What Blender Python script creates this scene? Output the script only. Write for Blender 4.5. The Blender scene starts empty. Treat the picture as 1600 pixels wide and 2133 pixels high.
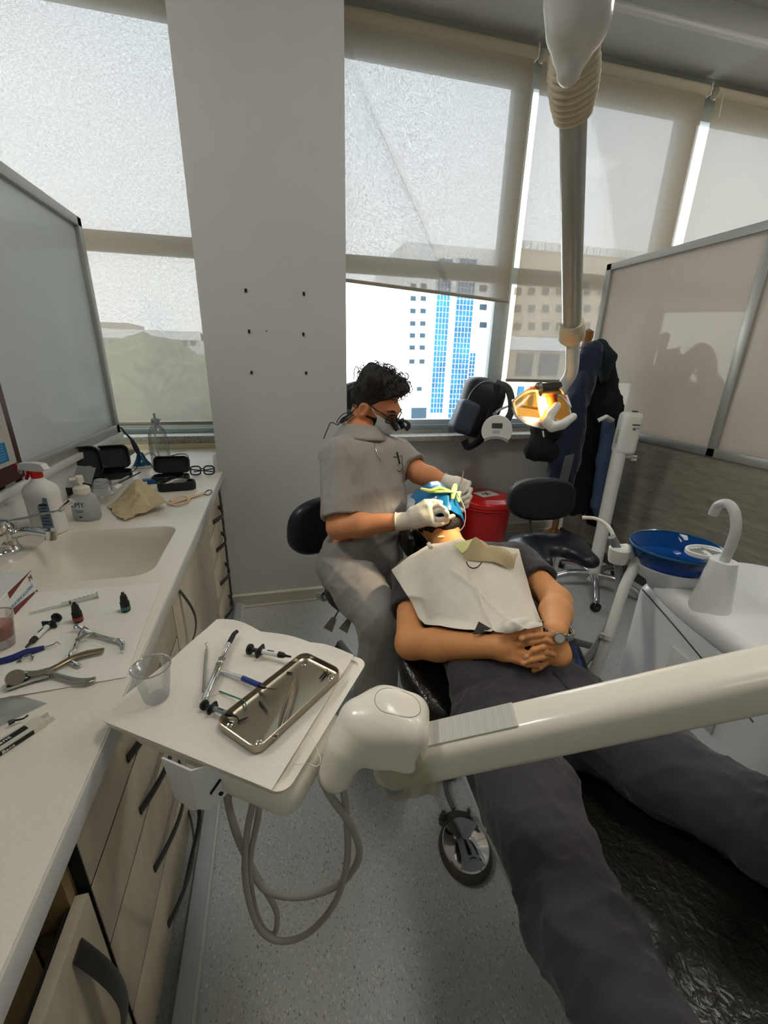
import bpy, bmesh, math, random
import numpy as np
from mathutils import Vector, Matrix
random.seed(7); RNG=np.random.default_rng(7)
SC=bpy.context.scene; COL=SC.collection; PI=math.pi
# ------------------------------------------------------------------ camera model (1600x2133)
F0,YAW,PITCH,ROLL,H=880.0,0.2503,-0.3454,0.0238,1.48
def _basis():
    cy,sy=math.cos(YAW),math.sin(YAW); cp,sp=math.cos(PITCH),math.sin(PITCH)
    F=np.array([sy*cp,cy*cp,sp]); R=np.array([cy,-sy,0.]); U=np.cross(R,F)
    cr,sr=math.cos(ROLL),math.sin(ROLL)
    return F,R*cr+U*sr,-R*sr+U*cr
CF,CR,CU=_basis(); CO=np.array([0,0,H])
def at(x,y,X=None,Y=None,Z=None,T=None):
    """world point on the sight line of photo pixel (x,y) at a known plane or depth"""
    d=CF+CR*(x-800)/F0-CU*(y-1066.5)/F0
    if X is not None: t=X/d[0]
    elif Y is not None: t=Y/d[1]
    elif Z is not None: t=(Z-H)/d[2]
    else: t=T
    return CO+d*t
def V3(*a): return np.array(a if len(a)>1 else a[0],float)
def unit(v): v=np.asarray(v,float); return v/(np.linalg.norm(v)+1e-12)
# ------------------------------------------------------------------ materials
MATS={}
def srgb(c):
    c=np.array(c,float)/255.; return tuple(np.where(c<=.04045,c/12.92,((c+.055)/1.055)**2.4))
def mat(name,col,rough=.5,metal=0.,spec=.5,bump=0.,bscale=60.,var=0.,vscale=8.,trans=0.,ior=1.45,emit=None,es=0.,coat=0.,sheen=0.,sss=0.,aniso=(1,1,1)):
    if name in MATS: return MATS[name]
    m=bpy.data.materials.new(name); m.use_nodes=True; nt=m.node_tree; b=nt.nodes['Principled BSDF']
    c=srgb(col) if max(col)>1.001 else tuple(col)
    b.inputs['Base Color'].default_value=(*c,1); b.inputs['Roughness'].default_value=rough
    b.inputs['Metallic'].default_value=metal; b.inputs['Specular IOR Level'].default_value=spec
    b.inputs['IOR'].default_value=ior; b.inputs['Transmission Weight'].default_value=trans
    b.inputs['Coat Weight'].default_value=coat; b.inputs['Sheen Weight'].default_value=sheen
    if sss: b.inputs['Subsurface Weight'].default_value=sss; b.inputs['Subsurface Radius'].default_value=(.02,.008,.004)
    if emit: b.inputs['Emission Color'].default_value=(*srgb(emit),1); b.inputs['Emission Strength'].default_value=es
    if bump or var:
        tc=nt.nodes.new('ShaderNodeTexCoord'); mp=nt.nodes.new('ShaderNodeMapping'); mp.inputs['Scale'].default_value=aniso
        nt.links.new(tc.outputs['Object'],mp.inputs['Vector'])
    if bump:
        n=nt.nodes.new('ShaderNodeTexNoise'); n.inputs['Scale'].default_value=bscale; n.inputs['Detail'].default_value=4
        nt.links.new(mp.outputs[0],n.inputs['Vector'])
        bp=nt.nodes.new('ShaderNodeBump'); bp.inputs['Strength'].default_value=bump; bp.inputs['Distance'].default_value=.004
        nt.links.new(n.outputs['Fac'],bp.inputs['Height']); nt.links.new(bp.outputs[0],b.inputs['Normal'])
    if var:
        n=nt.nodes.new('ShaderNodeTexNoise'); n.inputs['Scale'].default_value=vscale; n.inputs['Detail'].default_value=5
        nt.links.new(mp.outputs[0],n.inputs['Vector'])
        r=nt.nodes.new('ShaderNodeValToRGB'); r.color_ramp.elements[0].position=.3; r.color_ramp.elements[1].position=.7
        r.color_ramp.elements[0].color=(*[x*(1-var) for x in c],1); r.color_ramp.elements[1].color=(*[min(1,x*(1+var)) for x in c],1)
        nt.links.new(n.outputs['Fac'],r.inputs[0]); nt.links.new(r.outputs[0],b.inputs['Base Color'])
    MATS[name]=m; return m
def thin(name,col=(1,1,1),alpha=.75,rough=.08,gl=.12,diff=0.,dcol=(200,205,205)):
    """thin clear sheet: lets light straight through, with a faint gloss and optional milky diffuse share"""
    if name in MATS: return MATS[name]
    m=bpy.data.materials.new(name); m.use_nodes=True; nt=m.node_tree; nt.nodes.clear()
    o=nt.nodes.new('ShaderNodeOutputMaterial'); t=nt.nodes.new('ShaderNodeBsdfTransparent'); t.inputs[0].default_value=(*[c*alpha for c in col],1)
    g=nt.nodes.new('ShaderNodeBsdfGlossy'); g.inputs['Roughness'].default_value=rough
    fr=nt.nodes.new('ShaderNodeLayerWeight'); fr.inputs[0].default_value=.35
    mul=nt.nodes.new('ShaderNodeMath'); mul.operation='MULTIPLY_ADD'; mul.inputs[1].default_value=.55; mul.inputs[2].default_value=gl*.3
    nt.links.new(fr.outputs['Fresnel'],mul.inputs[0])
    mx=nt.nodes.new('ShaderNodeMixShader'); nt.links.new(mul.outputs[0],mx.inputs[0])
    src=t
    if diff:
        d=nt.nodes.new('ShaderNodeBsdfTranslucent'); d.inputs[0].default_value=(*srgb(dcol),1)
        d2=nt.nodes.new('ShaderNodeBsdfDiffuse'); d2.inputs[0].default_value=(*srgb(dcol),1)
        a=nt.nodes.new('ShaderNodeMixShader'); a.inputs[0].default_value=.5; nt.links.new(d.outputs[0],a.inputs[1]); nt.links.new(d2.outputs[0],a.inputs[2])
        b=nt.nodes.new('ShaderNodeMixShader'); b.inputs[0].default_value=diff; nt.links.new(t.outputs[0],b.inputs[1]); nt.links.new(a.outputs[0],b.inputs[2]); src=b
    nt.links.new(src.outputs[0],mx.inputs[1]); nt.links.new(g.outputs[0],mx.inputs[2]); nt.links.new(mx.outputs[0],o.inputs[0])
    MATS[name]=m; return m
# ------------------------------------------------------------------ mesh builder
def rotm(rx=0,ry=0,rz=0): return np.array(Matrix.Rotation(rz,3,'Z')@Matrix.Rotation(ry,3,'Y')@Matrix.Rotation(rx,3,'X'))
def frame(zdir,xhint=(1,0,0)):
    z=unit(zdir); x=np.asarray(xhint,float); x=x-z*(x@z)
    if np.linalg.norm(x)<1e-4: x=np.array([0,1.,0])-z*z[1]
    x=unit(x); return np.stack([x,np.cross(z,x),z],1)
def frx(xdir,zhint=(0,0,1)):
    x=unit(xdir); z=np.asarray(zhint,float); z=unit(z-x*(x@z)); return np.stack([x,np.cross(z,x),z],1)
class MB:
    def __init__(s): s.v=[]; s.f=[]; s.n=0
    def add(s,v,f,R=None,t=None):
        v=np.asarray(v,float).reshape(-1,3)
        if R is not None: v=v@np.asarray(R).T
        if t is not None: v=v+np.asarray(t,float)
        s.v.append(v); s.f.extend([tuple(int(i)+s.n for i in q) for q in f]); s.n+=len(v); return s
    def box(s,c,size,R=None,bev=0.,seg=2):
        sx,sy,sz=[x/2 for x in size]
        if bev>0:
            bm=bmesh.new(); bmesh.ops.create_cube(bm,size=1)
            for v in bm.verts: v.co=(v.co.x*size[0],v.co.y*size[1],v.co.z*size[2])
            bmesh.ops.bevel(bm,geom=bm.edges[:],offset=min(bev,.49*min(size)),segments=seg,affect='EDGES',profile=.5)
            bm.verts.index_update(); v=[tuple(x.co) for x in bm.verts]; f=[[y.index for y in q.verts] for q in bm.faces]; bm.free()
        else:
            v=[(x,y,z) for x in(-sx,sx) for y in(-sy,sy) for z in(-sz,sz)]
            f=[(0,1,3,2),(4,6,7,5),(0,4,5,1),(2,3,7,6),(0,2,6,4),(1,5,7,3)]
        return s.add(v,f,R,c)
    def bb(s,x0,x1,y0,y1,z0,z1,bev=0.,seg=2): return s.box(((x0+x1)/2,(y0+y1)/2,(z0+z1)/2),(abs(x1-x0),abs(y1-y0),abs(z1-z0)),None,bev,seg)
    def tube(s,pts,r,n=10,cap=True,smooth=0,flat=1.,up=None):
        P=np.asarray(pts,float)
        rr=np.full(len(P),r,float) if np.isscalar(r) else np.asarray(r,float)
        if smooth:
            P,rr=spline(P,smooth,rr)
        m=len(P); T=np.gradient(P,axis=0); T/=np.linalg.norm(T,axis=1)[:,None]+1e-12
        u=np.array(up,float) if up is not None else (np.array([0,0,1.]) if abs(T[0][2])<.9 else np.array([1.,0,0]))
        vs=[];a=np.arange(n)*2*PI/n
        for i in range(m):
            u=u-T[i]*(u@T[i]); u=unit(u); w=np.cross(T[i],u)
            vs.append(P[i]+rr[i]*(np.cos(a)[:,None]*w+flat*np.sin(a)[:,None]*u))
        v=np.concatenate(vs); f=[]
        for i in range(m-1):
            for j in range(n):
                k=(j+1)%n; f.append((i*n+j,i*n+k,(i+1)*n+k,(i+1)*n+j))
        if cap: f.append(tuple(range(n))[::-1]); f.append(tuple((m-1)*n+j for j in range(n)))
        return s.add(v,f)
    def lathe(s,prof,c=(0,0,0),R=None,n=28,cap=True,sx=1.,sy=1.):
        a=np.arange(n)*2*PI/n; v=[];f=[]
        for r,z in prof: v+= [(r*math.cos(t)*sx,r*math.sin(t)*sy,z) for t in a]
        m=len(prof)
        for i in range(m-1):
            for j in range(n):
                k=(j+1)%n; f.append((i*n+j,i*n+k,(i+1)*n+k,(i+1)*n+j))
        if cap: f.append(tuple(range(n))[::-1]); f.append(tuple((m-1)*n+j for j in range(n)))
        return s.add(v,f,R,c)
    def cyl(s,a,b,r,n=20,r2=None):
        return s.tube([a,b],[r,r if r2 is None else r2],n)
    def prism(s,poly,z0,z1,R=None,t=None):
        n=len(poly); v=[(x,y,z0) for x,y in poly]+[(x,y,z1) for x,y in poly]
        f=[tuple(range(n))[::-1],tuple(range(n,2*n))]+[(i,(i+1)%n,n+(i+1)%n,n+i) for i in range(n)]
        return s.add(v,f,R,t)
    def quad(s,a,b,c,d): return s.add([a,b,c,d],[(0,1,2,3)])
    def grid(s,G,th=0.,closed=False):
        """G (nu,nv,3) sheet of points, given a thickness th along its normals"""
        G=np.asarray(G,float); nu,nv=G.shape[:2]
        if th:
            du=np.gradient(G,axis=0); dv=np.gradient(G,axis=1); N=np.cross(du,dv); N/=np.linalg.norm(N,axis=2)[...,None]+1e-12
            v=np.concatenate([(G+N*th/2).reshape(-1,3),(G-N*th/2).reshape(-1,3)])
        else: v=G.reshape(-1,3)
        I=lambda i,j:i*nv+j; f=[]; o=nu*nv
        for i in range(nu-1):
            for j in range(nv-1):
                q=(I(i,j),I(i+1,j),I(i+1,j+1),I(i,j+1)); f.append(q)
                if th: f.append(tuple(k+o for k in q[::-1]))
        if th:
            e=[I(i,0) for i in range(nu)]+[I(nu-1,j) for j in range(1,nv)]+[I(i,nv-1) for i in range(nu-2,-1,-1)]+[I(0,j) for j in range(nv-2,0,-1)]
            for a,b in zip(e,e[1:]+e[:1]): f.append((b,a,a+o,b+o))
        return s.add(v,f)
    def ball(s,c,r,n=16,R=None):
        r=np.full(3,r) if np.isscalar(r) else np.asarray(r)
        v=[];m=n//2
        prof=[(math.sin(PI*(i+.02)/(m+.04)),-math.cos(PI*(i+.02)/(m+.04))) for i in range(m+1)]
        t=MB().lathe(prof,n=n); vv=t.v[0]*r
        return s.add(vv,t.f,R,c)
    def mb(s,o,R=None,t=None):
        if o.n: s.add(np.concatenate(o.v),o.f,R,t)
        return s
def spline(P,k,rr=None):
    P=np.asarray(P,float); n=len(P); out=[];ro=[]
    Q=np.vstack([2*P[0]-P[1],P,2*P[-1]-P[-2]])
    for i in range(n-1):
        p0,p1,p2,p3=Q[i:i+4]
        for t in np.arange(k)/k:
            out.append(.5*((2*p1)+(-p0+p2)*t+(2*p0-5*p1+4*p2-p3)*t*t+(-p0+3*p1-3*p2+p3)*t**3))
            if rr is not None: ro.append(rr[i]*(1-t)+rr[i+1]*t)
    out.append(P[-1])
    if rr is not None: ro.append(rr[-1]); return np.array(out),np.array(ro)
    return np.array(out)
def text_mb(s,size,ext=.0004,align='CENTER',font_shear=0.,w=1.):
    c=bpy.data.curves.new('lettering','FONT'); c.body=s; c.size=size; c.extrude=ext; c.align_x=align; c.align_y='CENTER'; c.shear=font_shear; c.resolution_u=2
    o=bpy.data.objects.new('lettering',c); COL.objects.link(o); bpy.context.view_layer.update()
    me=bpy.data.meshes.new_from_object(o.evaluated_get(bpy.context.evaluated_depsgraph_get()))
    m=MB(); v=np.array([x.co[:] for x in me.vertices]).reshape(-1,3)
    if len(v): v[:,0]*=w; m.add(v,[tuple(p.vertices) for p in me.polygons])
    bpy.data.objects.remove(o); bpy.data.curves.remove(c); bpy.data.meshes.remove(me); return m
def rrect(w,d,r,n=5):
    o=[]
    for cx,cy,a in((w/2-r,d/2-r,0),(-w/2+r,d/2-r,1),(-w/2+r,-d/2+r,2),(w/2-r,-d/2+r,3)):
        for i in range(n+1):
            t=(a+i/n)*PI/2; o.append((cx+r*math.cos(t),cy+r*math.sin(t)))
    return o
# ------------------------------------------------------------------ objects
def mesh_obj(name,m,material,parent=None,loc=None,smooth=38,kind=None,label=None):
    """one mesh object; vertices of m are world coordinates"""
    if parent is not None:
        r=parent
        while r.parent is not None: r=r.parent
        L=np.array(r.location)
    else:
        allv=np.concatenate(m.v)
        L=np.array(loc,float) if loc is not None else np.array([(allv[:,0].min()+allv[:,0].max())/2,(allv[:,1].min()+allv[:,1].max())/2,allv[:,2].min()])
    v=np.concatenate(m.v)-L
    me=bpy.data.meshes.new(name); me.from_pydata(v.tolist(),[],m.f); me.update()
    if smooth:
        me.polygons.foreach_set('use_smooth',[True]*len(me.polygons)); me.set_sharp_from_angle(angle=math.radians(smooth))
    for mm in (material if isinstance(material,(list,tuple)) else [material]): me.materials.append(mm)
    o=bpy.data.objects.new(name,me); COL.objects.link(o)
    if parent is not None: o.parent=parent
    else: o.location=L
    if kind: o['kind']=kind
    if label: o['label']=label
    return o
def thing(name,label,cat,loc,group=None):
    o=bpy.data.objects.new(name,None); o.empty_display_size=.05; COL.objects.link(o); o.location=tuple(loc)
    o['label']=label; o['category']=cat
    if group: o['group']=group
    return o
def solo(name,m,material,label,cat,group=None,smooth=38,loc=None):
    o=mesh_obj(name,m,material,loc=loc,smooth=smooth); o['label']=label; o['category']=cat
    if group: o['group']=group
    return o
def struct(name,m,material,parent=None,smooth=30):
    return mesh_obj(name,m,material,parent=parent,smooth=smooth,kind='structure')
# ------------------------------------------------------------------ signed distance modelling
def smin(a,b,k):
    if k<=0: return np.minimum(a,b)
    h=np.maximum(k-np.abs(a-b),0)/k; return np.minimum(a,b)-h*h*k*.25
def smax(a,b,k): return -smin(-a,-b,k)
def cap_(a,b,ra,rb=None,k=None,sx=None):
    a=np.asarray(a,float);b=np.asarray(b,float);rb=ra if rb is None else rb
    ba=b-a;L=max(ba@ba,1e-9)
    def f(p):
        h=np.clip(((p-a)@ba)/L,0,1); return np.linalg.norm(p-a-h[:,None]*ba,axis=1)-(ra+(rb-ra)*h)
    return f
def ell(c,r,R=None):
    c=np.asarray(c,float);r=np.asarray(r,float)
    def f(p):
        q=p-c
        if R is not None: q=q@np.asarray(R)
        k0=np.linalg.norm(q/r,axis=1);k1=np.linalg.norm(q/(r*r),axis=1)+1e-9
        return k0*(k0-1)/k1
    return f
def rbx(c,h,rad,R=None):
    c=np.asarray(c,float);h=np.asarray(h,float)-rad
    def f(p):
        q=p-c
        if R is not None: q=q@np.asarray(R)
        q=np.abs(q)-h
        return np.linalg.norm(np.maximum(q,0),axis=1)+np.minimum(q.max(1),0)-rad
    return f
def flatcap(pts,rads,n,fl,k=.0):
    """chain of round cones squashed by factor fl along direction n"""
    n=unit(n)
    return None
def chain(pts,rads,k=.0):
    fs=[cap_(pts[i],pts[i+1],rads[i],rads[i+1]) for i in range(len(pts)-1)]
    return U_(fs,k)
def U_(fs,k=0.):
    def f(p):
        d=fs[0](p)
        for g in fs[1:]: d=smin(d,g(p),k)
        return d
    return f
def half(c,n):
    c=np.asarray(c,float);n=unit(n); return lambda p:(p-c)@n
def sub_(f,g,k=0.): return lambda p: smax(f(p),-g(p),k)
def int_(f,g,k=0.): return lambda p: smax(f(p),g(p),k)
def off(f,r): return lambda p: f(p)-r
def waves(n,lo,hi,seed,aniso=(1,1,1)):
    r=np.random.default_rng(seed); K=r.normal(size=(n,3)); K/=np.linalg.norm(K,axis=1)[:,None]; K*=r.uniform(lo,hi,(n,1)); K*=np.array(aniso); ph=r.uniform(0,6.28,n)
    def f(p): return np.sin(p@K.T+ph).sum(1)/math.sqrt(n)
    return f
def ridges(n,lo,hi,seed,aniso=(1,1,1),sharp=3.):
    """sharp crease field in 0..1: narrow folds with broad troughs between them"""
    r=np.random.default_rng(seed); K=r.normal(size=(n,3)); K/=np.linalg.norm(K,axis=1)[:,None]; K*=r.uniform(lo,hi,(n,1)); K*=np.array(aniso); ph=r.uniform(0,6.28,n); W_=r.normal(size=(n,3))*9
    def f(p): return ((1-np.abs(np.sin(p@K.T+ph+1.3*np.sin(p@W_.T+ph*2))))**sharp).sum(1)/math.sqrt(n)
    return f
def onf(f,x,y,s0=.9,back=0.,smax_=2.6):
    """points where the sight lines of photo pixels meet the surface f"""
    x=np.atleast_1d(np.asarray(x,float)); y=np.atleast_1d(np.asarray(y,float))
    d=CF[None]+CR[None]*((x-800)/F0)[:,None]-CU[None]*((y-1066.5)/F0)[:,None]; n=np.linalg.norm(d,axis=1,keepdims=True); d=d/n
    s=np.full(len(x),s0)
    for _ in range(90): s=np.minimum(s+np.clip(f(CO+d*s[:,None])*.75,-.02,.08),smax_)
    return CO+d*(s-back)[:,None], (s/n[:,0])
def disp(f,w,amp): return lambda p:(lambda d: np.where(np.abs(d)<.06,d+amp*w(p),d))(f(p))
def sdf_mesh(f,lo,hi,h,B=8,slack=1.35):
    lo=np.asarray(lo,float)-2*h; hi=np.asarray(hi,float)+2*h
    nb=np.maximum(1,np.ceil((hi-lo)/(h*B)).astype(int))
    bi=np.stack(np.meshgrid(*[np.arange(k) for k in nb],indexing='ij'),-1).reshape(-1,3)
    cc=lo+(bi+.5)*B*h
    d=np.concatenate([f(c) for c in np.array_split(cc,max(1,len(cc)//200000))])
    bi=bi[np.abs(d)<B*h*.8661*slack+.01]
    if len(bi)==0: raise RuntimeError('empty sdf')
    g=np.stack(np.meshgrid(*[np.arange(B+1)]*3,indexing='ij'),-1).reshape(-1,3)
    VK=[];VP=[];EDG=[]
    S=np.array([1,1<<20,1<<40],dtype=np.int64)
    cor=np.array([(0,0,0),(1,0,0),(0,1,0),(1,1,0),(0,0,1),(1,0,1),(0,1,1),(1,1,1)])
    edges=[(0,1),(2,3),(4,5),(6,7),(0,2),(1,3),(4,6),(5,7),(0,4),(1,5),(2,6),(3,7)]
    for ch in np.array_split(bi,max(1,len(bi)//250)):
        ip=(ch[:,None,:]*B+g[None]).reshape(-1,3)
        D=f(lo+ip*h).reshape(len(ch),B+1,B+1,B+1)
        D=np.where(D==0,1e-9,D)
        c8=np.stack([D[:,a:B+a,b:B+b,c:B+c] for a,b,c in cor],-1)
        sg=c8<0; act=sg.any(-1)&~sg.all(-1)
        k=np.argwhere(act)
        if len(k)==0: continue
        vals=c8[act]; base=ch[k[:,0]]*B+k[:,1:]
        acc=np.zeros((len(k),3));cnt=np.zeros(len(k))
        for a,b in edges:
            va,vb=vals[:,a],vals[:,b]; m=(va<0)!=(vb<0)
            t=np.where(m,va/np.where(m,va-vb,1),0)
            pt=cor[a]+(cor[b]-cor[a])*t[:,None]
            acc+=np.where(m[:,None],pt,0);cnt+=m
        VP.append(lo+(base+acc/cnt[:,None])*h); VK.append(base@S)
        for ax,bb in((0,1),(1,2),(2,4)):
            va,vb=vals[:,0],vals[:,bb]; m=(va<0)!=(vb<0)
            EDG.append(np.concatenate([base[m],np.full((m.sum(),1),ax),(va[m]<0)[:,None].astype(int)],1))
    VK=np.concatenate(VK);VP=np.concatenate(VP);o=np.argsort(VK);VK=VK[o];VP=VP[o]
    E=np.concatenate(EDG); faces=[]
    for ax in range(3):
        e=E[E[:,3]==ax]; b=e[:,:3]; u=np.eye(3,dtype=int)[(ax+1)%3]; w=np.eye(3,dtype=int)[(ax+2)%3]
        q=[];ok=np.ones(len(b),bool)
        for dlt in (np.zeros(3,int),-u,-u-w,-w):
            key=(b+dlt)@S; i=np.searchsorted(VK,key); i=np.minimum(i,len(VK)-1); ok&=VK[i]==key; q.append(i)
        q=np.stack(q,1); fl=e[:,4]==1; q[fl]=q[fl][:,::-1]
        faces.append(q[ok][:,::-1])
    F=np.concatenate(faces); m=MB(); m.v=[VP]; m.f=[tuple(x) for x in F.tolist()]; m.n=len(VP); return m
# ================================================================== room shell
ZC=3.62; YW=3.26; XR=2.47
def mat_floor():
    m=bpy.data.materials.new('speckled_vinyl'); m.use_nodes=True; nt=m.node_tree; b=nt.nodes['Principled BSDF']; N=nt.nodes.new; L=nt.links.new
    tc=N('ShaderNodeTexCoord'); mp=N('ShaderNodeMapping'); mp.inputs['Scale'].default_value=(1,.5,1); L(tc.outputs['Object'],mp.inputs[0])
    wn=N('ShaderNodeTexNoise'); wn.inputs['Scale'].default_value=70; L(mp.outputs[0],wn.inputs['Vector'])
    ad=N('ShaderNodeMixRGB'); ad.blend_type='ADD'; ad.inputs[0].default_value=.014; L(mp.outputs[0],ad.inputs[1]); L(wn.outputs['Color'],ad.inputs[2])
    def speck(scale,lo,hi,c,prev,seedoff):
        v=N('ShaderNodeTexVoronoi'); v.inputs['Scale'].default_value=scale; v.inputs['Randomness'].default_value=1
        o=N('ShaderNodeVectorMath'); o.inputs[1].default_value=(seedoff,seedoff*1.7,0); L(ad.outputs[0],o.inputs[0]); L(o.outputs[0],v.inputs['Vector'])
        r=N('ShaderNodeMapRange'); r.inputs[1].default_value=lo; r.inputs[2].default_value=hi; r.inputs[3].default_value=1; r.inputs[4].default_value=0; L(v.outputs['Distance'],r.inputs[0])
        sx=N('ShaderNodeSeparateColor'); L(v.outputs['Color'],sx.inputs[0]); th=N('ShaderNodeMath'); th.operation='GREATER_THAN'; th.inputs[1].default_value=.45; L(sx.outputs[0],th.inputs[0])
        mu=N('ShaderNodeMath'); mu.operation='MULTIPLY'; L(r.outputs[0],mu.inputs[0]); L(th.outputs[0],mu.inputs[1])
        mx=N('ShaderNodeMixRGB'); L(mu.outputs[0],mx.inputs[0]); L(prev,mx.inputs[1]); mx.inputs[2].default_value=(*srgb(c),1); return mx.outputs[0]
    n=N('ShaderNodeTexNoise'); n.inputs['Scale'].default_value=130; n.inputs['Detail'].default_value=3; L(tc.outputs['Object'],n.inputs['Vector'])
    r=N('ShaderNodeValToRGB'); r.color_ramp.elements[0].color=(*srgb((166,169,168)),1); r.color_ramp.elements[1].color=(*srgb((198,200,198)),1); L(n.outputs['Fac'],r.inputs[0])
    c=speck(150,.18,.3,(214,214,210),r.outputs[0],0.); c=speck(190,.16,.29,(138,136,132),c,3.3); c=speck(130,.12,.22,(104,100,96),c,9.1)
    L(c,b.inputs['Base Color']); b.inputs['Roughness'].default_value=.42; return m
M_floor=mat_floor()
M_wall=mat('wall_paint',(192,193,188),.6,bump=.06,bscale=180,var=.03,vscale=3)
M_ceil=mat('ceiling_paint',(206,206,200),.8)
M_white=mat('white_frame',(222,222,218),.35)
M_alu=mat('brushed_aluminium',(178,178,172),.42,metal=.55,bump=.03,bscale=200)
M_frame=mat('window_frame',(188,200,206),.4)
M_glass=thin('window_glass',(.97,.99,.98),.96,.02,.05)
M_base=mat('skirting_vinyl',(192,186,172),.45)
def mat_wood(name,c0,c1,stretch,rough=.45,rot=0):
    m=bpy.data.materials.new(name); m.use_nodes=True; nt=m.node_tree; b=nt.nodes['Principled BSDF']; N=nt.nodes.new; L=nt.links.new
    tc=N('ShaderNodeTexCoord'); mp=N('ShaderNodeMapping'); mp.inputs['Scale'].default_value=stretch; L(tc.outputs['Object'],mp.inputs[0])
    n=N('ShaderNodeTexNoise'); n.inputs['Scale'].default_value=3.2; n.inputs['Detail'].default_value=8; n.inputs['Roughness'].default_value=.62; n.inputs['Distortion'].default_value=.9; L(mp.outputs[0],n.inputs['Vector'])
    r=N('ShaderNodeValToRGB'); e=r.color_ramp.elements; e[0].position=.32; e[1].position=.68; e[0].color=(*srgb(c0),1); e[1].color=(*srgb(c1),1); L(n.outputs['Fac'],r.inputs[0])
    n2=N('ShaderNodeTexNoise'); n2.inputs['Scale'].default_value=40; n2.inputs['Detail'].default_value=2; L(mp.outputs[0],n2.inputs['Vector'])
    mx=N('ShaderNodeMixRGB'); mx.blend_type='MULTIPLY'; mx.inputs[0].default_value=.25; L(r.outputs[0],mx.inputs[1]); L(n2.outputs['Fac'],mx.inputs[2])
    L(mx.outputs[0],b.inputs['Base Color']); b.inputs['Roughness'].default_value=rough; return m
M_lam=mat_wood('grey_oak_laminate',(138,132,120),(172,166,152),(1,1.2,9),.4)
M_cab=mat_wood('cream_wood_fronts',(196,182,154),(222,212,190),(1,1,.28),.42)
XL,XE,YB=-4.2,6.2,-4.0
struct('floor',MB().bb(XL,XE,YB,YW+.2,-.12,0),M_floor)
struct('ceiling',MB().bb(XL,XE,YB,YW+.3,ZC,ZC+.15),M_ceil)
# window wall: parapet, pier, lintel; the side walls and rear wall close the room behind the viewer
PX0,PX1,PYF=-.335,.393,2.452
struct('wall_back',MB().bb(XL,-.3,YW,YW+.22,0,.90).bb(PX1-.02,XE,YW,YW+.22,0,.885).bb(XL,XE,YW,YW+.22,3.40,ZC).bb(4.75,XE,YW,YW+.22,.885,3.4).bb(XL,-3.1,YW,YW+.22,.9,3.4),M_wall)
wp=MB().bb(PX0,PX1,PYF,YW+.22,0,ZC)
pier=struct('wall_pier',wp,M_wall)
hm=MB(); M_hole=mat('screw_hole',(16,15,14),.9)
for x,y in((512,605),(633,612),(519,690),(632,696),(524,776),(638,777)):
    p=at(x,y,Y=PYF); hm.box((p[0],PYF-.002,p[2]),(.011,.004,.016),None)
p=at(555,690,Y=PYF); hm.box((p[0],PYF-.002,p[2]),(.006,.003,.006))
mesh_obj('screw_hole',hm,M_hole,pier,kind='stuff',label='black anchor holes in the painted pier')
struct('wall_left',MB().bb(XL-.1,XL,YB,YW+.2,0,ZC),M_wall); struct('wall_right',MB().bb(XE,XE+.1,YB,YW+.2,0,ZC),M_wall); struct('wall_front',MB().bb(XL,XE,YB-.1,YB,0,ZC),M_wall)
# ceiling drop along the windows
bm_=MB().bb(PX1,XE,2.92,YW,3.44,ZC); struct('trim_1',bm_,M_ceil)
struct('trim_2',MB().tube([(PX1,2.90,3.45),(XE,2.90,3.45)],.022,10),M_white)
# skirting of pier and parapet: face plus pale top ledge
def skirt(name,x0,x1,yf,h,d):
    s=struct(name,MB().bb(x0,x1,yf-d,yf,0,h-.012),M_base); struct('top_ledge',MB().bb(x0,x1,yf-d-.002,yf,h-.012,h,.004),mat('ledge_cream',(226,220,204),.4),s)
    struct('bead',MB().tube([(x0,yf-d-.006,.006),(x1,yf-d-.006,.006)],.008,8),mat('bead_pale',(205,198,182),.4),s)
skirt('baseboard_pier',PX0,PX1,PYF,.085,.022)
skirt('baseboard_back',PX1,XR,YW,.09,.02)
# sills
M_stone=mat('terrazzo_sill',(168,164,154),.5,var=.35,vscale=90)
struct('trim_3',MB().bb(PX1,3.4,YW-.12,YW+.2,.885,.925,.004).bb(PX1,3.4,YW+.02,YW+.2,.925,.955),M_stone)
struct('trim_4',MB().bb(-3.1,PX0,YW-.10,YW+.2,.90,.955,.004),M_stone)
# windows
def window(name,x0,x1,z0,z1,muls,zt):
    yf=YW+.09
    m=MB(); d=.06
    m.bb(x0,x1,yf-d/2,yf+d/2,z0,z0+.075,.004).bb(x0,x1,yf-d/2,yf+d/2,z1-.17,z1,.004).bb(x0,x1,yf-d/2,yf+d/2,zt-.055,zt+.055,.004)
    for x,hw in [(q if isinstance(q,tuple) else (q,.04)) for q in muls]: m.bb(x-hw,x+hw,yf-d/2-.02,yf+d/2,z0,z1,.004)
    w=struct(name,m,M_frame)
    struct('track',MB().bb(x0,x1,yf-.06,yf-.03,z0,z0+.035,.004),mat('frame_track',(150,168,176),.35),w)
    xs=[x0]+[x for x in muls if not isinstance(x,tuple) and x0+.05<x<x1-.05]+[x1]
    for a,b in zip(xs,xs[1:]):
        for c,e in((z0,zt),(zt,z1)): mesh_obj('pane',MB().bb(a+.03,b-.03,yf-.003,yf+.003,c+.04,e-.04),M_glass,w,kind='structure')
    return w
window('window_1',-3.1,PX0+.02,.955,3.40,(-3.06,-1.75,-.36),2.13)
window('window_2',PX1,1.80,.955,3.40,(PX1+.04,(1.75,.065)),2.11)
window('window_3',1.78,3.24,.955,3.40,((3.13,.075),),2.11)
window('window_4',3.20,4.75,.955,3.40,(4.71,),2.11)
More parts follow.
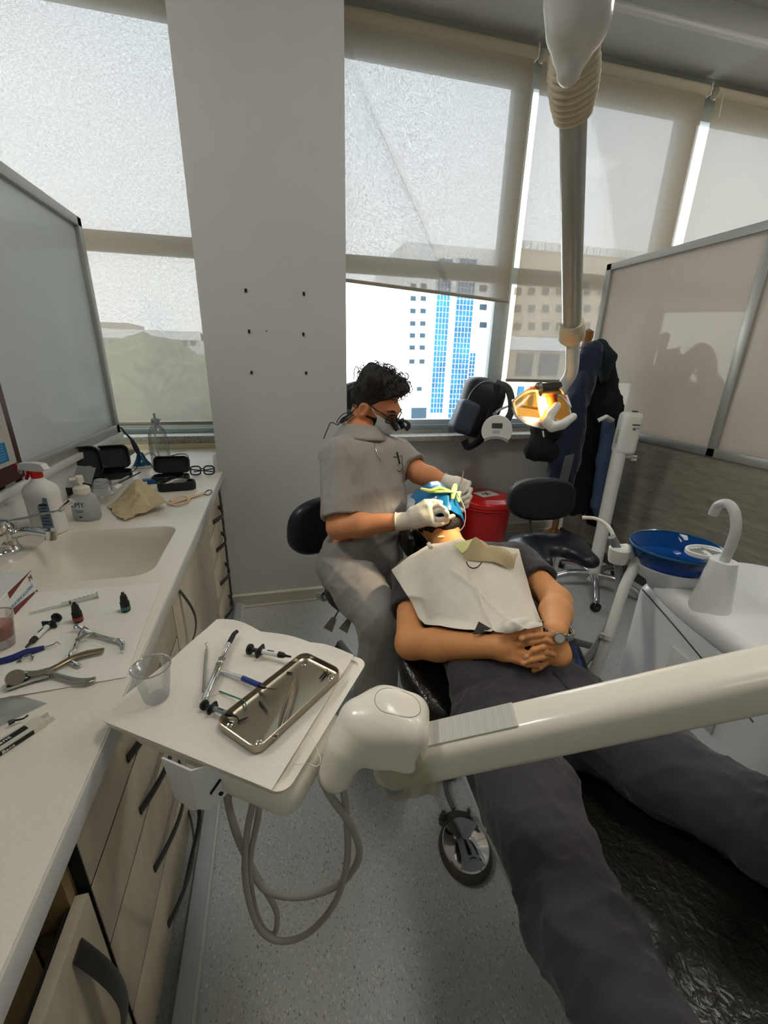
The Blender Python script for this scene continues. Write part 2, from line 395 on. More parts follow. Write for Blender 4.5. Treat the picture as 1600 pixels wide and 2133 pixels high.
# ------------------------------------------------------------------ roller blinds
def mat_blind():
    m=bpy.data.materials.new('blind_fabric'); m.use_nodes=True; nt=m.node_tree; nt.nodes.clear(); N=nt.nodes.new; L=nt.links.new
    o=N('ShaderNodeOutputMaterial'); tr=N('ShaderNodeBsdfTransparent'); tl=N('ShaderNodeBsdfTranslucent'); df=N('ShaderNodeBsdfDiffuse')
    tc=N('ShaderNodeTexCoord'); a=N('ShaderNodeMapping'); a.inputs['Scale'].default_value=(420,420,60); b=N('ShaderNodeMapping'); b.inputs['Scale'].default_value=(60,60,420)
    L(tc.outputs['Object'],a.inputs[0]); L(tc.outputs['Object'],b.inputs[0])
    n1=N('ShaderNodeTexNoise'); n1.inputs['Scale'].default_value=1; n2=N('ShaderNodeTexNoise'); n2.inputs['Scale'].default_value=1; L(a.outputs[0],n1.inputs['Vector']); L(b.outputs[0],n2.inputs['Vector'])
    s=N('ShaderNodeMath'); s.operation='ADD'; L(n1.outputs['Fac'],s.inputs[0]); L(n2.outputs['Fac'],s.inputs[1])
    r=N('ShaderNodeMapRange'); r.inputs[1].default_value=.75; r.inputs[2].default_value=1.3; r.inputs[3].default_value=.04; r.inputs[4].default_value=.15; L(s.outputs[0],r.inputs[0])
    tl.inputs[0].default_value=(.145,.15,.155,1); df.inputs[0].default_value=(.62,.50,.315,1); tr.inputs[0].default_value=(.95,.96,1,1)
    m1=N('ShaderNodeMixShader'); m1.inputs[0].default_value=.52; L(tl.outputs[0],m1.inputs[1]); L(df.outputs[0],m1.inputs[2])
    m2=N('ShaderNodeMixShader'); L(r.outputs[0],m2.inputs[0]); L(m1.outputs[0],m2.inputs[1]); L(tr.outputs[0],m2.inputs[2]); L(m2.outputs[0],o.inputs[0]); return m
M_blind=mat_blind(); M_bar=mat('blind_bar',(150,142,124),.5); M_cass=mat('blind_roll_cloth',(190,180,156),.7)
def blind(x0,x1,zb0,zb1,label,yb=YW-.035,fold=False):
    t=thing('roller_blind',label,'blind',((x0+x1)/2,yb,min(zb0,zb1)),'roller blinds on the window wall')
    zt=3.34
    nx,nz=(240,90) if fold else (8,10)
    G=np.zeros((nx,nz,3))
    for i in range(nx):
        u=i/(nx-1); x=x0+(x1-x0)*u; zb=zb0+(zb1-zb0)*u
        for j in range(nz):
            v=j/(nz-1); z=zb+(zt-zb)*v; y=yb
            if fold:   # cloth pulled askew: one long diagonal crease and two soft ones
                w=1-v; uc=.05+.62*w**1.3; g=math.exp(-((u-uc)/(.016+.04*w))**2)*min(1,w*3)*max(0,1-max(0,w-.72)*5)
                y-=.085*g; uc2=.10+.22*w; y-=.012*math.exp(-((u-uc2+.06)/.03)**2)*min(1,w*4)*(1-w); y+=.012*math.sin(u*9+w*3)*w*(1-w)*2*(u<.6)
            xx=x
            if fold:
                a=.019*min(1,w*2.5)*max(0,1-max(0,w-.8)*6); d=u-uc; xx=x-a*math.tanh(d/.009)*math.exp(-(d/.034)**2); y-=.014*math.tanh(d/.012)*math.exp(-(d/.03)**2)*min(1,w*4)
            G[i,j]=(xx,y,z)
    mesh_obj('fabric',MB().grid(G),M_blind,t,smooth=180)
    mesh_obj('roller_tube',MB().tube([(x0-.01,yb+.01,3.355),(x1+.01,yb+.01,3.355)],.036,16),M_cass,t)
    mesh_obj('bottom_bar',MB().tube([(x0,yb,zb0),(x1,yb,zb1)],.012,10),M_bar,t)
    mesh_obj('bracket',MB().bb(x1+.006,x1+.014,yb-.03,yb+.05,3.32,3.395),M_white,t)
    mesh_obj('chain',MB().tube([(x0+.012,yb-.045,3.33),(x0+.02,yb-.046,3.20)],.0035,6),mat('chain_cream',(226,214,180),.5),t)
    return t
pb0=at(722,582,Y=YW-.035); pb1=at(1050,628,Y=YW-.035)
blind(PX1+.015,1.755,pb0[2],pb1[2],'crookedly hung roller blind with a long diagonal crease, right of the painted pier',fold=True)
blind(1.815,3.15,at(1070,792,Y=YW-.035)[2],at(1070,792,Y=YW-.035)[2]-.01,'roller blind lowered almost to the sill behind the lamp post and coat stand')
blind(3.24,4.65,1.3,1.3,'roller blind at the far right above the glazed partition, cut by the frame')
blind(-3.0,PX0+.005,at(330,882,Y=YW-.035)[2],at(330,882,Y=YW-.035)[2],'roller blind left of the painted pier, lowered to just above the sill')
# ------------------------------------------------------------------ glazed partitions left and right
def mat_panel(name,c,tr,rough=.06):
    m=mat(name,c,rough,spec=.55,coat=.3); return m
def milk(name,c,tl):
    m=bpy.data.materials.new(name); m.use_nodes=True; nt=m.node_tree; b=nt.nodes['Principled BSDF']; b.inputs['Base Color'].default_value=(*srgb(c),1); b.inputs['Roughness'].default_value=.05; b.inputs['Specular IOR Level'].default_value=.7
    t=nt.nodes.new('ShaderNodeBsdfTranslucent'); t.inputs[0].default_value=(*srgb(c),1); x=nt.nodes.new('ShaderNodeMixShader'); x.inputs[0].default_value=tl
    nt.links.new(b.outputs[0],x.inputs[1]); nt.links.new(t.outputs[0],x.inputs[2]); nt.links.new(x.outputs[0],nt.nodes['Material Output'].inputs[0]); return m
M_pan=milk('milk_glass',(228,221,213),.45)
M_panL=milk('milk_glass_cool',(222,227,228),.55)
def partition(name,xf,s,y0,y1,z0,z1,posts,mp):
    """framed panels along Y; s=+1 room side faces -X, s=-1 faces +X"""
    m=MB(); d=.05; xa,xb=(xf,xf+d*s)
    m.bb(xa,xb,y0,y1,z1-.045,z1,.003).bb(xa,xb,y0,y1,z0,z0+.05,.003)
    ys=sorted(posts)
    for y in ys: m.bb(xa,xb,y-.026,y+.026,z0,z1,.003)
    w=struct(name,m,M_alu)
    for a,b in zip(ys,ys[1:]): mesh_obj('glass_panel',MB().bb(xf+.02*s,xf+.035*s,a+.026,b-.026,z0+.05,z1-.045),mp,w,kind='structure')
    return w
pr=partition('wall_partition_right',XR,1,-2.0,3.1,.985,2.19,(-1.9,-.9,.55,1.93,3.075),M_pan)
struct('laminate_panel',MB().bb(XR+.012,XR+.05,-2,3.1,.07,.985),M_lam,pr)
struct('plinth',MB().bb(XR-.008,XR+.05,-2,3.1,0,.07),mat('dark_plinth',(62,58,54),.5),pr)
XP=-.93
pl=partition('wall_partition_left',XP,-1,-2.0,2.90,1.03,2.14,(-1.9,-.7,.75,1.66,1.77,2.876),M_panL)
struct('lower_panel',MB().bb(XP-.05,XP-.012,-2,2.90,0,1.03),mat('white_melamine',(226,226,224),.3),pl)
struct('rail',MB().bb(XP-.03,XP+.014,-2,2.90,1.0,1.03,.004),M_white,pl)
# ================================================================== outside
M_bw=mat('tower_white',(232,230,226),.7); M_bt=mat('tower_tan',(196,178,150),.8,var=.08,vscale=.3); M_win=mat('far_window',(44,62,76),.3,spec=.15); M_bl=mat('curtain_wall_blue',(20,92,134),.3,spec=.2,var=.45,vscale=.35)
def px_box(m,x0,x1,y0,y1,Y,dep):
    a=at(x0,y1,Y=Y); b=at(x1,y0,Y=Y); m.bb(a[0],b[0],Y,Y+dep,a[2],b[2])
YT=70.
t=thing('tower_block','white tower with two blue glass strips seen through the open lower window','building',(45,YT,-18))
m=MB(); a=at(845,520,Y=YT); b=at(1046,520,Y=YT); ztop=at(945,512,Y=YT)[2]; m.bb(a[0],b[0],YT,YT+20,-18,ztop); mesh_obj('facade',m,M_bw,t)
def col_strip(x0,x1,y0,y1,nc,nr):
    ym=(y0+y1)/2; a=at(x0,ym,Y=YT); b=at(x1,ym,Y=YT); a[2]=at(x0,y1,Y=YT)[2]; b[2]=at(x1,y0,Y=YT)[2]; mesh_obj('glass_strip',MB().bb(a[0],b[0],YT-.25,YT+.1,a[2],b[2]),M_bl,t)
    m=MB()
    for i in range(nc+1):
        x=a[0]+(b[0]-a[0])*i/nc; m.bb(x-.022,x+.022,YT-.32,YT-.2,a[2],b[2])
    for i in range(nr+1):
        z=a[2]+(b[2]-a[2])*i/nr; m.bb(a[0],b[0],YT-.32,YT-.2,z-.025,z+.025)
    mesh_obj('mullion',m,M_bw,t,kind='stuff')
col_strip(904,931,540,860,4,28); col_strip(943,978,540,890,5,32); col_strip(975,987,735,800,2,8); col_strip(1008,1022,735,775,2,6)
def tw(x,y,w=11,h=9,Y=YT,p=None):
    a=at(x-w/2,y+h/2,Y=Y); b=at(x+w/2,y-h/2,Y=Y)
    mesh_obj('window',MB().bb(a[0],b[0],Y-.2,Y+.1,a[2],b[2]),M_win,p or t)
for i,y in enumerate((596,622,648,674,699,724,753)):
    for x in (861,882): tw(x-i*.55,y)
for y in (601,640,677): tw(1006,y,15,11)
for x,y in((876,810),(1027,650)): tw(x,y,9,7)
t2=thing('office_block','tan office block with grid of square windows seen through the lowered blind','building',(70,YT-4,-18))
a=at(1056,520,Y=YT-4); b=at(1420,520,Y=YT-4); mesh_obj('facade',MB().bb(a[0],b[0],YT-4,YT+20,-18,ztop),M_bt,t2)
rm=MB()
for i in range(26):
    x=a[0]+(b[0]-a[0])*i/26; rm.bb(x,x+1.0,YT-4.6,YT-3.8,ztop-.6,ztop+.5)
mesh_obj('cornice',rm,M_bw,t2)
M_wd=mat('far_window_dark',(84,76,66),.4)
for y in (607,643,680):
    for x in range(1078,1330,29):
        p0=at(x-7,y+7,Y=YT-4); p1=at(x+7,y-7,Y=YT-4); mesh_obj('window',MB().bb(p0[0],p1[0],YT-4.2,YT-3.9,p0[2],p1[2]),M_wd,t2)
for x0,x1 in((1072,1110),(1120,1165),(1180,1235),(1250,1310)):
    p0=at(x0,782,Y=YT-4); p1=at(x1,738,Y=YT-4); mesh_obj('opening',MB().bb(p0[0],p1[0],YT-4.3,YT-3.9,p0[2],p1[2]),M_wd,t2)
p0=at(1056,728,Y=YT-4); p1=at(1420,716,Y=YT-4); mesh_obj('ledge',MB().bb(p0[0],p1[0],YT-5.2,YT-3.9,p0[2],p1[2]),M_bw,t2)
for x0,x1 in((1075,1090),(1100,1112)):
    p0=at(x0,845,Y=YT-4.2); p1=at(x1,805,Y=YT-4.2); mesh_obj('glass_strip',MB().bb(p0[0],p1[0],YT-4.6,YT-4.1,p0[2],p1[2]),M_bl,t2)
# low annex in front of the tower
t3=thing('annex','low white annex with sloping glass roof in front of the tower','building',(25,50,-18))
p0=at(846,880,Y=52); p1=at(892,790,Y=52); mesh_obj('facade',MB().bb(p0[0],p1[0],52,60,-18,p1[2]),M_bw,t3)
p0=at(850,790,Y=52); p1=at(893,775,Y=52); mm=MB(); mm.quad((p0[0],51.5,p0[2]),(p1[0],51.5,p0[2]),(p1[0],56,p1[2]),(p0[0],56,p1[2])); mesh_obj('glass_roof',mm,mat('roof_glass_dark',(88,96,100),.2),t3)
for x0,x1,y0,y1 in((856,888,849,876),(868,878,806,814)):
    p0=at(x0,y1,Y=52); p1=at(x1,y0,Y=52); mesh_obj('window',MB().bb(p0[0],p1[0],51.8,52.1,p0[2],p1[2]),M_win,t3)
# left: apartment block and trees
YA=85.
ta=thing('apartment_block','long pale apartment block above treetops seen through the left blind','building',(-10,YA,-18))
M_ap=mat('apartment_pale',(216,206,192),.8)
za=at(300,690,Y=YA)[2]; a=at(120,700,Y=YA); b=at(418,700,Y=YA)
mesh_obj('facade',MB().bb(a[0],b[0],YA,YA+15,-18,za),M_ap,ta)
p1=at(265,672,Y=YA); mesh_obj('roof_house',MB().bb(a[0],p1[0],YA+1,YA+10,za,p1[2]),mat('roof_brown',(170,150,136),.8),ta)
mesh_obj('roof_slab',MB().bb(a[0],b[0],YA-.6,YA+15,za-1.2,za+.2),mat('roof_slab_pale',(236,230,222),.7),ta)
for y in (714,737,760,783):
    for x in range(130,415,17):
        p0=at(x-4,y+6,Y=YA); p2=at(x+4,y-6,Y=YA); mesh_obj('window',MB().bb(p0[0],p2[0],YA-.2,YA+.1,p0[2],p2[2]),M_wd,ta)
M_leaf=mat('far_foliage',(128,126,84),.9,var=.4,vscale=1.2)
def tree(x,y,r,Y,label):
    c=at(x,y,Y=Y); t=thing('tree',label,'tree',(c[0],Y,-18),'trees below the left window')
    f=disp(U_([ell(c,(r,r,r*.85)),ell(c+V3(r*.5,0,-.3*r),(r*.7,r*.7,r*.6)),ell(c+V3(-r*.5,0,-.25*r),(r*.7,r*.7,r*.6))],1.),waves(14,.8,2.4,int(x)),.0)
    w=waves(16,1.0,3.5,int(x+y)); g=lambda p,f=f,w=w: f(p)+.35*w(p)
    mesh_obj('crown',sdf_mesh(g,c-r*1.5,c+r*1.5,.42),M_leaf,t)
    mesh_obj('trunk',MB().tube([(c[0],Y,-18),(c[0],Y,c[2])],.3,8),mat('far_bark',(90,76,60),.9),t)
tree(262,812,6.2,62,'broad olive tree left in the row below the apartment block'); tree(330,795,6.6,64,'tallest olive tree in the middle of the row below the apartment block'); tree(405,820,5.6,60,'small olive tree beside the painted pier, below the apartment block'); tree(200,830,6,58,'olive tree half hidden behind the left partition frame')
struct('ground',MB().bb(-160,200,12,260,-18.5,-18),mat('street_pale',(196,192,184),.9,var=.15,vscale=.2))
# sky
w=bpy.data.worlds.new('sky'); SC.world=w; w.use_nodes=True; nt=w.node_tree; bg=nt.nodes['Background']
tc=nt.nodes.new('ShaderNodeTexCoord'); sp=nt.nodes.new('ShaderNodeSeparateXYZ'); rp=nt.nodes.new('ShaderNodeValToRGB')
nt.links.new(tc.outputs['Generated'],sp.inputs[0]); nt.links.new(sp.outputs['Z'],rp.inputs[0]); nt.links.new(rp.outputs[0],bg.inputs[0])
rp.color_ramp.elements[0].position=0; rp.color_ramp.elements[0].color=(1,.985,.95,1); rp.color_ramp.elements[1].position=.9; rp.color_ramp.elements[1].color=(.72,.84,1,1)
bg.inputs[1].default_value=2.6
# ================================================================== worktop, sink, cabinets
ZT=.87
M_top=mat('cream_solid_surface',(234,228,214),.3,var=.03,vscale=250,spec=.5)
M_hand=mat('dark_pull',(78,76,72),.42,metal=.7)
M_in=mat('cabinet_inside',(168,146,104),.6)
M_dark=mat('shadow_gap',(24,22,20),.8)
M_chrome=mat('chrome',(226,226,224),.08,metal=1.)
M_steel=mat('steel',(178,174,164),.24,metal=1.)
def W(x,y,z=ZT): return at(x,y,Z=z)
wt=MB(); sx0,sx1,sy0,sy1=-.80,-.387,1.235,1.64
X0,X1,Y0,Y1=-.918,-.315,-1.9,PYF-.002
th=.042
ring=[((sx0+sx1)/2+x,(sy0+sy1)/2+y) for x,y in rrect(sx1-sx0,sy1-sy0,.06,6)]
def plate(m,z):
    # top skin with a hole: ring of quads out to the surrounding rectangle
    A=np.array(ring); c=A.mean(0); out=[]
    for p in A:
        d=p-c; s=min((X1-c[0] if d[0]>0 else X0-c[0])/d[0] if abs(d[0])>1e-9 else 9e9,(sy1+.06-c[1] if d[1]>0 else sy0-.06-c[1])/d[1] if abs(d[1])>1e-9 else 9e9); out.append(c+d*s)
    O=np.array(out); n=len(A)
    v=[(x,y,z) for x,y in A]+[(x,y,z) for x,y in O]
    m.add(v,[(i,(i+1)%n,n+(i+1)%n,n+i) for i in range(n)])
    # fill the four outer corners left by the ring
    for cx in(X0,X1):
        for cy_ in (sy0-.06,sy1+.06):
            k=[i for i in range(n) if ((O[i][0]-c[0])*(cx-c[0])>0 and (O[i][1]-c[1])*(cy_-c[1])>0)]
            for i in k:
                j=(i+1)%n
                m.add([(*O[i],z),(*O[j],z),(cx,cy_,z)],[(0,1,2)])
plate(wt,ZT)
for a,b in((Y0,sy0-.06),(sy1+.06,Y1)): wt.bb(X0,X1,a,b,ZT-th,ZT,.0)
wt.bb(X0,PX0-.003,Y1,YW-.11,ZT-th,ZT)
wt.bb(sx1+.012,X1,sy0-.06,sy1+.06,ZT-th,ZT-.0002); wt.bb(X0,sx0-.012,sy0-.06,sy1+.06,ZT-th,ZT-.0002)
R=[]; A=np.array(ring); c=A.mean(0)
for k,(ins,z) in enumerate(((0,0),(.004,-.004),(.012,-.05),(.022,-.13),(.05,-.155),(.12,-.162))):
    R.append([(c[0]+(p[0]-c[0])*(1-ins/.2),c[1]+(p[1]-c[1])*(1-ins/.2),ZT+z) for p in A])
G=np.array(R); G=np.concatenate([G,G[:,:1]],1)
top=thing('worktop','long cream worktop with moulded sink along the left wall','worktop',((X0+X1)/2,1.2,ZT-th))
mesh_obj('slab',wt,M_top,top,smooth=20)
bs=MB().grid(G); n=len(A); bs.add(G[-1][:-1],[tuple(range(n))]); basin=mesh_obj('basin',bs,mat('basin_cream',(224,219,206),.35),top,smooth=60)
mesh_obj('drain',MB().lathe([(.0,0),(.03,0),(.034,.003),(.03,.006),(0,.006)],(c[0],c[1],ZT-.162)),M_steel,basin)
mesh_obj('upstand',MB().bb(-.353,PX0-.002,Y1-.02,YW-.11,ZT,ZT+.10,.003),mat('upstand_white',(222,220,212),.4),top)
mesh_obj('front_lip',MB().bb(X1,X1+.004,Y0,Y1,ZT-th,ZT-.001,.001),mat('lip_grey',(206,204,198),.35),top)
XC=-.345
M_open=mat('drawer_gap',(60,50,38),.8)
def pull_h(y,z,ln,par):     # bowed flat strip running along the front
    pts=[(XC+.002+.034*math.sin(PI*k/14),y-ln/2+ln*k/14,z) for k in range(15)]
    return mesh_obj('handle',MB().tube(pts,.013,8,flat=.25,up=(1,0,0)),M_hand,par)
def pull_v(y,z,ln,par,xo=0.,w=.010):
    pts=[(XC+xo+.002+.036*math.sin(PI*k/14),y,z-ln/2+ln*k/14) for k in range(15)]
    return mesh_obj('handle',MB().tube(pts,w,8,flat=.25,up=(1,0,0)),M_hand,par)
def carcass(y0,y1,par,z0=.065,front=True):
    m=MB(); x0=X0+.003; x1=XC-.021
    m.bb(x0,x1,y0,y0+.018,z0,ZT-th).bb(x0,x1,y1-.018,y1,z0,ZT-th).bb(x0,x1,y0,y1,z0,z0+.018).bb(x0,x0+.01,y0,y1,z0,ZT-th)
    mesh_obj('body',m,M_in,par)
    mesh_obj('gap_shade_sheet',MB().bb(x1-.006,XC-.0015,y0+.0005,y1-.0005,z0+.004,.648 if y0<0 else .826),M_dark,par)  # dark sheet added to paint the shade in the gaps between fronts
    mesh_obj('plinth',MB().bb(x0,XC-.03,y0,y1,.0,z0),M_dark,par)
DZ=((.651,.822),(.489,.645),(.265,.483),(.07,.259))
def drawer_unit(y0,y1,label,hy,ln):
    t=thing('drawer_cabinet',label,'cabinet',(-.6,(y0+y1)/2,0)); carcass(y0,y1,t)
    for (a,b),hz in zip(DZ,(.69,.535,.34,.125)):
        d=mesh_obj('drawer_front',MB().bb(XC-.02,XC,y0+.003,y1-.003,a,b,.0015),M_cab,t)
        pull_h(hy,hz,ln,d)
    return t
drawer_unit(.545,1.238,'four-drawer wooden cabinet under the worktop beside the instrument tray',.90,.29)
drawer_unit(1.992,2.44,'four-drawer wooden cabinet at the end of the worktop against the pier',2.25,.24)
t=thing('sink_cabinet','wide flat-fronted wooden cabinet below the sink','cabinet',(-.6,1.615,0)); carcass(1.24,1.99,t)
d=mesh_obj('door',MB().bb(XC-.02,XC,1.242,1.988,.07,.822,.0015),M_cab,t); pull_v(1.335,.64,.23,d)
t=thing('open_cabinet','wooden cabinet in the near corner, drawer slot gaping above its door','cabinet',(-.6,.0,0)); carcass(-.2,.541,t)
d=mesh_obj('door',MB().bb(XC-.02,XC,-.198,.537,.07,.652,.0015),M_cab,t); pull_v(.475,.475,.30,d,0,.016)
dr=mesh_obj('inner_drawer',MB().bb(XC-.085,XC-.068,-.16,.50,.40,.70,.002).bb(XC-.5,XC-.085,.486,.50,.40,.69).bb(XC-.5,XC-.085,-.16,.50,.40,.41),M_in,t)
mesh_obj('runner',MB().bb(XC-.5,XC-.05,.503,.521,.56,.60),M_steel,t)
# floor duct in front of the plinths
fd=struct('trim_5',MB().bb(-.318,-.276,-1.5,PYF-.03,0,.042,.003),mat('duct_grey',(176,182,186),.4)); struct('edge_bead',MB().bb(-.277,-.270,-1.5,PYF-.03,0,.03,.002),mat('duct_bead',(206,206,198),.4),fd)
struct('trim_6',MB().bb(-3.0,PX0-.003,YW-.112,YW-.10,ZT,.905,.003),mat('trunking_cream',(214,204,170),.5))
# ================================================================== things on the worktop
M_black=mat('black_plastic',(22,22,23),.45); M_blk2=mat('black_case',(26,26,28),.6,bump=.2,bscale=300)
M_wp=mat('white_plastic',(226,226,220),.35); M_red=mat('red_plastic',(196,30,26),.35)
M_clear=thin('clear_plastic',(.97,.985,.985),.9,.06,.2); M_milky=thin('milky_plastic',(.95,.97,.97),.94,.2,.15,.62,(238,242,243)); M_bag=thin('clear_bag',(.97,.98,.98),.94,.12,.3,.34,(240,243,241))
M_blue=mat('blue_plastic',(20,78,130),.4); M_bluesteel=mat('blue_handle',(24,40,104),.4)
M_ink=mat('navy_ink',(26,40,70),.6)
def tool_tube(pts,r,n=8,z=ZT,sm=0,flat=1.):
    P=[W(x,y,z+(q if q else (r if np.isscalar(r) else .004))) for x,y,q in pts]
    return MB().tube(P,r,n,smooth=sm,flat=flat)
# --- faucet
b=W(8,1150); t=thing('sink_faucet','chrome single-lever mixer tap at the back of the sink','faucet',b)
mesh_obj('body',MB().lathe([(.046,0),(.048,.01),(.042,.02),(.040,.055),(.044,.062),(.044,.085),(.038,.1),(.02,.108),(0,.109)],b,cap=False),M_chrome,t)
tip=W(104,1112,ZT+.055); s=b+V3(.03,.01,.055)
mesh_obj('spout',MB().tube([s,s*.5+tip*.5+V3(0,0,.012),tip],[.022,.018,.017],14,smooth=5,flat=.8),M_chrome,t)
mesh_obj('aerator',MB().cyl(tip+V3(.0,0,-.018),tip+V3(.004,0,.014),.017,16),M_chrome,t)
e=at(130,1062,Y=b[1]+.05); e2=at(150,1043,Y=b[1]+.05)
mesh_obj('lever',MB().tube([b+V3(.02,.0,.10),e],.004,8).tube([e-unit(e2-e)*.01,e,e2],[.006,.011,.011],10),M_chrome,t)
# --- spray bottle
b=W(108,1108); t=thing('spray_bottle','white spray bottle with red trigger head beside the tap','spray bottle',b); Rz=rotm(rz=-.35)
f=int_(U_([rbx(b+V3(0,0,.085),(.052,.036,.095),.025,Rz),cap_(b+V3(0,0,.15),b+V3(0,0,.205),.036,.014)],.03),lambda p:b[2]+.001-p[:,2])
mesh_obj('bottle',sdf_mesh(f,b+V3(-.08,-.08,0),b+V3(.08,.08,.23),.004),M_wp,t)
mesh_obj('collar',MB().lathe([(.016,0),(.018,.004),(.017,.024),(.0,.024)],b+V3(0,0,.202)),M_red,t)
hd=b+V3(0,0,.24); D=Rz@V3(-1,0,0)
mesh_obj('trigger_head',MB().prism([(-.055,-.008),(-.05,.012),(.0,.016),(.035,.012),(.045,-.006),(.03,-.014),(-.02,-.012)],-.012,.012,np.stack([Rz@V3(1,0,0),V3(0,0,1),-(Rz@V3(0,1,0))],1),hd),M_wp,t)
mesh_obj('nozzle',MB().cyl(hd+D*.053,hd+D*.068,.010,14),M_red,t)
mesh_obj('trigger',MB().tube([hd+D*.025+V3(0,0,-.008),hd+D*.032+V3(0,0,-.028),hd+D*.044+V3(0,0,-.045)],[.007,.006,.005],8,smooth=4),M_red,t)
lab=MB().box(b+Rz@V3(.03,-.0365,.085),(.042,.0012,.115),Rz); mesh_obj('label',lab,mat('label_bluegrey',(120,138,160),.5),t)
lm=MB()
for k in range(7): lm.box(b+Rz@V3(.03,-.0376,.045+.012*k),(.034-.006*(k%3),.0006,.003 if k<6 else .008),Rz)
mesh_obj('label_print',lm,M_ink,t,kind='stuff')
# --- hand-wash pump bottle
b=W(184,1081); t=thing('pump_bottle','clear pump bottle with cream pump head at the sink corner','soap bottle',b); Rz=rotm(rz=-.3)
def oval(prof,m=None): return MB().lathe(prof,b,Rz,n=30,sy=.62)
mesh_obj('bottle',oval([(0,.002),(.046,.002),(.053,.012),(.053,.075),(.047,.095),(.03,.106),(.026,.11)]),M_milky,t)
mesh_obj('liquid',oval([(0,.004),(.043,.004),(.05,.014),(.05,.034),(0,.034)]),thin('soap_liquid',(.85,.93,.97),.85,.05,.1),t)
mesh_obj('collar',MB().lathe([(.027,.105),(.028,.108),(.028,.128),(.02,.134),(.012,.136)],b),mat('pump_cream',(226,220,204),.4),t)
mesh_obj('pump_head',MB().cyl(b+V3(0,0,.13),b+V3(0,0,.15),.007).lathe([(.012,.147),(.014,.15),(.013,.172),(.009,.175),(0,.175)],b).tube([b+V3(0,0,.165),b+V3(-.026,-.018,.164)],.006,8),MATS['pump_cream'],t)
tm=text_mb('LMY',.028); q=MB().mb(tm,Rz@np.array([[1,0,0],[0,0,-1],[0,1,0]],float),b+Rz@V3(-.002,-.0345,.068))
for k in range(2): q.box(b+Rz@V3(0,-.0345,.046-.006*k),(.034-.01*k,.0006,.002),Rz)
q.box(b+Rz@V3(0,-.0345,.02),(.012,.0006,.004),Rz)
mesh_obj('printing',q,M_ink,t,kind='stuff')
# --- open hard cases
def case(c,w,d,h,rz,lid,lh,label,z=ZT,group='open black instrument cases'):
    """tray at c (back centre = hinge), lid opened by angle lid"""
    R=rotm(rz=rz); c=np.array(c); t=thing('hard_case',label,'case',c,group)
    def shell(hh):
        m=MB(); o=rrect(w,d,min(w,d)*.28,5); i=rrect(w-.01,d-.01,min(w,d)*.26,5); n=len(o)
        v=[(x,y,0) for x,y in o]+[(x,y,hh) for x,y in o]+[(x,y,hh) for x,y in i]+[(x,y,.006) for x,y in i]
        fs=[tuple(range(n))[::-1]]
        for k in range(3): fs+=[(k*n+j,k*n+(j+1)%n,(k+1)*n+(j+1)%n,(k+1)*n+j) for j in range(n)]
        fs.append(tuple(range(3*n,4*n))); m.add(v,fs,None,(0,-d/2,0)); return m
    mesh_obj('tray',MB().mb(shell(h),R,c+V3(0,0,.001)),M_blk2,t,smooth=30)
    Rl=R@rotm(rx=lid); mesh_obj('lid',MB().mb(MB().mb(shell(lh),rotm(rx=PI),V3(0,-d,0)).v and MB().mb(MB().mb(shell(lh),np.diag([1,1,-1.]),V3(0,0,0))),Rl,c+V3(0,0,h+.003)),M_blk2,t,smooth=30)
    mesh_obj('hinge',MB().mb(MB().cyl((-w*.3,.003,h),(w*.3,.003,h),.004,8),R,c),M_black,t)
    return t,R,c
ca,Ra,cca=case(W(174,1012),.19,.15,.035,.55,-1.75,.03,'black case with a tall upright lid behind the soap bottle')
cb,Rb,ccb=case(W(240,988),.165,.12,.028,.25,-2.0,.035,'black case with tilted lid holding a clear bag, below the left partition')
cc,Rc,ccc=case(W(362,998),.17,.085,.03,-.05,-1.95,.025,'small black case lying open behind the crumpled brown paper')
def bag(pts,name,label,amp=.006,lift=.012,group=None,cat='bag'):
    P=[np.array(p) for p in pts]; n=13; G=np.zeros((n,n,3)); r=np.random.default_rng(len(label)); w=waves(8,40,140,len(label)*3)
    for i in range(n):
        for j in range(n):
            u,v=i/(n-1),j/(n-1); p=P[0]*(1-u)*(1-v)+P[1]*u*(1-v)+P[2]*u*v+P[3]*(1-u)*v
            e=min(1,6*min(u,1-u,v,1-v)); G[i,j]=p+V3(0,0,.0015+e*(lift*.6+abs(amp*w(p[None])[0])))
    return solo(name,MB().grid(G,.0006),M_bag,label,cat,group,smooth=12)
hp=ccb+V3(0,0,.035)
zt_=ZT+.037
bag([at(152,1000,Z=zt_+.03),at(190,1010,Z=zt_+.005),at(200,975,Z=zt_+.08),at(160,970,Z=zt_+.09)],'plastic_bag','crumpled clear bag leaning upright against the tall case lid',.008)
bag([at(188,1032,Z=zt_+.012),at(236,1030,Z=zt_+.012),at(232,1003,Z=zt_+.012),at(192,1004,Z=zt_+.012)],'plastic_bag','crumpled clear bag lying in the case behind the soap bottle',.010,.02)
m=MB().tube([at(x,y,Z=zt_+.01) for x,y in((198,980),(230,965),(262,958))],.018,10,flat=.5,smooth=4); solo('plastic_sleeve',m,M_bag,'milky plastic sleeve stuck in the tilted case lid','sleeve')
for k,(x0,y0,x1,y1,lb) in enumerate(((212,1036,232,1026,'white cotton roll at the front of the open case by the soap bottle'),(238,1020,250,1012,'white cap lying in the right corner of the case by the soap bottle'))):
    solo('cotton_roll',MB().tube([at(x0,y0,Z=zt_),at(x1,y1,Z=zt_)],[.006,.006] if k==0 else [.013,.011],10),M_wp,lb,'cotton roll')
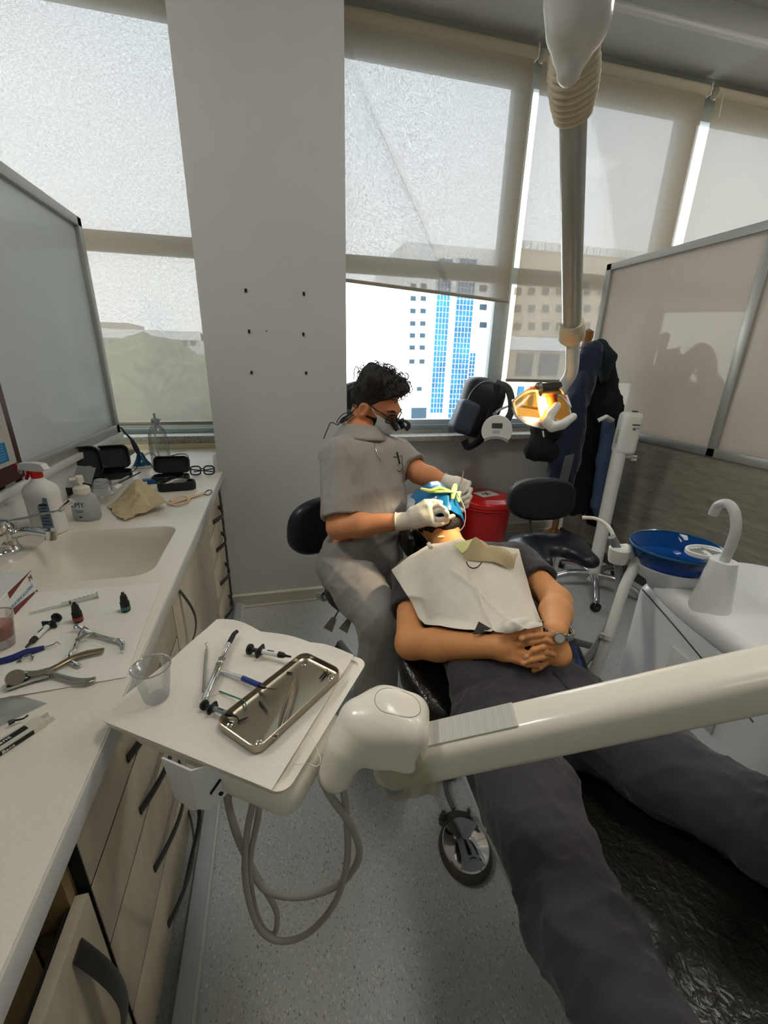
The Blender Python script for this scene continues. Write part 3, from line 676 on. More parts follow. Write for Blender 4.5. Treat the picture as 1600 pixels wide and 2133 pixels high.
# loose instruments in the middle and near cases
for x0,y0,x1,y1,lb in((236,1008,268,992,'steel instrument lying across the tilted-lid case, left one'),(248,1006,292,984,'black handled instrument lying across the tilted-lid case, right one')):
    solo('hand_instrument',MB().tube([at(x0,y0,Z=ZT+.036),at(x1,y1,Z=ZT+.036)],.0035,8),M_steel if 'steel' in lb else M_black,lb,'instrument')
# near round-ended case (front of the small one)
c0=W(368,1022); t=thing('zip_case','black rounded zip case full of steel instruments beside the orange strip','case',c0); Rz=rotm(rz=.1)
o=rrect(.165,.07,.034,6); i_=rrect(.15,.056,.028,6); n=len(o); m=MB()
v=[(x,y,0) for x,y in o]+[(x*1.03,y*1.03,.02) for x,y in o]+[(x,y,.04) for x,y in o]+[(x,y,.04) for x,y in i_]+[(x,y,.012) for x,y in i_]
fs=[tuple(range(n))[::-1]]
for k in range(4): fs+=[(k*n+j,k*n+(j+1)%n,(k+1)*n+(j+1)%n,(k+1)*n+j) for j in range(n)]
fs.append(tuple(range(4*n,5*n))); m.add(v,fs,Rz,c0+V3(0,.02,.001)); mesh_obj('shell',m,M_blk2,t,smooth=35)
for k in range(4):
    a=c0+Rz@V3(-.05+.01*k,.0+.012*k,.037+.002*k); solo('hand_instrument',MB().tube([a,a+Rz@V3(.035,.004,.003),a+Rz@V3(.095-.008*k,-.004,.0)],[.003,.0045,.0025],8,smooth=3),M_steel,['steel instrument nearest the front of the rounded zip case','second steel instrument from the front in the zip case','third steel instrument from the front in the zip case','steel instrument at the back of the rounded zip case'][k],'instrument','instruments in the zip case')
c0=W(318,1006); solo('blue_tray',MB().box(c0+V3(0.02,0,.012),(.13,.045,.022),rotm(rz=.22),.006),M_blue,'blue plastic strip box between the open black cases','box')
solo('cable',MB().tube([at(x,y,Z=ZT+q) for x,y,q in((343,1000,.03),(355,992,.045),(372,996,.045),(385,990,.05),(392,1000,.035),(375,1003,.035),(362,1000,.035))],.003,6,smooth=6),M_black,'tangled black cable inside the small open case','cable')
# --- curing light in its blue stand
b=W(297,973); t=thing('curing_light','pen-shaped black curing light standing in a blue cone base','curing light',b)
mesh_obj('base',MB().lathe([(.0,0),(.055,0),(.056,.008),(.05,.012)],b,sy=.8),M_wp,t)
mesh_obj('stand',MB().lathe([(.048,.011),(.042,.02),(.026,.05),(.018,.075),(.012,.085),(0,.086)],b,sy=.8),thin('blue_clear',(.12,.45,.62),.9,.05,.3,.6,(20,96,136)),t)
p0=b+V3(-.003,0,.065); p1=at(274,915,Y=b[1]-.01); p2=at(262,903,Y=b[1]-.01); p3=at(253,892,Y=b[1]-.01)
mesh_obj('body',MB().tube([p0,p0*.5+p1*.5,p1],[.011,.014,.009],12,smooth=4),mat('slate_plastic',(44,50,66),.4),t)
mesh_obj('light_tip',MB().tube([p1,p2,p3,p3+V3(-.008,0,.002)],[.006,.005,.004,.004],10,smooth=5),M_black,t)
mesh_obj('cable',MB().tube([b+V3(.02,0,.07),b+V3(.06,.0,.08),b+V3(.085,.0,.04),b+V3(.07,-.01,.006),b+V3(.0,-.05,.005)],.004,7,smooth=6),mat('cable_white',(206,206,200),.5),t)
solo('cable',MB().tube([W(x,y,ZT+q) for x,y,q in((262,988,.004),(280,980,.004),(288,968,.03),(292,955,.06),(310,962,.05),(318,972,.02),(330,972,.004))],.0025,6,smooth=6),M_black,'thin black cord draped over the blue curing light base','cable')
# --- clear dispenser bottle
b=W(338,970); t=thing('water_bottle','tall clear water bottle with a tube, standing by the window sill','bottle',b)
mesh_obj('bottle',MB().lathe([(0,.002),(.05,.002),(.054,.01),(.05,.16),(.046,.20),(.03,.228),(.02,.236),(.018,.25)],b),M_clear,t)
mesh_obj('cap',MB().lathe([(.02,.246),(.021,.25),(.021,.268),(.01,.275),(.006,.277),(.006,.30),(0,.30)],b).cyl(b+V3(.012,0,.27),b+V3(.03,0,.262),.007,8),thin('frosted_cap',(.86,.9,.9),.9,.2,.3,.5,(180,190,190)),t)
mesh_obj('tube',MB().tube([b+V3(.0,-.01,.25),b+V3(-.01,-.02,.15),b+V3(-.0,-.03,.06),b+V3(.03,-.05,.01),b+V3(.05,-.07,.004)],.004,7,smooth=5),M_milky,t)
mesh_obj('graduation',MB().bb(b[0]-.046,b[0]-.036,b[1]-.036,b[1]-.034,b[2]+.13,b[2]+.133).bb(b[0]-.046,b[0]-.038,b[1]-.036,b[1]-.034,b[2]+.10,b[2]+.103).bb(b[0]-.046,b[0]-.038,b[1]-.036,b[1]-.034,b[2]+.07,b[2]+.073),mat('print_grey',(90,96,96),.6),t,kind='stuff')
solo('cable',MB().tube([W(x,y,ZT+q) for x,y,q in((356,968,.004),(375,969,.004),(392,958,.012),(388,947,.03),(372,946,.03),(355,950,.02))],.003,6,smooth=6),M_black,'black cord looping on the worktop right of the clear bottle','cable')
# --- spectacles
b=W(423,990); t=thing('spectacles','black framed spectacles lying folded at the far end of the worktop','glasses',b)
for s,nm in((-1,'lens_rim'),(1,'lens_rim')):
    pts=[(b[0]+s*.034+.03*x,b[1]-.002+.01*y,b[2]+.028+.022*y) for x,y in rrect(1.7,1.9,.55,3)]; pts.append(pts[0]); pts.append(pts[1])
    r=mesh_obj(nm,MB().tube(pts,.004,7),M_black,t); mesh_obj('lens',MB().add(np.array(pts[:-2]),[tuple(range(len(pts)-2))]),M_clear,r)
mesh_obj('bridge',MB().tube([b+V3(-.01,-.0,.034),b+V3(0,-.002,.038),b+V3(.01,0,.034)],.0035,6,smooth=4),M_black,t)
for s in(-1,1): mesh_obj('temple',MB().tube([b+V3(s*.062,0,.036),b+V3(s*.06,.012,.032),b+V3(-s*.05,.03+.006*s,.012)],.0035,6),M_black,t)
# --- crumpled brown paper
def crumple(name,out,zb,lift,matl,label,cat,seed,n=26,amp=.012,folds=()):
    P=np.array([p[:2] for p in out]); lo,hi=P.min(0),P.max(0)
    G=np.zeros((n,n,3)); w=waves(10,18,70,seed); w2=waves(6,60,160,seed+5)
    # map unit square onto the outline (quad corners)
    for i in range(n):
        for j in range(n):
            u,v=i/(n-1),j/(n-1); p=P[0]*(1-u)*(1-v)+P[1]*u*(1-v)+P[2]*u*v+P[3]*(1-u)*v
            q=np.array([[p[0],p[1],0]]); b=4*u*(1-u)*4*v*(1-v)
            G[i,j]=(p[0]+.2*amp*w2(q)[0],p[1]+.2*amp*w(q+1)[0],zb+lift(u,v)+amp*(.25+b)*abs(w(q)[0])**.8+.25*amp*abs(w2(q)[0]))
    return solo(name,MB().grid(G,.0008),matl,label,cat,smooth=14)
M_brown=mat('brown_tissue',(196,178,140),.8,bump=.25,bscale=120)
crumple('paper_towel',[W(222,1058),W(258,1088),W(352,1062),W(300,1015)],ZT+.003,lambda u,v:.052*math.exp(-((u-.42)/.3)**2-((v-.62)/.26)**2)+.02*v,M_brown,'crumpled brown paper towel on the worktop above the sink corner','paper towel',31,amp=.02)
# --- peach strip with a black loop
t=thing('wooden_strip','peach wooden strip with a black loop beside the brown paper','strip',W(395,1036))
a,b2=W(350,1050,ZT+.008),W(425,1027,ZT+.006); mesh_obj('strip',MB().tube([a,a*.5+b2*.5,b2],.012,8,flat=.22,up=(0,0,1)),mat('peach_wood',(226,190,146),.6),t)
mesh_obj('band',MB().tube([W(x,y,ZT+q) for x,y,q in((356,1050,.005),(372,1052,.006),(392,1044,.006),(386,1034,.01),(366,1036,.012),(354,1044,.008))],.006,8,smooth=5,flat=.4),MATS['peach_wood'],t)
mesh_obj('loop',MB().tube([W(x,y,ZT+.005) for x,y in((424,1028),(432,1022),(440,1021),(441,1026),(434,1031),(424,1029))],.0022,6,smooth=5),M_black,t)
# --- absorbent sheet near the viewer's end
M_tis=mat('tissue_white',(242,238,228),.75,bump=.35,bscale=70,aniso=(1,3,1))
def flat_sheet(name,px,z,matl,label,cat,th=.0012,amp=.0012,seed=3,n=40):
    P=np.array([W(x,y,z)[:2] for x,y in px]); G=np.zeros((n,n,3)); w=waves(10,8,34,seed)
    for i in range(n):
        for j in range(n):
            u,v=i/(n-1),j/(n-1); p=P[0]*(1-u)*(1-v)+P[1]*u*(1-v)+P[2]*u*v+P[3]*(1-u)*v
            G[i,j]=(p[0],p[1],z+.0012+amp*(1+w(np.array([[p[0],p[1],0]]))[0]*.6))
    return solo(name,MB().grid(G,th),matl,label,cat)
flat_sheet('absorbent_sheet',((-40,1465),(262,1412),(336,1217),(20,1240)),ZT,M_tis,'white absorbent sheet under the pliers and dropper bottles on the worktop','paper sheet')
ZS=ZT+.0045
# --- glove box
p1=W(78,1232); p2=W(33,1281); d=unit((p2-p1)*V3(1,1,0)); nrm=np.cross(V3(0,0,1),d); nrm=nrm if nrm[0]>0 else -nrm
t=thing('glove_box','white and maroon box of size M gloves at the left edge of the worktop','box',p1); L_,Wd,Hh=.24,.11,.066
fr=np.stack([-d,-nrm,V3(0,0,1)],1)   # x along text, y into box
fr=np.stack([-d,np.cross(V3(0,0,1),-d),V3(0,0,1)],1); sgn=1 if fr[:,1]@(-nrm)>0 else -1
cbx=p1+d*L_/2-nrm*Wd/2+V3(0,0,Hh/2); mesh_obj('carton',MB().box(cbx,(L_,Wd,Hh),fr,.002,1),M_wp,t)
M_mar=mat('maroon_print',(104,30,28),.5); Rf=np.stack([-d,V3(0,0,1),np.cross(-d,V3(0,0,1))],1); fc=p1+nrm*.0008+V3(0,0,Hh/2)
q=MB(); 
def on(x,z,tm): return MB().mb(tm,Rf,fc-(-d)*0+d*x+V3(0,0,z)+nrm*.0004)
q=MB().prism([(-.12,-.012),(-.05,-.020),(-.002,-.026),(-.002,-.0325),(-.12,-.0325)],0,.0008,Rf,fc+d*.0).prism([(-.12,.016),(-.055,.026),(-.002,.0325),(-.12,.0325)],0,.0008,Rf,fc)
mesh_obj('maroon_band',q,M_mar,t)
q=MB().mb(text_mb('MUAYENE ELDİVENİ',.012,align='RIGHT'),Rf,fc+d*.016+V3(0,0,-.006)+nrm*.0012); mesh_obj('lettering',q,mat('print_blue',(96,150,186),.5),t,kind='stuff')
q=MB().mb(text_mb('M',.022),Rf,fc+d*.018+V3(0,0,.016)+nrm*.0012); mesh_obj('size_letter',q,M_mar,t,kind='stuff')
q=MB().mb(text_mb('CE',.009),Rf,fc+d*.014+V3(0,0,-.026)+nrm*.0014); mesh_obj('mark',q,M_wp,t,kind='stuff')
# --- plastic cups
def cup(b,h,r0,r1,label,content=None):
    t=thing('plastic_cup',label,'cup',b,'clear plastic cups')
    pr=[(0,.001),(r0,.001)]
    for k in range(9):
        u=k/8; pr.append((r0+(r1-r0)*u+(.0006 if k%2 else 0),.001+h*u))
    m=MB().lathe(pr,b,n=36,cap=False); mesh_obj('wall',m,M_milkcup,t,smooth=60)
    mesh_obj('rim',MB().tube([(b[0]+r1*math.cos(a),b[1]+r1*math.sin(a),b[2]+h) for a in np.linspace(0,2*PI,37)],.0016,7,cap=False),M_rim,t)
    if content: mesh_obj('content',MB().lathe([(0,h*.3),(r0+(r1-r0)*.3-.002,h*.3),(r0+(r1-r0)*.72-.002,h*.72),(0,h*.7)],b),content,t)
    return t
M_milkcup=thin('cup_plastic',(.96,.97,.97),.96,.12,.1,.10,(224,226,224)); M_rim=thin('cup_rim',(.9,.92,.92),.85,.1,.4,.5,(225,225,222))
cup(W(6,1345,ZS),.075,.022,.033,'clear plastic cup with pink tissue at the left edge by the glove box',mat('pink_tissue',(206,140,126),.8))
# --- clear syringe
t=thing('syringe','clear empty syringe lying beside the glove box','syringe',W(155,1252,ZS))
a,b2=W(128,1260,ZS+.006),W(204,1239,ZS+.006); u=unit(b2-a)
mesh_obj('barrel',MB().tube([a,b2],.0058,14),M_clear,t); mesh_obj('needle_cap',MB().tube([a,a-u*.012],[.0025,.0022],8).tube([a-u*.012,W(60,1278,ZS+.004)],[.003,.002],8),M_milky,t)
mesh_obj('plunger',MB().tube([a+u*.016,a+u*.02],.0052,12),M_black,t); mesh_obj('flange',MB().tube([b2-u*.002,b2],.009,14),M_milky,t)
gm=MB()
for k in range(5): gm.box(a+u*(.03+.009*k)+V3(0,0,.0058),(.0012,.006,.0004),frx(u))
mesh_obj('graduation',gm,M_black,t,kind='stuff')
# --- dropper bottles
def dropper(b,lc,label):
    t=thing('dropper_bottle',label,'bottle',b)
    mesh_obj('bottle',MB().lathe([(0,0),(.0095,0),(.0105,.002),(.0105,.026),(.008,.03)],b,n=20),M_black,t); mesh_obj('band',MB().lathe([(.0108,.005),(.0108,.014)],b,n=20,cap=False),lc,t)
    mesh_obj('cap',MB().lathe([(.0085,.029),(.0088,.031),(.007,.044),(.004,.046),(.0035,.052),(0,.0525)],b,n=16),M_black,t)
dropper(W(164,1294,ZS),mat('label_redbrown',(150,52,40),.5),'black dropper bottle with a red-brown band in front of the forceps')
dropper(W(263,1272,ZS),mat('label_teal',(60,110,112),.5),'black dropper bottle with a teal label near the worktop edge')
# --- black composite syringe
def comp_syringe(name,A,Bp,r,label,barrel,group=None,tipx=None):
    """A = plunger end, Bp = nozzle end (world)"""
    A=np.array(A);Bp=np.array(Bp);u=unit(Bp-A);L=np.linalg.norm(Bp-A); t=thing(name,label,'syringe',A,group)
    mesh_obj('plunger',MB().tube([A,A+u*.004],[r*2.0,r*2.0],18).tube([A+u*.004,A+u*L*.3],[r*.8,r*.8],10),M_black,t)
    mesh_obj('flange',MB().box(A+u*L*.27,(.005,r*5.2,r*3.2),frx(u),.002).tube([A+u*L*.27,A+u*L*.34],[r*1.7,r*1.25],14),M_black,t)
    mesh_obj('barrel',MB().tube([A+u*L*.32,A+u*L*.74],r,14),barrel,t)
    mesh_obj('print',MB().tube([A+u*L*.46,A+u*L*.6],r*1.02,14,cap=False).v and MB().box(A+u*L*.53+V3(0,0,r),(L*.16,r*.5,.0006),frx(u)),M_ink,t,kind='stuff')
    q=MB().tube([A+u*L*.72,A+u*L*.82,A+u*L*.88,Bp],[r*1.15,r*1.05,r*.5,r*.35],12)
    if tipx is not None: q.tube([Bp]+[np.array(x) for x in tipx],.0011,6,smooth=4)
    mesh_obj('nozzle',q,M_black,t); return t
M_barw=mat('barrel_white',(226,226,222),.35)
comp_syringe('composite_syringe',W(119,1285,ZS+.012),W(54,1348,ZS+.006),.0058,'white and black composite syringe lying left of the red-banded dropper',M_barw)
# --- blue handled explorer
t=thing('explorer','dental explorer with thick blue handle at the left edge','instrument',W(45,1362,ZS))
mesh_obj('handle',tool_tube(((-20,1382,0),(20,1373,0),(55,1360,0),(92,1349,0)),[.006,.0075,.0085,.005],10,ZS,4),M_bluesteel,t)
mesh_obj('shank',MB().tube([W(92,1349,ZS+.006),W(112,1342,ZS+.006),W(118,1337,ZS+.008),W(126,1342,ZS+.004)],[.0018,.0013,.0012,.0007],6),M_steel,t)
t=thing('dam_clamp','tiny winged steel clamp beside the blue-handled explorer','clamp',W(56,1374,ZS)); c0=W(56,1374,ZS)
mesh_obj('bow',MB().tube([c0+V3(-.012,-.003,.002),c0+V3(-.006,.004,.006),c0+V3(.004,.005,.009),c0+V3(.012,-.002,.003)],.0018,6,smooth=4,flat=.5),M_steel,t); mesh_obj('jaw',MB().tube([c0+V3(-.014,-.008,.002),c0+V3(-.012,-.003,.002),c0+V3(-.006,-.008,.002)],.0016,6).tube([c0+V3(.010,.004,.003),c0+V3(.012,-.002,.003),c0+V3(.014,-.008,.003)],.0016,6),M_steel,t)
# --- rubber dam forceps
t=thing('dam_forceps','chrome rubber dam forceps with hooked handle ends, middle of the sheet','forceps',W(190,1330,ZS)); q=.006
mesh_obj('handle',tool_tube(((188,1320,q),(215,1327,q),(236,1333,q),(250,1336,q),(257,1346,q),(254,1357,q)),[.0045,.004,.005,.005,.004,.003],8,ZS,5),M_chrome,t)
mesh_obj('handle',tool_tube(((166,1326,q),(160,1342,q),(156,1352,q),(148,1360,q),(147,1375,q),(158,1384,q),(168,1386,q)),[.0048,.0048,.004,.004,.004,.0038,.003],8,ZS,5),M_chrome,t)
mesh_obj('jaw',tool_tube(((190,1320,q),(178,1316,.008),(166,1308,.01),(156,1303,.012),(155,1311,.008)),[.005,.005,.004,.003,.0025],8,ZS,3).tube([W(166,1326,ZS+q),W(170,1316,ZS+.009),W(176,1306,ZS+.012),W(184,1311,ZS+.008)],[.005,.004,.003,.0025],8),M_chrome,t)
mesh_obj('spring_bar',tool_tube(((157,1332,.012),(180,1325,.013),(197,1318,.012)),.0022,6,ZS),M_steel,t)
# --- punch pliers
t=thing('dam_punch','steel rubber dam punch pliers with a round hole wheel, nearest the worktop front','pliers',W(105,1405,ZS))
M_brass=mat('worn_bronze',(150,132,104),.34,metal=.9)
mesh_obj('handle',tool_tube(((98,1397,.008),(122,1386,.008),(150,1371,.008),(180,1361,.008),(216,1354,.008)),[.006,.0065,.0075,.0085,.007],10,ZS,4,.55),M_brass,t,label='bronze toned upper handle')
mesh_obj('handle',tool_tube(((100,1402,.006),(125,1409,.006),(155,1417,.006),(180,1418,.006),(199,1414,.006)),[.006,.0055,.0065,.007,.006],10,ZS,4,.6),M_steel,t)
mesh_obj('jaw',tool_tube(((102,1398,.009),(80,1404,.01),(60,1404,.014),(44,1402,.02)),[.008,.008,.006,.005],8,ZS,2).tube([W(104,1406,ZS+.006),W(70,1414,ZS+.006),W(14,1434,ZS+.005)],[.008,.0085,.0075],8,flat=.6),M_steel,t)
mesh_obj('hole_wheel',MB().cyl(W(30,1412,ZS+.014),W(33,1411,ZS+.022),.0145,22),mat('wheel_steel',(120,114,104),.35,metal=.9),t)
mesh_obj('pivot',MB().cyl(W(101,1399,ZS),W(101,1399,ZS+.018),.0055,14),M_steel,t)
# --- zip bag and retail box
bag([W(-60,1545),W(98,1466),W(30,1447),W(-90,1480)],'zip_bag','clear zip bag with a dark bur in it near the front of the worktop',.003,.004)
t=thing('bur','small dark steel bur inside the clear zip bag','bur',W(30,1502))
mesh_obj('shank',MB().tube([W(17,1507,ZT+.009),W(30,1501,ZT+.009)],[.0042,.0036],10),mat('gunmetal',(70,70,64),.35,metal=.8),t); mesh_obj('tip',MB().tube([W(30,1501,ZT+.009),W(48,1497,ZT+.009),W(58,1490,ZT+.009)],[.0018,.0014,.0016],8,smooth=3),MATS['gunmetal'],t)
a,b2=W(0,1572),W(100,1507); u=unit((b2-a)*V3(1,1,0)); nn=np.cross(V3(0,0,1),u); Rk=np.stack([u,nn,V3(0,0,1)],1)
Lb,Wb,Hb=.20,.026,.012; e=W(100,1512); cbx=e-u*Lb/2+nn*Wb/2+V3(0,0,Hb/2)
t=thing('matrix_band_box','long slim white carton with black name strips at the front of the worktop','box',cbx)
mesh_obj('carton',MB().box(cbx,(Lb,Wb,Hb),Rk),mat('carton_offwhite',(206,202,188),.5),t)
mesh_obj('end_flap',MB().box(e+u*.006+nn*.005+V3(0,0,.004),(.014,.0006,.008),Rk).box(e+u*.006+nn*(Wb-.004)+V3(0,0,.005),(.014,.0006,.009),Rk).box(e+u*.007+nn*Wb/2+V3(0,0,.0006),(.014,Wb*.8,.0006),Rk),MATS['carton_offwhite'],t)
ls=e-u*.075+nn*Wb*.55+V3(0,0,Hb+.0006); mesh_obj('name_strip',MB().box(ls,(.105,.012,.0006),Rk),M_black,t)
mesh_obj('name_strip',MB().box(e-u*.07-nn*.0005+V3(0,0,Hb*.5),(.10,.0006,.0078),Rk),M_black,t)
q=MB().mb(text_mb('Septal Bant',.0105,w=1.25),Rk,ls+V3(0,0,.0007)).mb(text_mb('Septal Bant',.0075,w=1.3),np.stack([u,V3(0,0,1),-nn],1),e-u*.07-nn*.0014+V3(0,0,Hb*.5)); mesh_obj('lettering',q,M_wp,t,kind='stuff')
# --- framed poster on the left partition
yA,yB=.95,1.70; X_=XP+.004
def PL(y,z): return (X_,y,z)
pa=at(48,990,X=X_)
t=thing('poster','maroon framed notice with blue panels on the left partition','poster',(X_,1.4,1.05))
y1_=at(50,1000,X=X_)[1]; z0_=1.045; z1_=at(0,745,X=X_)[2]+.12
mesh_obj('frame',MB().bb(X_-.003,X_+.01,.9,y1_,z0_,z1_,.002),mat('poster_maroon',(66,28,24),.45),t)
mesh_obj('sheet',MB().bb(X_+.009,X_+.0115,.93,y1_-.035,z0_+.06,z1_-.03),mat('poster_paper',(186,184,176),.5),t)
q=MB()
for k,(a,b2) in enumerate(((.075,.14),(.185,.25),(.30,.37))): q.bb(X_+.0112,X_+.0122,.95,y1_-.075,z0_+a,z0_+b2)
mesh_obj('blue_panel',q,mat('poster_blue',(20,116,170),.5),t,kind='stuff')
q=MB()
for k in range(6): q.bb(X_+.0118,X_+.0128,y1_-.19,y1_-.09,z0_+.085+.009*k,z0_+.087+.009*k)
mesh_obj('printing',q,mat('print_pale_blue',(120,180,214),.5),t,kind='stuff')
q=MB().tube([(X_+.0112,y1_-.03+.012*math.cos(a),z0_+.03+.012*math.sin(a)) for a in np.linspace(0,2*PI,17)],.0012,6); q.mb(text_mb('K',.014),np.array([[0,0,1],[1,0,0],[0,1,0]],float),(X_+.011,y1_-.03,z0_+.03)); mesh_obj('emblem',q,mat('print_pink',(200,170,160),.5),t,kind='stuff')
# ================================================================== delivery arm with tray table
ZR=.91
M_unit=mat('unit_cream',(236,231,216),.3,coat=.3); M_unit2=mat('unit_white',(232,234,233),.3,coat=.3)
def T_(x,y,z=ZR): return at(x,y,Z=z)
TA,TB,TC,TD=T_(205,1500),T_(455,1292),T_(762,1375),T_(600,1662)
uX=unit(TD-TA); vY=np.cross(V3(0,0,1),uX); tc_=(TA+TB+TC+TD)/4
TW=(np.linalg.norm(TD-TA)+np.linalg.norm(TC-TB))/2; TH=(np.linalg.norm(TB-TA)+np.linalg.norm(TC-TD))/2
RT=np.stack([uX,vY,V3(0,0,1)],1)
dl=thing('delivery_arm','cream dental delivery arm carrying a square instrument tray over the aisle','dental arm',(tc_[0],tc_[1],.3))
out=rrect(TW,TH,.022,5); inn=rrect(TW-.022,TH-.022,.016,5); n=len(out)
m=MB(); lv=[(out,-.014),(out,.001),(inn,.001),(inn,-.004)]
v=[(x*(.965 if k==0 else 1),y*(.965 if k==0 else 1),z) for k,(o,z) in enumerate(lv) for x,y in o]
f=[tuple(range(n))[::-1]]
for k in range(3): f+=[(k*n+j,k*n+(j+1)%n,(k+1)*n+(j+1)%n,(k+1)*n+j) for j in range(n)]
f.append(tuple(range(3*n,4*n))); m.add(v,f,RT,tc_); mesh_obj('tray_top',m,M_unit,dl,smooth=35)
mesh_obj('under_body',MB().prism(rrect(TW*.86,TH*.86,.04,5),-.05,-.0145,RT,tc_),M_unit,dl)
mesh_obj('under_shell',sdf_mesh(rbx(tc_+RT@V3(TW*.30,-TH*.16,-.052),(TW*.2,TH*.30,.036),.03,RT),tc_-.25,tc_+.25,.005),M_unit,dl)
# bent sheet handle at the near left edge
hp=T_(352,1580,.885); hq=T_(470,1632,.885); hu=unit((hq-hp)*V3(1,1,0)); hn=np.cross(hu,V3(0,0,1)); hn=hn if hn[1]<0 else -hn
pl=[(0,0),(.078,0),(.078,-.045),(.058,-.068),(.015,-.06),(.004,-.045)]
m=MB().prism([(0,.024),(.058,.024),(.058,-.058),(.045,-.066),(.012,-.055)],-.003,.0,np.stack([hu,V3(0,0,1),np.cross(hu,V3(0,0,1))],1),hp+V3(0,0,-.01)+hn*.012)
hk=mesh_obj('grab_handle',m,M_unit2,dl)
e0=hp+hu*.058+hn*.012; 
m=MB().prism([(0,.02),(.07,.02),(.06,-.03),(.02,-.072),(.0,-.06)],-.0015,.0015,np.stack([unit(hu*.75-hn*.66),V3(0,0,1),np.cross(unit(hu*.75-hn*.66),V3(0,0,1))],1),e0+V3(0,0,-.004)); mesh_obj('side_plate',m,M_unit2,hk)
sd=unit(hu*.75-hn*.66); sn=np.cross(sd,V3(0,0,1)); sn=sn if sn[1]<0 else -sn
mesh_obj('slot',MB().tube([e0+sd*.022+V3(0,0,-.038)+sn*.002,e0+sd*.038+V3(0,0,-.016)+sn*.002],.004,8,flat=.4).ball(e0+sd*.036+V3(0,0,-.046)+sn*.001,(.004,.004,.004),10),M_dark,hk)
def zsurf(f,x,y,z0=1.2):
    z=z0
    for _ in range(60): z-=np.clip(f(np.array([[x,y,z]]))[0]*.8,-.01,.05)
    return z
# pillar head, neck down to the tray edge
P0=at(826,1600,T=.67); HD=at(826,1475,T=.655)
neck=[at(800,1492,T=.66),at(752,1505,T=.655),at(722,1552,T=.65),at(700,1610,T=.655)]
hd_c=HD*.62+P0*.38
f=U_([rbx(hd_c,(.050,.046,.050),.028,rotm(rz=-.35)),chain(neck,[.040,.037,.031,.027])],.03)
f=smin_f=f
mesh_obj('pillar',sdf_mesh(f,hd_c-.2,hd_c+.16,.0035),M_unit,dl)
zt_=hd_c[2]+.050
sr=[(x*1.,y*1.) for x,y in rrect(.07,.046,.0225,6)]; Rz=rotm(rz=-.30)
mesh_obj('cover_seam',MB().tube([(lambda q:V3(q[0],q[1],zsurf(f,q[0],q[1])))(hd_c+Rz@V3(x,y,0)) for x,y in sr+sr[:2]],.0006,5),mat('seam_grey',(150,148,138),.6),dl)
mesh_obj('collar',MB().cyl(hd_c+V3(0,0,-.08),hd_c+V3(0,0,-.045),.036,28),M_unit2,dl)
# beam
BL=at(812,1585,T=.675); BR=at(1640,1403,T=.565); bd=unit(BR-BL); bs_=unit(np.cross(bd,V3(0,0,1))); bu=np.cross(bs_,bd); RB=np.stack([bd,bs_,bu],1)
BL=BL+bd*.0
BE=BL+bd*.62
prof=rrect(.066,.072,.02,5)
m=MB(); k=len(prof); v=[BL+RB@V3(s,y,z) for s,sc in((0,.8),(.012,1),(np.linalg.norm(BE-BL),1)) for y,z in [(a*sc,b*sc) for a,b in prof]]
f=[tuple(range(k))[::-1]]+[(q*k+j,q*k+(j+1)%k,(q+1)*k+(j+1)%k,(q+1)*k+j) for q in range(2) for j in range(k)]+[tuple(range(2*k,3*k))]
mesh_obj('beam',m.add(v,f),M_unit,dl,smooth=40)
mesh_obj('beam_link',MB().tube([BE-V3(0,0,.06),BE+V3(0,0,.05)],.05,24).tube([BE+V3(0,0,-.05),V3(1.30,.62,.80)],.036,16),M_unit,dl)
fs=RB[:,1] if RB[:,1]@(CO-BL)>0 else -RB[:,1]
mesh_obj('screw_cap',MB().cyl(BL+bd*.045+fs*.033-bu*.006,BL+bd*.045+fs*.0345-bu*.006,.0075,20),M_unit2,dl)
# tape on top of the beam, and the yellowed film around its end
tp=MB(); st=MB()
tp.box(BL+bd*.145+bu*.0365,(.135,.044,.001),RB)
for q in range(30): st.box(BL+bd*(.082+.0043*q)+bu*.0371-fs*0,(.0012+.0014*((q*7)%3),.042,.0004),RB)
mesh_obj('tape',tp,mat('tape_grey',(204,202,192),.25,coat=.4),dl); mesh_obj('tape_rib',st,mat('tape_rib',(186,185,178),.3),dl,kind='stuff')
M_film=thin('yellow_film',(.98,.96,.86),.96,.15,.3,.18,(236,228,192))
w=waves(10,40,150,4); G=np.zeros((34,30,3))
for i in range(34):
    for j in range(30):
        a=2*PI*j/29; s=-.018+.085*i/33; px_,pz_=math.cos(a),math.sin(a); rr=1/max(abs(px_)/.036,abs(pz_)/.039); q=BL+RB@V3(s,px_*rr*1.03,pz_*rr*1.03)
        am=.003 if s>.0 else .005
        G[i,j]=q+RB@V3(0,px_,pz_)*(abs(w(q[None])[0])*am+.001-(.012*max(0,-s)/.03 if s<0 else 0))
mesh_obj('film_wrap',MB().grid(G),M_film,dl,smooth=15)
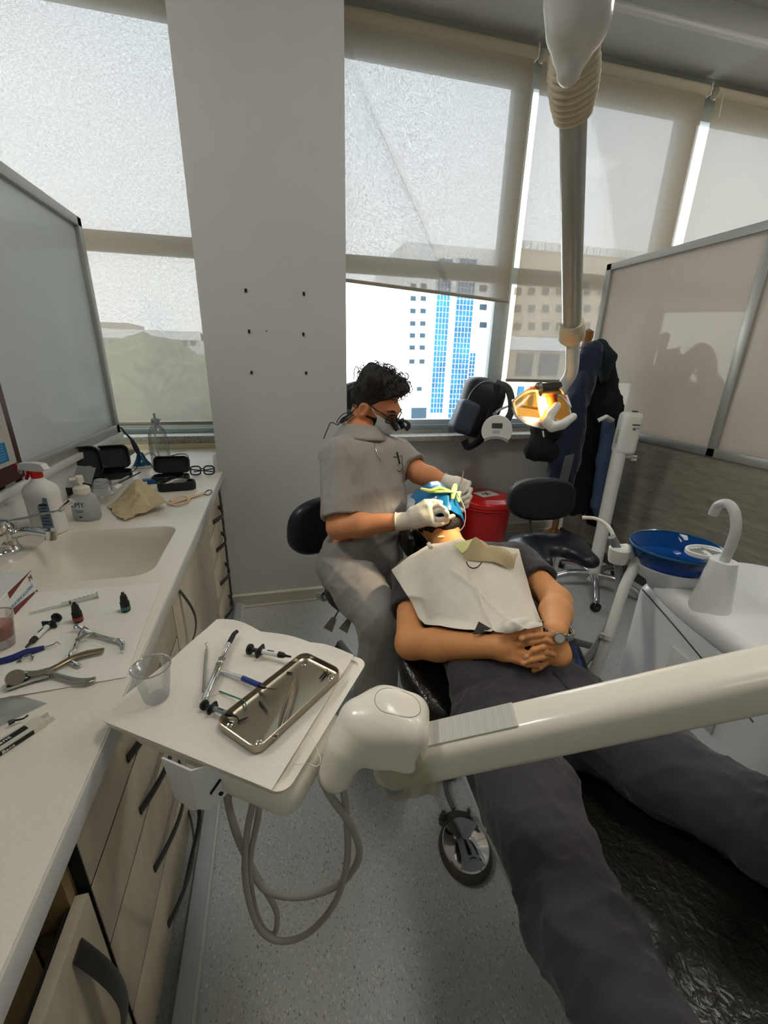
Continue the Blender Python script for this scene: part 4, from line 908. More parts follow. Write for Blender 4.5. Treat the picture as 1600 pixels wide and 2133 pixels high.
# hoses hanging from the underside
M_hose=mat('hose_grey',(164,164,156),.45)
def hose(px,Ys,r,par=dl,name='hose',m_=None):
    P=[at(x,y,Y=yy) for (x,y),yy in zip(px,Ys)]
    return mesh_obj(name,MB().tube(P,r,10,smooth=7),m_ or M_hose,par)
hose([(468,1630),(482,1700),(515,1790),(548,1850),(600,1868),(660,1862),(715,1835),(748,1785),(735,1725),(690,1660),(670,1620)],[.60,.60,.60,.6,.58,.56,.54,.52,.50,.49,.49],.0068)
hose([(532,1650),(514,1740),(512,1840),(538,1930),(582,1960),(640,1945),(695,1885),(722,1800),(722,1700),(712,1625)],[.58,.58,.58,.58,.57,.55,.53,.51,.5,.49],.0062)
hose([(478,1640),(478,1690),(505,1770),(550,1850),(576,1900),(572,1945),(548,1935),(528,1880),(520,1800),(538,1700),(540,1650)],[.60,.60,.61,.62,.62,.61,.6,.6,.59,.58,.57],.0062)
hose([(410,1670),(415,1710),(395,1800),(384,1850)],[.62,.63,.66,.70],.004,m_=M_black)
# ------------------------------------------------------------------ things on the tray
ZP=ZR+.003
def TP(x,y,z=ZP): return at(x,y,Z=z)
pa,pb,pc,pd=TP(212,1502),TP(452,1291),TP(738,1366),TP(566,1648)
G=np.zeros((50,50,3)); w=waves(10,20,80,5)
for i in range(50):
    for j in range(50):
        u,v=i/49,j/49; p=pa*(1-u)*(1-v)+pd*u*(1-v)+pc*u*v+pb*(1-u)*v
        ed=max(0,v-.93)*14; G[i,j]=p+V3(0,0,.0008+.0005*(1+w(p[None])[0])+.008*ed*abs(math.sin(u*9)))+ (pb-pa)*.012*ed*math.sin(u*11)
solo('tray_paper',MB().grid(G,.0008),mat('tray_tissue',(232,226,214),.75,bump=.5,bscale=130,aniso=(1,2.5,1)),'white quilted paper liner covering the instrument tray','paper liner')
ZQ=ZP+.003
def Q(x,y,z=0): return at(x,y,Z=ZQ+z)
cup(Q(327,1452),.066,.020,.0305,'empty clear plastic cup on the left corner of the instrument tray')
t=thing('probe','slim steel probe left of the curing handpiece on the tray','instrument',Q(426,1400))
mesh_obj('handle',MB().tube([Q(424,1441,.003),Q(430,1354,.003)],.0027,10),M_steel,t); mesh_obj('hook',MB().tube([Q(430,1354,.003),Q(431,1347,.004),Q(427,1341,.006),Q(433,1338,.004)],[.0016,.001,.0008,.0006],6),M_steel,t)
t=thing('light_handpiece','chunky chrome handpiece with a bent black tip on the tray','handpiece',Q(455,1400))
a,b2=Q(425,1462,.008),Q(476,1342,.008); u=unit(b2-a); L_=np.linalg.norm(b2-a)
mesh_obj('body',MB().tube([a,a+u*.012,a+u*.014,a+u*L_*.55,a+u*L_*.58,a+u*L_*.62,a+u*L_*.64,a+u*L_*.7,a+u*L_*.72,b2],[.007,.0074,.0066,.0064,.0078,.0078,.006,.0078,.006,.0056],16),M_chrome,t,smooth=30)
mesh_obj('black_tip',MB().tube([b2,Q(484,1327,.009),Q(488,1320,.012),Q(494,1315,.012)],[.0052,.005,.0045,.004],12,smooth=3),M_black,t)
comp_syringe('composite_syringe',Q(519,1352,.010),Q(606,1368,.020),.0054,'white and black composite syringe resting its tip on the steel tray rim',M_barw)
comp_syringe('thin_syringe',Q(424,1468,.008),Q(494,1493,.018),.0042,'thin clear syringe with black plunger below the chrome handpiece',mat('barrel_smoke',(120,132,134),.2,coat=.5),tipx=[Q(497,1500,.017),Q(496,1506,.012)])
t=thing('gel_syringe','syringe with blue barrel tip and clear body on the tray paper','syringe',Q(510,1415))
mesh_obj('body',MB().tube([Q(460,1398,.004),Q(490,1408,.006),Q(508,1414,.009)],[.004,.0048,.0048],12),M_milky,t); mesh_obj('blue_barrel',MB().tube([Q(506,1413,.010),Q(541,1428,.016)],.0052,14),mat('blue_barrel',(26,52,130),.35),t)
mesh_obj('needle',MB().tube([Q(541,1428,.016),Q(552,1432,.018),Q(554,1433,.019),Q(572,1436,.018),Q(576,1434,.014)],[.0036,.003,.0008,.0007,.0006],8),M_black,t)
t=thing('teal_applicator','bent teal brush applicator leaning on the steel tray rim','applicator',Q(485,1452))
mesh_obj('stem',MB().tube([Q(457,1440,.002),Q(510,1460,.014),Q(513,1472,.012),Q(513,1480,.006)],[.0016,.0014,.001,.0008],7),mat('teal_plastic',(52,122,104),.45),t)
# steel tray
M_tray=mat('tray_steel',(168,160,142),.3,metal=1.,bump=.05,bscale=60,aniso=(1,8,1))
k0,k1,k2,k3=[TP(x,y,ZQ+.016) for x,y in((463,1508),(548,1571),(703,1390),(618,1350))]
ku=unit(((k1-k0)+(k2-k3))*V3(1,1,0)); kv=np.cross(V3(0,0,1),ku); kc=(k0+k1+k2+k3)/4; kw=(np.linalg.norm(k1-k0)+np.linalg.norm(k2-k3))/2; kl=(np.linalg.norm(k3-k0)+np.linalg.norm(k2-k1))/2
RK=np.stack([ku,kv,V3(0,0,1)],1); kb=np.array([kc[0],kc[1],ZQ])
t=thing('steel_tray','shallow rectangular stainless instrument box on the tray paper','metal tray',kb)
o=rrect(kw,kl,.018,6); i1=rrect(kw-.003,kl-.003,.0165,6); i2=rrect(kw-.006,kl-.006,.015,6); i3=rrect(kw-.016,kl-.016,.011,6); n=len(o); m=MB()
lv=[(o,.0,.97),(o,.002,1),(o,.016,1),(i1,.0165,1),(i2,.006,1),(i3,.003,1)]
v=[(x*s,y*s,z) for q,z,s in lv for x,y in q]; f=[tuple(range(n))[::-1]]
for q in range(5): f+=[(q*n+j,q*n+(j+1)%n,(q+1)*n+(j+1)%n,(q+1)*n+j) for j in range(n)]
f.append(tuple(range(5*n,6*n))); m.add(v,f,RK,kb); mesh_obj('box',m,M_tray,t,smooth=40)
for sx in(-1,1):
    for sy in(-1,1): mesh_obj('stud',MB().lathe([(.0065,.003),(.006,.0045),(.003,.006),(0,.0063)],kb+RK@V3(sx*(kw/2-.016),sy*(kl/2-.017),0),n=16),M_chrome,t)
ZI=ZQ+.0045
def K(x,y,z=0): return at(x,y,Z=ZI+z)
t=thing('tweezers','steel tweezers lying lengthwise inside the steel instrument box','tweezers',K(595,1470))
mesh_obj('arm',MB().tube([K(576,1538,.002),K(590,1478,.003),K(612,1416,.002)],[.001,.0028,.0012],6,flat=.5,smooth=4),M_steel,t); mesh_obj('arm',MB().tube([K(576,1538,.003),K(596,1478,.006),K(614,1416,.007),K(609,1402,.005)],[.001,.0028,.0014,.0008],6,flat=.5,smooth=4),M_steel,t)
t=thing('screw','small gilt screw with a dark shank in the corner of the steel box','screw',K(675,1400)); mesh_obj('head',MB().ball(K(679,1398,.004),.0045,12),mat('gilt',(196,160,96),.25,metal=1.),t); mesh_obj('shank',MB().tube([K(677,1401,.002),K(666,1413,.002)],[.0022,.0015],8),M_black,t)
for a,b2,lb in (((598,1401),(610,1402),'short black shadow mark modelled near the top of the steel box'),((541,1462),(558,1482),'dark shadow mark modelled in the middle of the steel box'),((497,1502),(517,1494),'black bristle tip under the thin clear syringe')):
    solo('brush_and_shadow_mark',MB().tube([K(*a,.002),K(*b2,.002)],[.0022,.0008],7),M_black,lb,'brush tip')  # the two in the steel box are shadow marks built as dark slivers
solo('floss_thread',MB().tube([at(x,y,Z=ZR+q) for x,y,q in((640,1525,.006),(655,1545,.006),(662,1565,.005),(668,1582,.005),(660,1596,.005),(640,1590,.005),(618,1592,.005),(603,1578,.005))],.0005,5,smooth=5),M_wp,'loose white floss thread at the near right corner of the tray','thread')
# ================================================================== right-hand side of the room
M_uphol=mat('black_leatherette',(20,21,24),.36,spec=.5,bump=.12,bscale=220)
M_navyup=mat('dark_blue_leatherette',(20,26,38),.33,spec=.55,bump=.08,bscale=200)
M_castor=mat('castor_black',(24,24,25),.5); M_alup=mat('polished_aluminium',(196,198,198),.22,metal=1.)
M_slate=mat('slate_metal',(84,88,88),.45)
def castor(p,par,r=.026,ang=0.):
    p=np.array(p); R=rotm(rz=ang); d=R@V3(1,0,0)
    c=mesh_obj('castor',MB().cyl(p-d*.016+V3(0,0,r),p-d*.004+V3(0,0,r),r,18).cyl(p+d*.004+V3(0,0,r),p+d*.016+V3(0,0,r),r,18),M_castor,par)
    mesh_obj('hub',MB().cyl(p-d*.017+V3(0,0,r),p+d*.017+V3(0,0,r),r*.4,12).cyl(p+V3(0,0,r),p+V3(0,0,r*2.5),.006,8),M_slate,c); return c
# ------------------------------------------------------------------ saddle stool
SX,SY=1.335,1.70
t=thing('saddle_stool','black saddle stool with a wide backrest between the red bin and the basin','stool',(SX,SY,0))
A=-.12; R=rotm(rz=A)
def loc(x,y,z): return V3(SX,SY,0)+R@V3(x,y,0)+V3(0,0,z)
body=U_([ell(loc(-.07,.06,.585),(.145,.13,.05),R),ell(loc(.07,.06,.585),(.145,.13,.05),R),cap_(loc(-.10,.05,.59),loc(-.115,-.12,.575),.07,.055),cap_(loc(.10,.05,.59),loc(.115,-.12,.575),.07,.055)],.05)
sq=lambda p:np.column_stack([p[:,0],p[:,1],p[:,2]])
flat=lambda p: body(np.column_stack([p[:,0],p[:,1],.585+(p[:,2]-.585)*1.35]))*.8
notch=ell(loc(.0,-.20,.585),(.062,.135,.2),R)
seat=int_(sub_(flat,notch,.05),lambda p:.548-p[:,2],.02)
mesh_obj('seat',sdf_mesh(seat,loc(0,0,.6)-V3(.3,.3,.12),loc(0,0,.6)+V3(.3,.3,.12),.008),M_navyup,t)
bc=loc(0,.175,.79)
def back_f(c,w,h,d,R,bow=.5,squash=.0):
    def f(p):
        q=(p-c)@R; y=q[:,1]-bow*q[:,0]**2*-1; k=np.maximum(0,-q[:,2])/h
        a=np.abs(q[:,0])/(w)  ; z=np.where(q[:,2]>0,q[:,2]/h,q[:,2]/(h*.85))
        rr=(a**2.8+np.abs(z)**2.8)**(1/2.8)
        e=(rr-1)*min(w,h); yy=np.abs(y)-d
        return np.sqrt(np.maximum(e+.02,0)**2+np.maximum(yy+.02,0)**2)+np.minimum(np.maximum(e+.02,yy+.02),0)-.02
    return f
Rb_=R@rotm(rx=-.12)
mesh_obj('backrest',sdf_mesh(back_f(bc,.185,.122,.032,Rb_,-.6),bc-V3(.25,.2,.2),bc+V3(.25,.2,.2),.007),mat('black_fabric',(17,18,20),.6),t)
mesh_obj('backrest_shell',sdf_mesh(back_f(bc+Rb_@V3(0,.034,0),.187,.124,.012,Rb_,-.6),bc-V3(.25,.2,.2),bc+V3(.25,.25,.2),.007),M_slate,t)
mesh_obj('back_post',MB().tube([loc(-.03,.23,.76),loc(-.03,.22,.62),loc(-.02,.1,.53),loc(0,0,.52)],.012,10,smooth=4,flat=.6),M_slate,t)
mesh_obj('column',MB().cyl(loc(0,0,.06),loc(0,0,.33),.032).cyl(loc(0,0,.33),loc(0,0,.345),.04),mat('column_grey',(156,160,160),.35,metal=.4),t)
mesh_obj('gas_lift',MB().cyl(loc(0,0,.34),loc(0,0,.55),.018),M_alup,t)
mesh_obj('lever',MB().tube([loc(-.02,-.02,.52),loc(-.09,-.05,.50),loc(-.10,-.06,.44)],[.005,.006,.012],8),M_black,t)
for k in range(5):
    a=.62+2*PI*k/5; d=V3(math.cos(a),math.sin(a),0); c0=V3(SX,SY,0)
    mesh_obj('leg',MB().tube([c0+d*.02+V3(0,0,.085),c0+d*.28+V3(0,0,.075)],[.024,.02],8,flat=.8),M_slate,t); castor(c0+d*.29,t,.025,a)
# ------------------------------------------------------------------ red bin, white bin
def bin_(name,c,rb,rt,h,mb_,ml,label):
    t=thing(name,label,'bin',c); c=np.array(c,float)
    mesh_obj('body',MB().lathe([(0,.0),(rb,.0),(rb+.004,.01),(rt,h),(rt-.004,h),(rt-.006,h-.01)],c,n=44),mb_,t,smooth=50)
    mesh_obj('lid',MB().lathe([(rt+.012,h-.03),(rt+.018,h-.02),(rt+.018,h+.004),(rt+.008,h+.014),(rt-.015,h+.016),(rt-.03,h+.028),(rt*.6,h+.036),(0,h+.038)],c,n=44),ml,t,smooth=50)
    return t,c
M_rbin=mat('bin_red',(196,8,12),.28,coat=.3,spec=.5)
rb,c=bin_('red_bin',(1.625,2.99,0),.17,.212,.435,M_rbin,mat('bin_red_lid',(206,22,18),.28,coat=.3),'red clinical waste bin with a biohazard sticker on its lid, under the window')
Rs=rotm(rz=.25); sp_=c+V3(-.01,-.01,.4745); mesh_obj('sticker',MB().box(sp_,(.17,.13,.0012),Rs),M_wp,rb)
q=MB(); 
for k in range(3):
    a=PI/2+2*PI*k/3; ctr=V3(.02*math.cos(a),.02*math.sin(a),0); q.tube([sp_+Rs@(ctr+V3(.022*math.cos(b_),.022*math.sin(b_),.001)) for b_ in np.linspace(a+.6,a+2*PI-.6,17)],.0035,6,flat=.3)
q.tube([sp_+Rs@V3(.017*math.cos(b_),.017*math.sin(b_),.001) for b_ in np.linspace(0,2*PI,19)],.0022,6,flat=.3)
mesh_obj('biohazard_mark',q,mat('mark_maroon',(90,24,40),.5),rb,kind='stuff')
mesh_obj('grip',MB().lathe([(.195,.365),(.226,.385),(.226,.40),(.2,.405)],c,n=44),M_rbin,rb)
bin_('white_bin',(1.13,3.0,0),.17,.20,.43,M_wp,mat('bin_lid_white',(226,230,234),.3),'white lidded bin behind the dentist under the window')
# ------------------------------------------------------------------ whitening lamp on a castor stand
PXc,PYc=2.075,2.19
t=thing('lamp_stand','white lamp pole with a vented box head on chrome castor legs by the right partition','lamp',(PXc,PYc,0))
mesh_obj('pole',MB().tube([(PXc,PYc,.07),(PXc,PYc,.98)],.041,24).tube([(PXc,PYc,.98),(PXc,PYc,1.0)],[.041,.036],24),M_wp,t)
pc_=V3(PXc,PYc,.08)
for k in range(5):
    a=.35+2*PI*k/5; d=V3(math.cos(a),math.sin(a),0)
    mesh_obj('leg',MB().tube([pc_+d*.02+V3(0,0,.03),pc_+d*.15+V3(0,0,.035),pc_+d*.26+V3(0,0,.0),pc_+d*.31+V3(0,0,-.035)],[.024,.022,.02,.018],12,smooth=4),M_alup,t)
    castor(V3(PXc,PYc,0)+d*.315,t,.03,a+.6)
bc=V3(PXc+.03,PYc,1.085); Rl=rotm(rz=-.35,ry=.03)
mesh_obj('power_box',sdf_mesh(rbx(bc,(.06,.055,.13),.03,Rl),bc-.18,bc+.18,.006),M_wp,t)
q=MB()
for k in range(11): q.box(bc+Rl@V3(-.061,-.015,-.06+.008*k),(.003,.03-.0015*k,.0028),Rl)
mesh_obj('vent',q,mat('vent_grey',(120,120,118),.6),t,kind='stuff')
mesh_obj('switch',MB().box(bc+Rl@V3(.0,-.03,.137),(.028,.02,.006),Rl),M_black,t)
q=MB().box(bc+Rl@V3(.015,-.056,.06),(.045,.002,.010),Rl).box(bc+Rl@V3(.01,-.056,.035),(.018,.002,.015),Rl).box(bc+Rl@V3(.03,-.056,.04),(.012,.002,.006),Rl)
mesh_obj('rating_print',q,mat('print_mid_grey',(110,106,104),.6),t,kind='stuff')
mesh_obj('plug',MB().cyl(bc+V3(.03,0,-.15),bc+V3(.03,0,-.12),.03).tube([bc+V3(.05,-.02,-.16),bc+V3(.09,-.02,-.165)],.008,8).tube([bc+V3(.05,-.02,-.14),bc+V3(.09,-.02,-.145)],.008,8),M_wp,t)
dc=at(1035,897,Y=2.72)
f3=dc+V3(.05,.15,.10)
mesh_obj('swing_arm',MB().tube([bc+V3(.02,.04,.04),V3(2.36,2.55,1.12),V3(2.38,2.9,1.12),V3(2.2,3.08,1.12),V3(1.85,3.1,1.16),f3+V3(.1,.1,.02),f3],.010,10,smooth=5),mat('arm_grey',(150,156,158),.35,metal=.3),t)
Rd=frame(unit(CO-dc)*.8+V3(0,0,-.1),(1,0,.02)); 
po=[(.105*math.cos(a),.105*math.sin(a)) for a in np.linspace(-.62,PI+.62,30)]+[(x,-.061-.022*(1-(x/.0855)**2)*-1) for x in np.linspace(-.0855,.0855,12)[1:-1]]
mesh_obj('head',MB().prism(po,-.03,.012,Rd,dc),M_wp,t,smooth=30)
mesh_obj('mouth_guard',MB().prism([(x,-.063+.022*(1-(x/.082)**2)) for x in np.linspace(-.082,.082,12)]+[(x,-.080+.026*(1-(x/.082)**2)) for x in np.linspace(.082,-.082,12)],-.028,.014,Rd,dc),mat('guard_grey',(170,168,160),.4),t)
mesh_obj('display',MB().prism(rrect(.072,.036,.003,2),.0121,.0135,Rd,dc+Rd@V3(0,.035,0)),mat('lcd_dark',(72,76,72),.2),t)
mesh_obj('button_pad',MB().prism(rrect(.05,.024,.006,3),.0121,.0135,Rd,dc+Rd@V3(-.002,-.008,0)),mat('pad_grey',(188,188,184),.4),t)
mesh_obj('yoke',MB().tube([f3,dc+Rd@V3(0,.02,-.04)],.016,10),M_slate,t)
# ------------------------------------------------------------------ coat stand with clothing
CX,CY=2.16,2.78
t=thing('coat_stand','turned wooden coat stand loaded with dark jackets in the corner','coat stand',(CX,CY,0)); M_wood=mat('turned_wood',(150,100,56),.45,var=.25,vscale=12)
mesh_obj('pole',MB().lathe([(0,.05),(.024,.05),(.024,1.58),(.034,1.60),(.028,1.63),(.036,1.66),(.036,1.70),(0,1.72)],(CX,CY,0),n=18),M_wood,t)
for k in range(4):
    a=.9+PI/2*k; d=V3(math.cos(a),math.sin(a),0); c0=V3(CX,CY,0)
    mesh_obj('foot',MB().tube([c0+d*.02+V3(0,0,.20),c0+d*.10+V3(0,0,.12),c0+d*.19+V3(0,0,.02)],.017,8,smooth=4),M_wood,t)
    mesh_obj('hook',MB().tube([c0+d*.02+V3(0,0,1.6),c0+d*.08+V3(0,0,1.57),c0+d*.11+V3(0,0,1.62)],.008,8,smooth=4),M_chrome,t)
M_navy=mat('navy_cloth',(13,25,50),.85,bump=.3,bscale=90,sheen=.2); M_blkc=mat('black_cloth',(12,14,17),.9,bump=.3,bscale=90); M_greyc=mat('grey_cloth',(92,94,98),.9)
J=lambda x,y,Y: at(x,y,Y=Y)
def garment(fs,k,seed,amp=.012,lo_=None):
    w=waves(14,10,34,seed,(1,1,.22)); rr=ridges(6,12,34,seed,(1,1,.25)); return lambda p:U_(fs,k)(p)+amp*.7*w(p)+.012-2.2*amp*rr(p)
def gmesh(f,pts,h=.014):
    P=np.array(pts); return sdf_mesh(f,P.min(0)-.22,P.max(0)+.22,h)
# black coat behind
pts=[J(1252,748,2.66),J(1258,850,2.60),J(1258,960,2.58),J(1240,1075,2.58),J(1195,1050,2.6)]
f=garment([cap_(pts[0],pts[1],.075,.12),cap_(pts[1],pts[2],.12,.12),cap_(pts[2],pts[3],.12,.09),cap_(J(1190,800,2.66),J(1205,980,2.64),.06,.13),cap_(J(1205,980,2.64),pts[4],.13,.10),cap_(J(1170,830,2.70),J(1175,930,2.68),.03,.11)],.05,11)
tb=thing('black_coat','long black coat hanging at the back of the coat stand','coat',(CX+.1,CY-.1,.4))
mesh_obj('cloth',gmesh(f,pts+[J(1190,800,2.7),J(1168,830,2.7)]),M_blkc,tb)
# navy jacket in front
pn=[J(1238,728,2.54),J(1212,800,2.50),J(1190,880,2.46),J(1175,960,2.44),J(1160,1020,2.44)]
f=garment([cap_(pn[0],pn[1],.05,.075),cap_(pn[1],pn[2],.075,.09),cap_(pn[2],pn[3],.09,.10),cap_(pn[3],pn[4],.10,.085),cap_(J(1226,730,2.54),J(1208,760,2.54),.045,.05)],.03,12,.009)
tn=thing('navy_jacket','navy blue jacket hanging in front on the coat stand, grey panel at its hem','jacket',(CX-.1,CY-.25,.5))
mesh_obj('cloth',gmesh(f,pn),M_navy,tn)
ph=[J(1252,722,2.54),J(1262,745,2.54),J(1258,790,2.54)]
f=garment([cap_(ph[0],ph[1],.045,.06),cap_(ph[1],ph[2],.06,.03),cap_(J(1236,722,2.54),ph[0],.035,.045)],.03,13,.006)
mesh_obj('hood',gmesh(f,ph),mat('dark_teal_cloth',(18,40,44),.85,bump=.3,bscale=90),tn)
G=np.array([[J(1196-15*v-9*u,946+62*v+2*u,2.335) for u in (0,1,2)] for v in np.linspace(0,1,6)]); mesh_obj('hem_panel',MB().grid(G,.01),M_greyc,tn)
tr=thing('blue_trousers','faded blue trousers hanging beside the white lamp pole','trousers',(CX+.2,CY-.4,.3))
pt=[J(1266,880,2.40),J(1262,960,2.40),J(1250,1050,2.40),J(1262,1105,2.40)]
w=waves(12,14,40,21,(1,1,.15)); f=lambda p:U_([cap_(pt[0],pt[1],.04,.06),cap_(pt[1],pt[2],.06,.06),cap_(pt[2],pt[3],.06,.05)],.03)(p)+.01*w(p)
mesh_obj('cloth',gmesh(f,pt,.012),mat('faded_blue_cloth',(64,86,112),.85,bump=.3,bscale=90),tr)
mesh_obj('white_band',MB().tube([J(1246,876,2.33),J(1262,868,2.31),J(1274,876,2.33)],.022,8,flat=.6),M_wp,tr)
pb_=[J(1128,890,2.50),J(1120,935,2.48),J(1162,948,2.46)]
f=garment([cap_(pb_[0],pb_[1],.05,.075),cap_(pb_[1],pb_[2],.075,.075),cap_(pb_[0],J(1165,900,2.48),.05,.06)],.04,14,.008)
tg=thing('black_bag','small black shoulder bag hanging low under the operating lamp','bag',pb_[1]); mesh_obj('pouch',gmesh(f,pb_,.012),M_blkc,tg)
mesh_obj('strap',MB().tube([pb_[0]+V3(0,0,.02),J(1165,830,2.56),J(1200,770,2.62),J(1222,722,2.7)],.012,8,flat=.3,smooth=4),M_blkc,tg)
mesh_obj('zip_tag',MB().tube([J(1131,898,2.42),J(1133,910,2.42)],.005,6),M_wp,tg)
# ------------------------------------------------------------------ backpacks on the sill
YB_=3.10
def rucksack(label,c,w,d,h,tilt,yaw=0.):
    Rr=rotm(rz=yaw)@rotm(ry=tilt); t=thing('backpack',label,'backpack',c-V3(0,0,h)); c=np.array(c)
    wv=waves(10,10,30,int(c[0]*100)); f0=U_([rbx(c,(w,d,h*.92),min(w,d)*.75,Rr),ell(c+Rr@V3(0,0,h*.35),(w*.95,d*1.05,h*.68),Rr)],.04)
    mesh_obj('body',sdf_mesh(lambda p:f0(p)+.005*wv(p),c-h*1.5,c+h*1.5,.008),M_black2,t)
    f1=rbx(c+Rr@V3(-w*.62,-d*.35,-h*.35),(w*.5,d*.85,h*.55),.045,Rr); mesh_obj('pocket',sdf_mesh(lambda p:f1(p)+.004*wv(p),c-h*1.5,c+h*1.5,.008),M_slatecl,t)
    mesh_obj('zip',MB().tube([c+Rr@V3(-w*.93*math.cos(a),-d*1.02,h*.2+h*.75*math.sin(a)) for a in np.linspace(-.1,1.4,14)],.004,6),mat('zip_grey',(120,124,128),.4),t)
    return t,Rr,c
M_black2=mat('black_nylon',(13,14,16),.55,bump=.2,bscale=150); M_slatecl=mat('slate_nylon',(58,66,82),.6,bump=.2,bscale=150); M_str=mat('grey_webbing',(72,78,80),.7)
cp=at(995,853,Y=3.10)
t,Rr,c=rucksack('black backpack leaning on the sill beside the lamp head, strap loop to its right',cp,.165,.095,.235,.30)
mesh_obj('strap',MB().tube([c+Rr@V3(.03,-.06,.22),c+Rr@V3(.15,-.07,.21),c+Rr@V3(.235,-.08,.08),c+Rr@V3(.215,-.08,-.03),c+Rr@V3(.12,-.09,-.06)],.030,8,smooth=6,flat=.35,up=(0,-1,0)),M_str,t)
mesh_obj('strap',MB().tube([c+Rr@V3(.04,-.09,.21),c+Rr@V3(.055,-.11,.0),c+Rr@V3(.05,-.11,-.2),c+Rr@V3(-.01,-.1,-.29),c+Rr@V3(-.06,-.09,-.25)],.028,8,smooth=6,flat=.3,up=(0,-1,0)),M_black2,t)
mesh_obj('strap',MB().tube([c+Rr@V3(.14,-.08,-.05),c+Rr@V3(.09,-.11,-.2),c+Rr@V3(.03,-.1,-.28),c+Rr@V3(-.04,-.09,-.29)],.014,8,smooth=6,flat=.35),M_black2,t)
cp=at(748,838,Y=3.165); cp[2]=1.122; t,Rr,c=rucksack('dark backpack on the sill hidden behind the dentist\'s head',cp,.14,.06,.20,-.05)
mesh_obj('grab_loop',MB().tube([c+V3(-.04,0,.22),c+V3(-.035,0,.28),c+V3(-.02,0,.31),c+V3(0,0,.28),c+V3(.005,0,.22)],.009,8,smooth=5,flat=.4),M_str,t)
# ------------------------------------------------------------------ cuspidor unit
ZU=.80
t=thing('cuspidor_unit','white dental cuspidor unit with blue glass bowl and gooseneck filler','dental unit',(1.42,.85,0))
fl=[at(1335,1205,Z=ZU),at(1505,1335,Z=ZU)]; e=unit((fl[1]-fl[0])*V3(1,1,0)); nn=np.cross(e,V3(0,0,1)); nn=nn if nn[0]<0 else -nn   # nn: outward, toward the patient
uc=fl[0]+e*.27-nn*.25; Ru=np.stack([e,-nn,V3(0,0,1)],1)
base=rbx(V3(uc[0],uc[1],.40),(.30,.25,.40),.06,Ru)
mesh_obj('cabinet',sdf_mesh(base,uc*V3(1,1,0)-V3(.45,.45,.02),uc*V3(1,1,0)+V3(.45,.45,.85),.014),M_unit2,t)
up_=uc*V3(1,1,0)+V3(0,0,ZU+.01)
def top_f(p):
    q=(p-up_)@Ru; r=((np.abs(q[:,0])/.33)**3.2+(np.abs(q[:,1])/.275)**3.2)**(1/3.2); e_=(r-1)*.275; z=np.abs(q[:,2]+.0)-.035
    return np.sqrt(np.maximum(e_+.03,0)**2+np.maximum(z+.03,0)**2)+np.minimum(np.maximum(e_,z)+.03,0)-.03
dish=ell(up_+Ru@V3(.20,-.04,.05),(.13,.15,.05),Ru)
mesh_obj('deck',sdf_mesh(sub_(top_f,dish,.02),up_-V3(.5,.5,.12),up_+V3(.5,.5,.12),.009),M_unit2,t)
mesh_obj('deck_tray',sdf_mesh(sub_(ell(up_+Ru@V3(.20,-.04,.050),(.135,.155,.052),Ru),U_([ell(up_+Ru@V3(.20,-.04,.056),(.13,.15,.05),Ru),lambda p:up_[2]+.037-p[:,2]]) if False else ell(up_+Ru@V3(.20,-.04,.058),(.13,.15,.05),Ru)),up_-V3(.4,.4,.1),up_+V3(.4,.4,.036),.006) if False else MB().tube([up_+Ru@V3(.20+.125*math.cos(a),-.04+.145*math.sin(a),.034) for a in np.linspace(0,2*PI,41)],.006,8),thin('ice_plastic',(.86,.95,.97),.9,.08,.4,.35,(200,220,226)),t)
sm=MB().tube([fl[0]+e*(.02+.02*k)+nn*(.0015)+V3(0,0,-.03-.0035*k-.00004*k*k) for k in range(24)],.0022,6); mesh_obj('seam',sm,mat('seam_dark',(70,72,72),.6),t,kind='stuff')
pn_=at(1497,1340,Z=.70); mesh_obj('access_panel',MB().box(fl[0]+e*.30+nn*.003+V3(0,0,-.19),(.20,.008,.14),Ru,.002),mat('panel_pale',(206,206,200),.4),t)
mesh_obj('screw',MB().cyl(fl[0]+e*.375+nn*.004+V3(0,0,-.14),fl[0]+e*.375+nn*.009+V3(0,0,-.14),.007,14),M_black,t)
# bowl
bwc=at(1402,1165,Z=.90)-V3(0,0,.028); 
Rw=rotm(rz=.1); prb=[(.03,.0),(.075,.008),(.105,.035),(.125,.08),(.129,.088),(.124,.086),(.10,.04),(.07,.014),(.0,.010)]
mesh_obj('saucer',MB().lathe([(.05,-.075),(.06,-.05),(.09,-.03),(.118,.018),(.112,.02),(.07,-.012),(0,-.018)],bwc,Rw,n=44,sx=1.05),M_unit2,t,smooth=60)
def glass_blue():
    m=bpy.data.materials.new('blue_glass'); m.use_nodes=True; b=m.node_tree.nodes['Principled BSDF']; b.inputs['Base Color'].default_value=(.01,.16,.72,1); b.inputs['Transmission Weight'].default_value=.75; b.inputs['Roughness'].default_value=.06; b.inputs['IOR'].default_value=1.3; b.inputs['Specular IOR Level'].default_value=.6; return m
mesh_obj('bowl',MB().lathe(prb,bwc-V3(0,0,.012),Rw,n=52,sx=1.08,cap=False),glass_blue(),t,smooth=60)
mesh_obj('bowl_rim',MB().tube([bwc+Rw@V3(.137*math.cos(a),.127*math.sin(a),.076) for a in np.linspace(0,2*PI,49)],.003,8,cap=False),mat('rim_teal',(16,92,120),.15,coat=.5),t)
mesh_obj('bowl_neck',MB().tube([up_+V3(-.02,0,-.01)+nn*.12-e*.1,bwc-V3(0,0,.06)],[.07,.055],24),M_unit2,t)
